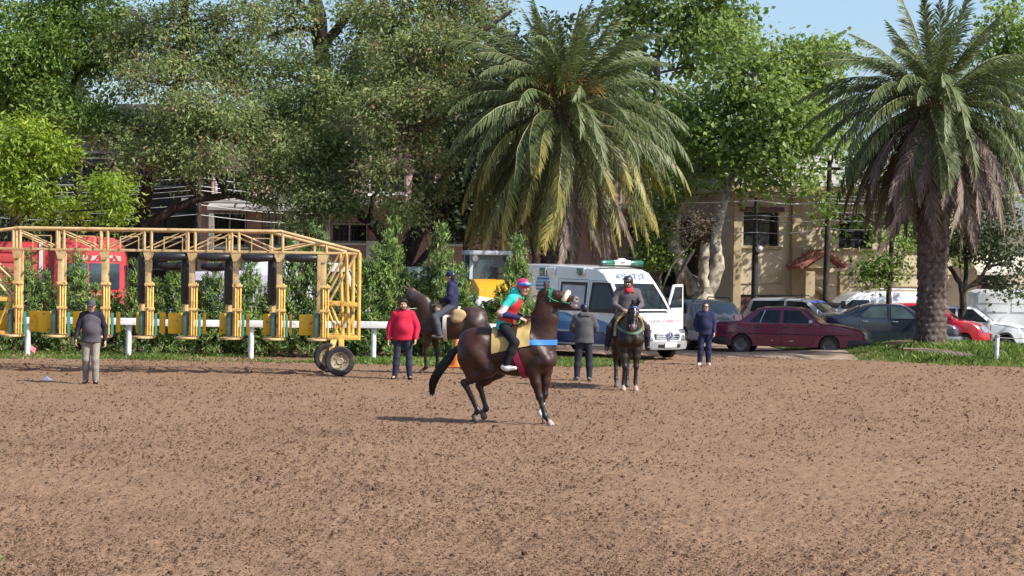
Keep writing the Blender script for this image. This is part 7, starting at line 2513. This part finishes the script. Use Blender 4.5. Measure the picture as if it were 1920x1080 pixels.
        link('scarf', Sb.mesh('scarf', [scarf], .010, folds=(.004, 40, 2)), o)
    return o


def R2(yaw): return Vector((math.cos(yaw), math.sin(yaw), 0)), Vector((-math.sin(yaw), math.cos(yaw), 0))


# ---- the rearing-headed bay horse in front, with the jockey in bright silks
def front_pair():
    D = 32.6
    p = at(952, 790, D)
    yaw = R(-9)
    loc = (p.x, D, -.015)
    J = dict(neck_r=(.215, .135), head_k=(1.2,), neck_base=(.51, 0, 1.38), neck_mid=(.595, 0, 1.76), poll=(.60, 0, 2.15), muzzle=(1.13, -.02, 2.03), pink=True, open=True, ear=-.06,
             fr=[(.43, -.155, .88), (.54, -.14, .47), (.635, -.135, .16), (.71, -.13, .0)],
             fl=[(.60, .15, .90), (.585, .13, .50), (.515, .12, .19), (.585, .12, .03)],
             hr=[(-.30, -.175, .90), (-.70, -.14, .67), (-.475, -.13, .22), (-.53, -.13, .05)],
             hl=[(-.20, .165, .86), (-.50, .14, .62), (-.385, .13, .235), (-.44, .13, .09)])
    H = horse('dark bay racehorse with raised head, mustard saddle cloth and one white sock', loc, yaw, J, coat_bay, sock_legs=('fl',), seed=3,
              tail=[(-.76, 0, 1.30), (-.90, 0, 1.20), (-1.02, -.02, 1.02), (-1.16, -.02, .84), (-1.27, 0, .66), (-1.27, 0, .42)], mane_side=1, pale_hooves=('fl', 'fr'), blaze=True, vox=.0135)
    o = H['o']
    drape(H, 'saddle_cloth', cloth_y, -.27, .36, 1.18, -1.62, 1.62, off=.024, skew=.02, taper=.70)
    drape(H, 'saddle', leather, -.16, .16, 1.20, -.75, .75, off=.05, nx=8, na=18, thick=.03)
    ring_strap(H, 'girth', crim_s, (.14, 0, 1.2), (-.36, 0, 1), (0, 1, 0), (1, 0, .36), .10, 1.5, 2 * PI - 1.5, off=.018)
    ring_strap(H, 'breast_strap', blue_s, (.42, 0, 1.36), (1, 0, 0), (0, 1, 0), (0, 0, 1), .085, -1.9, 1.9, off=.016)
    head_gear(H, green_s, m2=black_s, brow=green_s, fleece_on=True)
    reins(H, (.24, .08, 1.76), (.25, -.09, 1.75), black_s, .013)
    # rider
    Jp = dict(pelvis=(-.06, 0, 1.63), waist=(-.03, 0, 1.79), chest=(.06, 0, 1.98), neck=(.14, 0, 2.11), head=(.23, -.02, 2.245), look=(.80, -.58, -.05),
              sl=(.10, .185, 2.06), sr=(.06, -.19, 2.06), el=(-.02, .30, 1.83), er=(-.12, -.30, 1.83), wl=(.19, .09, 1.755), wr=(.18, -.13, 1.75),
              hl=(-.06, .12, 1.58), hr=(-.06, -.12, 1.58), kl=(.16, .33, 1.36), kr=(.15, -.345, 1.36), al=(.06, .36, .98), ar=(.02, -.37, .99), tl=(.21, .37, .945), tr=(.17, -.39, .945),
              dl=(.9, -.2, -.3), dr=(.9, .25, -.3), pl=(0, 0, -1), pr=(0, 0, -1), t_l=(.2, -1, .3), t_r=(.2, 1, .3), vest_low=(.06,))
    tq = cloth('turquoise_silk', (.03, .42, .38)); wh = cloth('white_silk', (.62, .62, .70)); nv = cloth('navy_silk', (.022, .018, .075))
    person('jockey leaning forward in red vest, turquoise sleeves, pink helmet and blue goggles', loc, yaw, Jp, skin_l, tq, cloth('black_breeches', (.012, .012, .014)), cloth('white_trainer', (.62, .61, .60)), sleeves=(tq, wh, nv),
           vest=mat('red_vest', (.46, .022, .028), rough=.6, var=.1), helmet=(mat('pink_red_helmet', (.48, .02, .10), rough=.35, var=.1, coat=.5), False), goggles=mat('mirror_goggles', (.03, .08, .75), col2=(.12, .38, .95), rough=.06, coat=1, scale=10, metal=.5), hood=(tq, 1), seed=11, curl=1.1)


front_pair()


def led_pair():
    D = 46.4
    p = at(846, 700, D)
    yaw = R(172)
    loc = (p.x, D, -.02)
    J = dict(neck_base=(.56, 0, 1.34), neck_mid=(.72, 0, 1.66), poll=(.99, 0, 1.93), muzzle=(1.28, .02, 1.47), ear=.0,
             fl=[(.54, .155, .92), (.60, .14, .50), (.57, .13, .17), (.66, .13, .03)],
             fr=[(.46, -.155, .92), (.36, -.14, .50), (.36, -.13, .16), (.38, -.13, .0)],
             hl=[(-.36, .175, .92), (-.66, .15, .56), (-.62, .14, .17), (-.56, .14, .0)],
             hr=[(-.28, -.175, .92), (-.50, -.15, .58), (-.44, -.14, .17), (-.38, -.14, .0)])
    H = horse('brown horse facing left with arched neck and tan saddle bags behind the front horse', loc, yaw, J, coat_brown, seed=5, mane_m=hair_g, mane_side=1,
              tail=[(-.76, 0, 1.28), (-.86, 0, 1.14), (-.90, 0, .9), (-.88, 0, .6), (-.86, 0, .4)], vox=.017)
    drape(H, 'saddle_cloth', cloth_w, -.20, .30, 1.18, -1.05, 1.05, off=.02, nx=8, na=18)
    drape(H, 'saddle', leather, -.16, .20, 1.18, -.85, .85, off=.05, nx=8, na=18, thick=.03)
    for sd in (-1, 1):
        Bb = Blob(); Bb.ell((-.20, sd * .27, 1.40), (.17, .10, .14), .05); Bb.ell((-.16, sd * .30, 1.30), (.14, .08, .10), .05)
        link('saddle_bag', Bb.mesh('saddle_bag', [cloth_tan], .014, folds=(.008, 20, 4)), H['o'])
    Bb = Blob(); Bb.ell((.30, 0, 1.58), (.10, .14, .10), .05); Bb.cap((.30, -.16, 1.5), (.30, .16, 1.5), .09, .09, .05)
    link('pommel_roll', Bb.mesh('pommel_roll', [cloth_tan], .014, folds=(.006, 20, 4)), H['o'])
    ring_strap(H, 'girth', cloth_w, (.12, 0, 1.15), (0, 0, 1), (0, 1, 0), (1, 0, .1), .09, .9, 2 * PI - .9, off=.014)
    head_gear(H, black_s)
    reins(H, (.30, .06, 1.66), (.30, -.06, 1.66), white_s, .013)
    Jp = dict(pelvis=(.0, 0, 1.62), waist=(-.01, 0, 1.77), chest=(.0, 0, 1.98), neck=(.02, 0, 2.13), head=(.055, 0, 2.275), look=(1, -.12, -.02),
              sl=(.0, .185, 2.07), sr=(.0, -.185, 2.07), el=(.02, .26, 1.80), er=(.02, -.26, 1.80), wl=(.24, .11, 1.70), wr=(.24, -.11, 1.70),
              hl=(.0, .12, 1.58), hr=(.0, -.12, 1.58), kl=(.34, .34, 1.34), kr=(.34, -.34, 1.34), al=(.22, .38, .93), ar=(.22, -.38, .93), tl=(.38, .40, .90), tr=(.38, -.40, .90),
              dl=(.9, -.2, -.2), dr=(.9, .2, -.2), pl=(0, 0, -1), pr=(0, 0, -1), t_l=(.2, -1, .3), t_r=(.2, 1, .3), brim=(0,), baggy=(.012,))
    person('mounted man in navy jacket and knitted cap seen from the side on the brown horse', loc, yaw, Jp, skin_d, cloth('navy_jacket', (.022, .024, .065)), cloth('slate_trousers', (.055, .06, .075)), cloth('brown_boot', (.11, .09, .08)),
           hair=hair_b, cap_m=cloth('navy_cap', (.016, .022, .075)), loose=.022, seed=12, hood=(cloth('navy_jacket', (.022, .024, .065)), 0), curl=1.1)


led_pair()


def outrider():
    D = 41.6
    p = at(1181, 728, D)
    yaw = R(-84)
    h, l = R2(yaw)
    loc = Vector((p.x, D, -.015)) - h * .55
    J = dict(neck_base=(.56, 0, 1.34), neck_mid=(.74, .0, 1.58), poll=(.92, .01, 1.79), muzzle=(1.17, -.055, 1.30), ear=.01,
             fl=[(.56, .135, .86), (.60, .115, .50), (.57, .11, .17), (.63, .11, .0)],
             fr=[(.54, -.135, .86), (.62, -.125, .50), (.57, -.14, .16), (.62, -.15, .0)],
             hl=[(-.36, .16, .92), (-.66, .14, .58), (-.62, .13, .17), (-.56, .13, .0)],
             hr=[(-.30, -.16, .92), (-.54, -.14, .58), (-.48, -.13, .17), (-.42, -.13, .0)])
    H = horse('near black horse seen head on with a pale green breast band and white star', tuple(loc), yaw, J, coat_black, seed=7, mane_side=-1, blaze=True,
              tail=[(-.76, 0, 1.28), (-.86, 0, 1.14), (-.90, 0, .9), (-.88, 0, .6), (-.86, 0, .4)], vox=.0155, pale_hooves=('fl', 'fr'))
    drape(H, 'saddle_cloth', cloth_w, -.28, .36, 1.18, -1.75, 1.75, off=.03, thick=.025)
    drape(H, 'saddle_pad', cloth_y, -.20, .42, 1.18, -1.35, 1.35, off=.055, thick=.025)
    drape(H, 'saddle', leather, -.18, .20, 1.18, -.85, .85, off=.085, nx=8, na=18, thick=.03)
    ring_strap(H, 'girth', black_s, (.12, 0, 1.15), (0, 0, 1), (0, 1, 0), (1, 0, .1), .09, .9, 2 * PI - .9, off=.014)
    ring_strap(H, 'breast_strap', green_p, (.40, 0, 1.34), (.9, 0, -.30), (0, 1, 0), (.3, 0, .9), .05, -1.7, 1.7, off=.016)
    head_gear(H, black_s, brow=mat('blue_browband', (.08, .14, .32), rough=.6))
    reins(H, (.34, .06, 1.66), (.34, -.10, 1.66), black_s, .010)
    Jp = dict(pelvis=(.02, 0, 1.62), waist=(.03, 0, 1.77), chest=(.06, 0, 1.96), neck=(.09, 0, 2.10), head=(.125, 0, 2.245), look=(1, -.42, -.05),
              sl=(.05, .20, 2.04), sr=(.05, -.20, 2.04), el=(.08, .30, 1.78), er=(.10, -.31, 1.78), wl=(.34, .13, 1.69), wr=(.34, -.15, 1.68),
              hl=(.02, .13, 1.58), hr=(.02, -.13, 1.58), kl=(.26, .39, 1.30), kr=(.26, -.39, 1.30), al=(.14, .43, .90), ar=(.14, -.43, .90), tl=(.29, .46, .86), tr=(.29, -.46, .86),
              dl=(.8, -.5, -.2), dr=(.8, .5, -.2), pl=(0, 0, -1), pr=(0, 0, -1), t_l=(.2, -1, .3), t_r=(.2, 1, .3), brim=(1,))
    person('mounted man facing the camera in charcoal shirt, red neck scarf and dark helmet', tuple(loc), yaw, Jp, skin_d, cloth('charcoal_shirt', (.095, .085, .092)), cloth('dark_riding_trousers', (.030, .028, .034)), cloth('scuffed_boot', (.10, .095, .10)),
           helmet=(mat('dark_helmet', (.030, .026, .032), rough=.4, var=.2, coat=.3), True), scarf=cloth('red_scarf', (.42, .03, .035)), loose=.016, seed=13, beard=True, hair=hair_b, curl=1.1)


outrider()


def people():
    # walking official by the gate
    p = gp(170, 719)
    J = stand(look=(1, 0, -.18), head=(.05, 0, 1.615), kl=(.10, .10, .50), al=(.10, .11, .09), tl=(.27, .14, .03), kr=(.04, -.10, .50), ar=(-.10, -.11, .105), tr=(.06, -.14, .03),
              el=(-.05, .27, 1.15), wl=(.02, .29, .91), er=(.00, -.27, 1.15), wr=(.12, -.29, .93), vest_low=(-.10,), hem=(.085,), baggy=(.004,))
    person('man in grey cap, grey padded vest and beige trousers walking past the gate', (p.x, p.y, -.01), R(-84), J, skin_t, cloth('dark_navy_shirt', (.018, .018, .030)), cloth('beige_trousers', (.225, .20, .175)), cloth('black_shoe', (.02, .02, .022)),
           vest=cloth('grey_vest', (.075, .067, .080)), cap_m=cloth('grey_cap', (.060, .058, .070)), hair=mat('grey_hair', (.25, .24, .24), rough=.6), glasses=True, sc=1.0, seed=21, fat=.006)
    # man in the red hoodie
    p = gp(755, 711)
    J = stand(look=(1, .06, .0), el=(-.02, .30, 1.14), er=(-.02, -.30, 1.14), wl=(.10, .285, .90), wr=(.05, -.315, .88), kl=(.02, .13, .50), al=(.0, .15, .09), tl=(.15, .20, .03), kr=(.02, -.13, .50), ar=(.0, -.17, .09), tr=(.15, -.22, .03), hl=(0, .10, .92), hr=(0, -.10, .92))
    red_h = cloth('red_hoodie', (.46, .018, .048))
    person('bearded man in bright red hoodie and dark jeans standing before the brown horse', (p.x, p.y, -.01), R(-92), J, skin_t, red_h, cloth('dark_jeans', (.030, .034, .055)), cloth('black_shoe', (.02, .02, .022)),
           hair=hair_b, hair_style='thick', beard=True, fat=.036, hood=(cloth('grey_lining', (.16, .11, .12)), 0), loose=.018, sc=1.02, seed=22)
    # man in the grey hoodie, seen from behind
    p = gp(1094, 713)
    J = stand(look=(1, .1, -.22), head=(.06, .0, 1.61), el=(.02, .27, 1.16), er=(.04, -.27, 1.16), wl=(.24, .15, 1.08), wr=(.25, -.14, 1.10), kl=(.02, .13, .50), al=(-.02, .15, .09), tl=(.14, .19, .03), kr=(.02, -.12, .50), ar=(-.02, -.13, .09), tr=(.15, -.18, .03), brim=(0,), baggy=(.006,))
    gh = cloth('grey_hoodie', (.072, .072, .078))
    person('man seen from behind in dark grey hoodie and navy cap', (p.x, p.y, -.01), R(92), J, skin_t, gh, cloth('dark_navy_trousers', (.022, .025, .036)), cloth('grey_trainer', (.13, .13, .14)),
           hair=hair_b, cap_m=cloth('navy_knit_cap', (.020, .028, .090)), hood=(gh, 0), loose=.022, sc=.99, seed=23, fat=.01)
    # woman by the ambulance
    p = gp(1321, 684)
    J = stand(look=(.9, .45, .12), head=(.02, .0, 1.62), el=(-.05, .25, 1.15), er=(-.02, -.25, 1.15), wl=(.06, .25, .93), wr=(-.14, -.16, 1.0), kl=(.03, .10, .50), al=(.0, .10, .09), tl=(.17, .13, .03), kr=(.03, -.11, .50), ar=(.02, -.14, .09), tr=(.19, -.18, .03), baggy=(.008,))
    J['er'] = (-.05, -.27, 1.16); J['wr'] = (.0, -.22, .95)
    person('woman in navy tracksuit, white trainers and sunglasses standing by the ambulance', (p.x, p.y, -.01), R(-92), J, skin_t, cloth('navy_tracksuit', (.018, .022, .058)), cloth('navy_tracksuit', (.018, .022, .058)), cloth('white_trainer', (.62, .61, .60)),
           hair=hair_b, hair_style='tied', glasses=True, sc=.935, seed=24, fat=.012, loose=.010)


people()
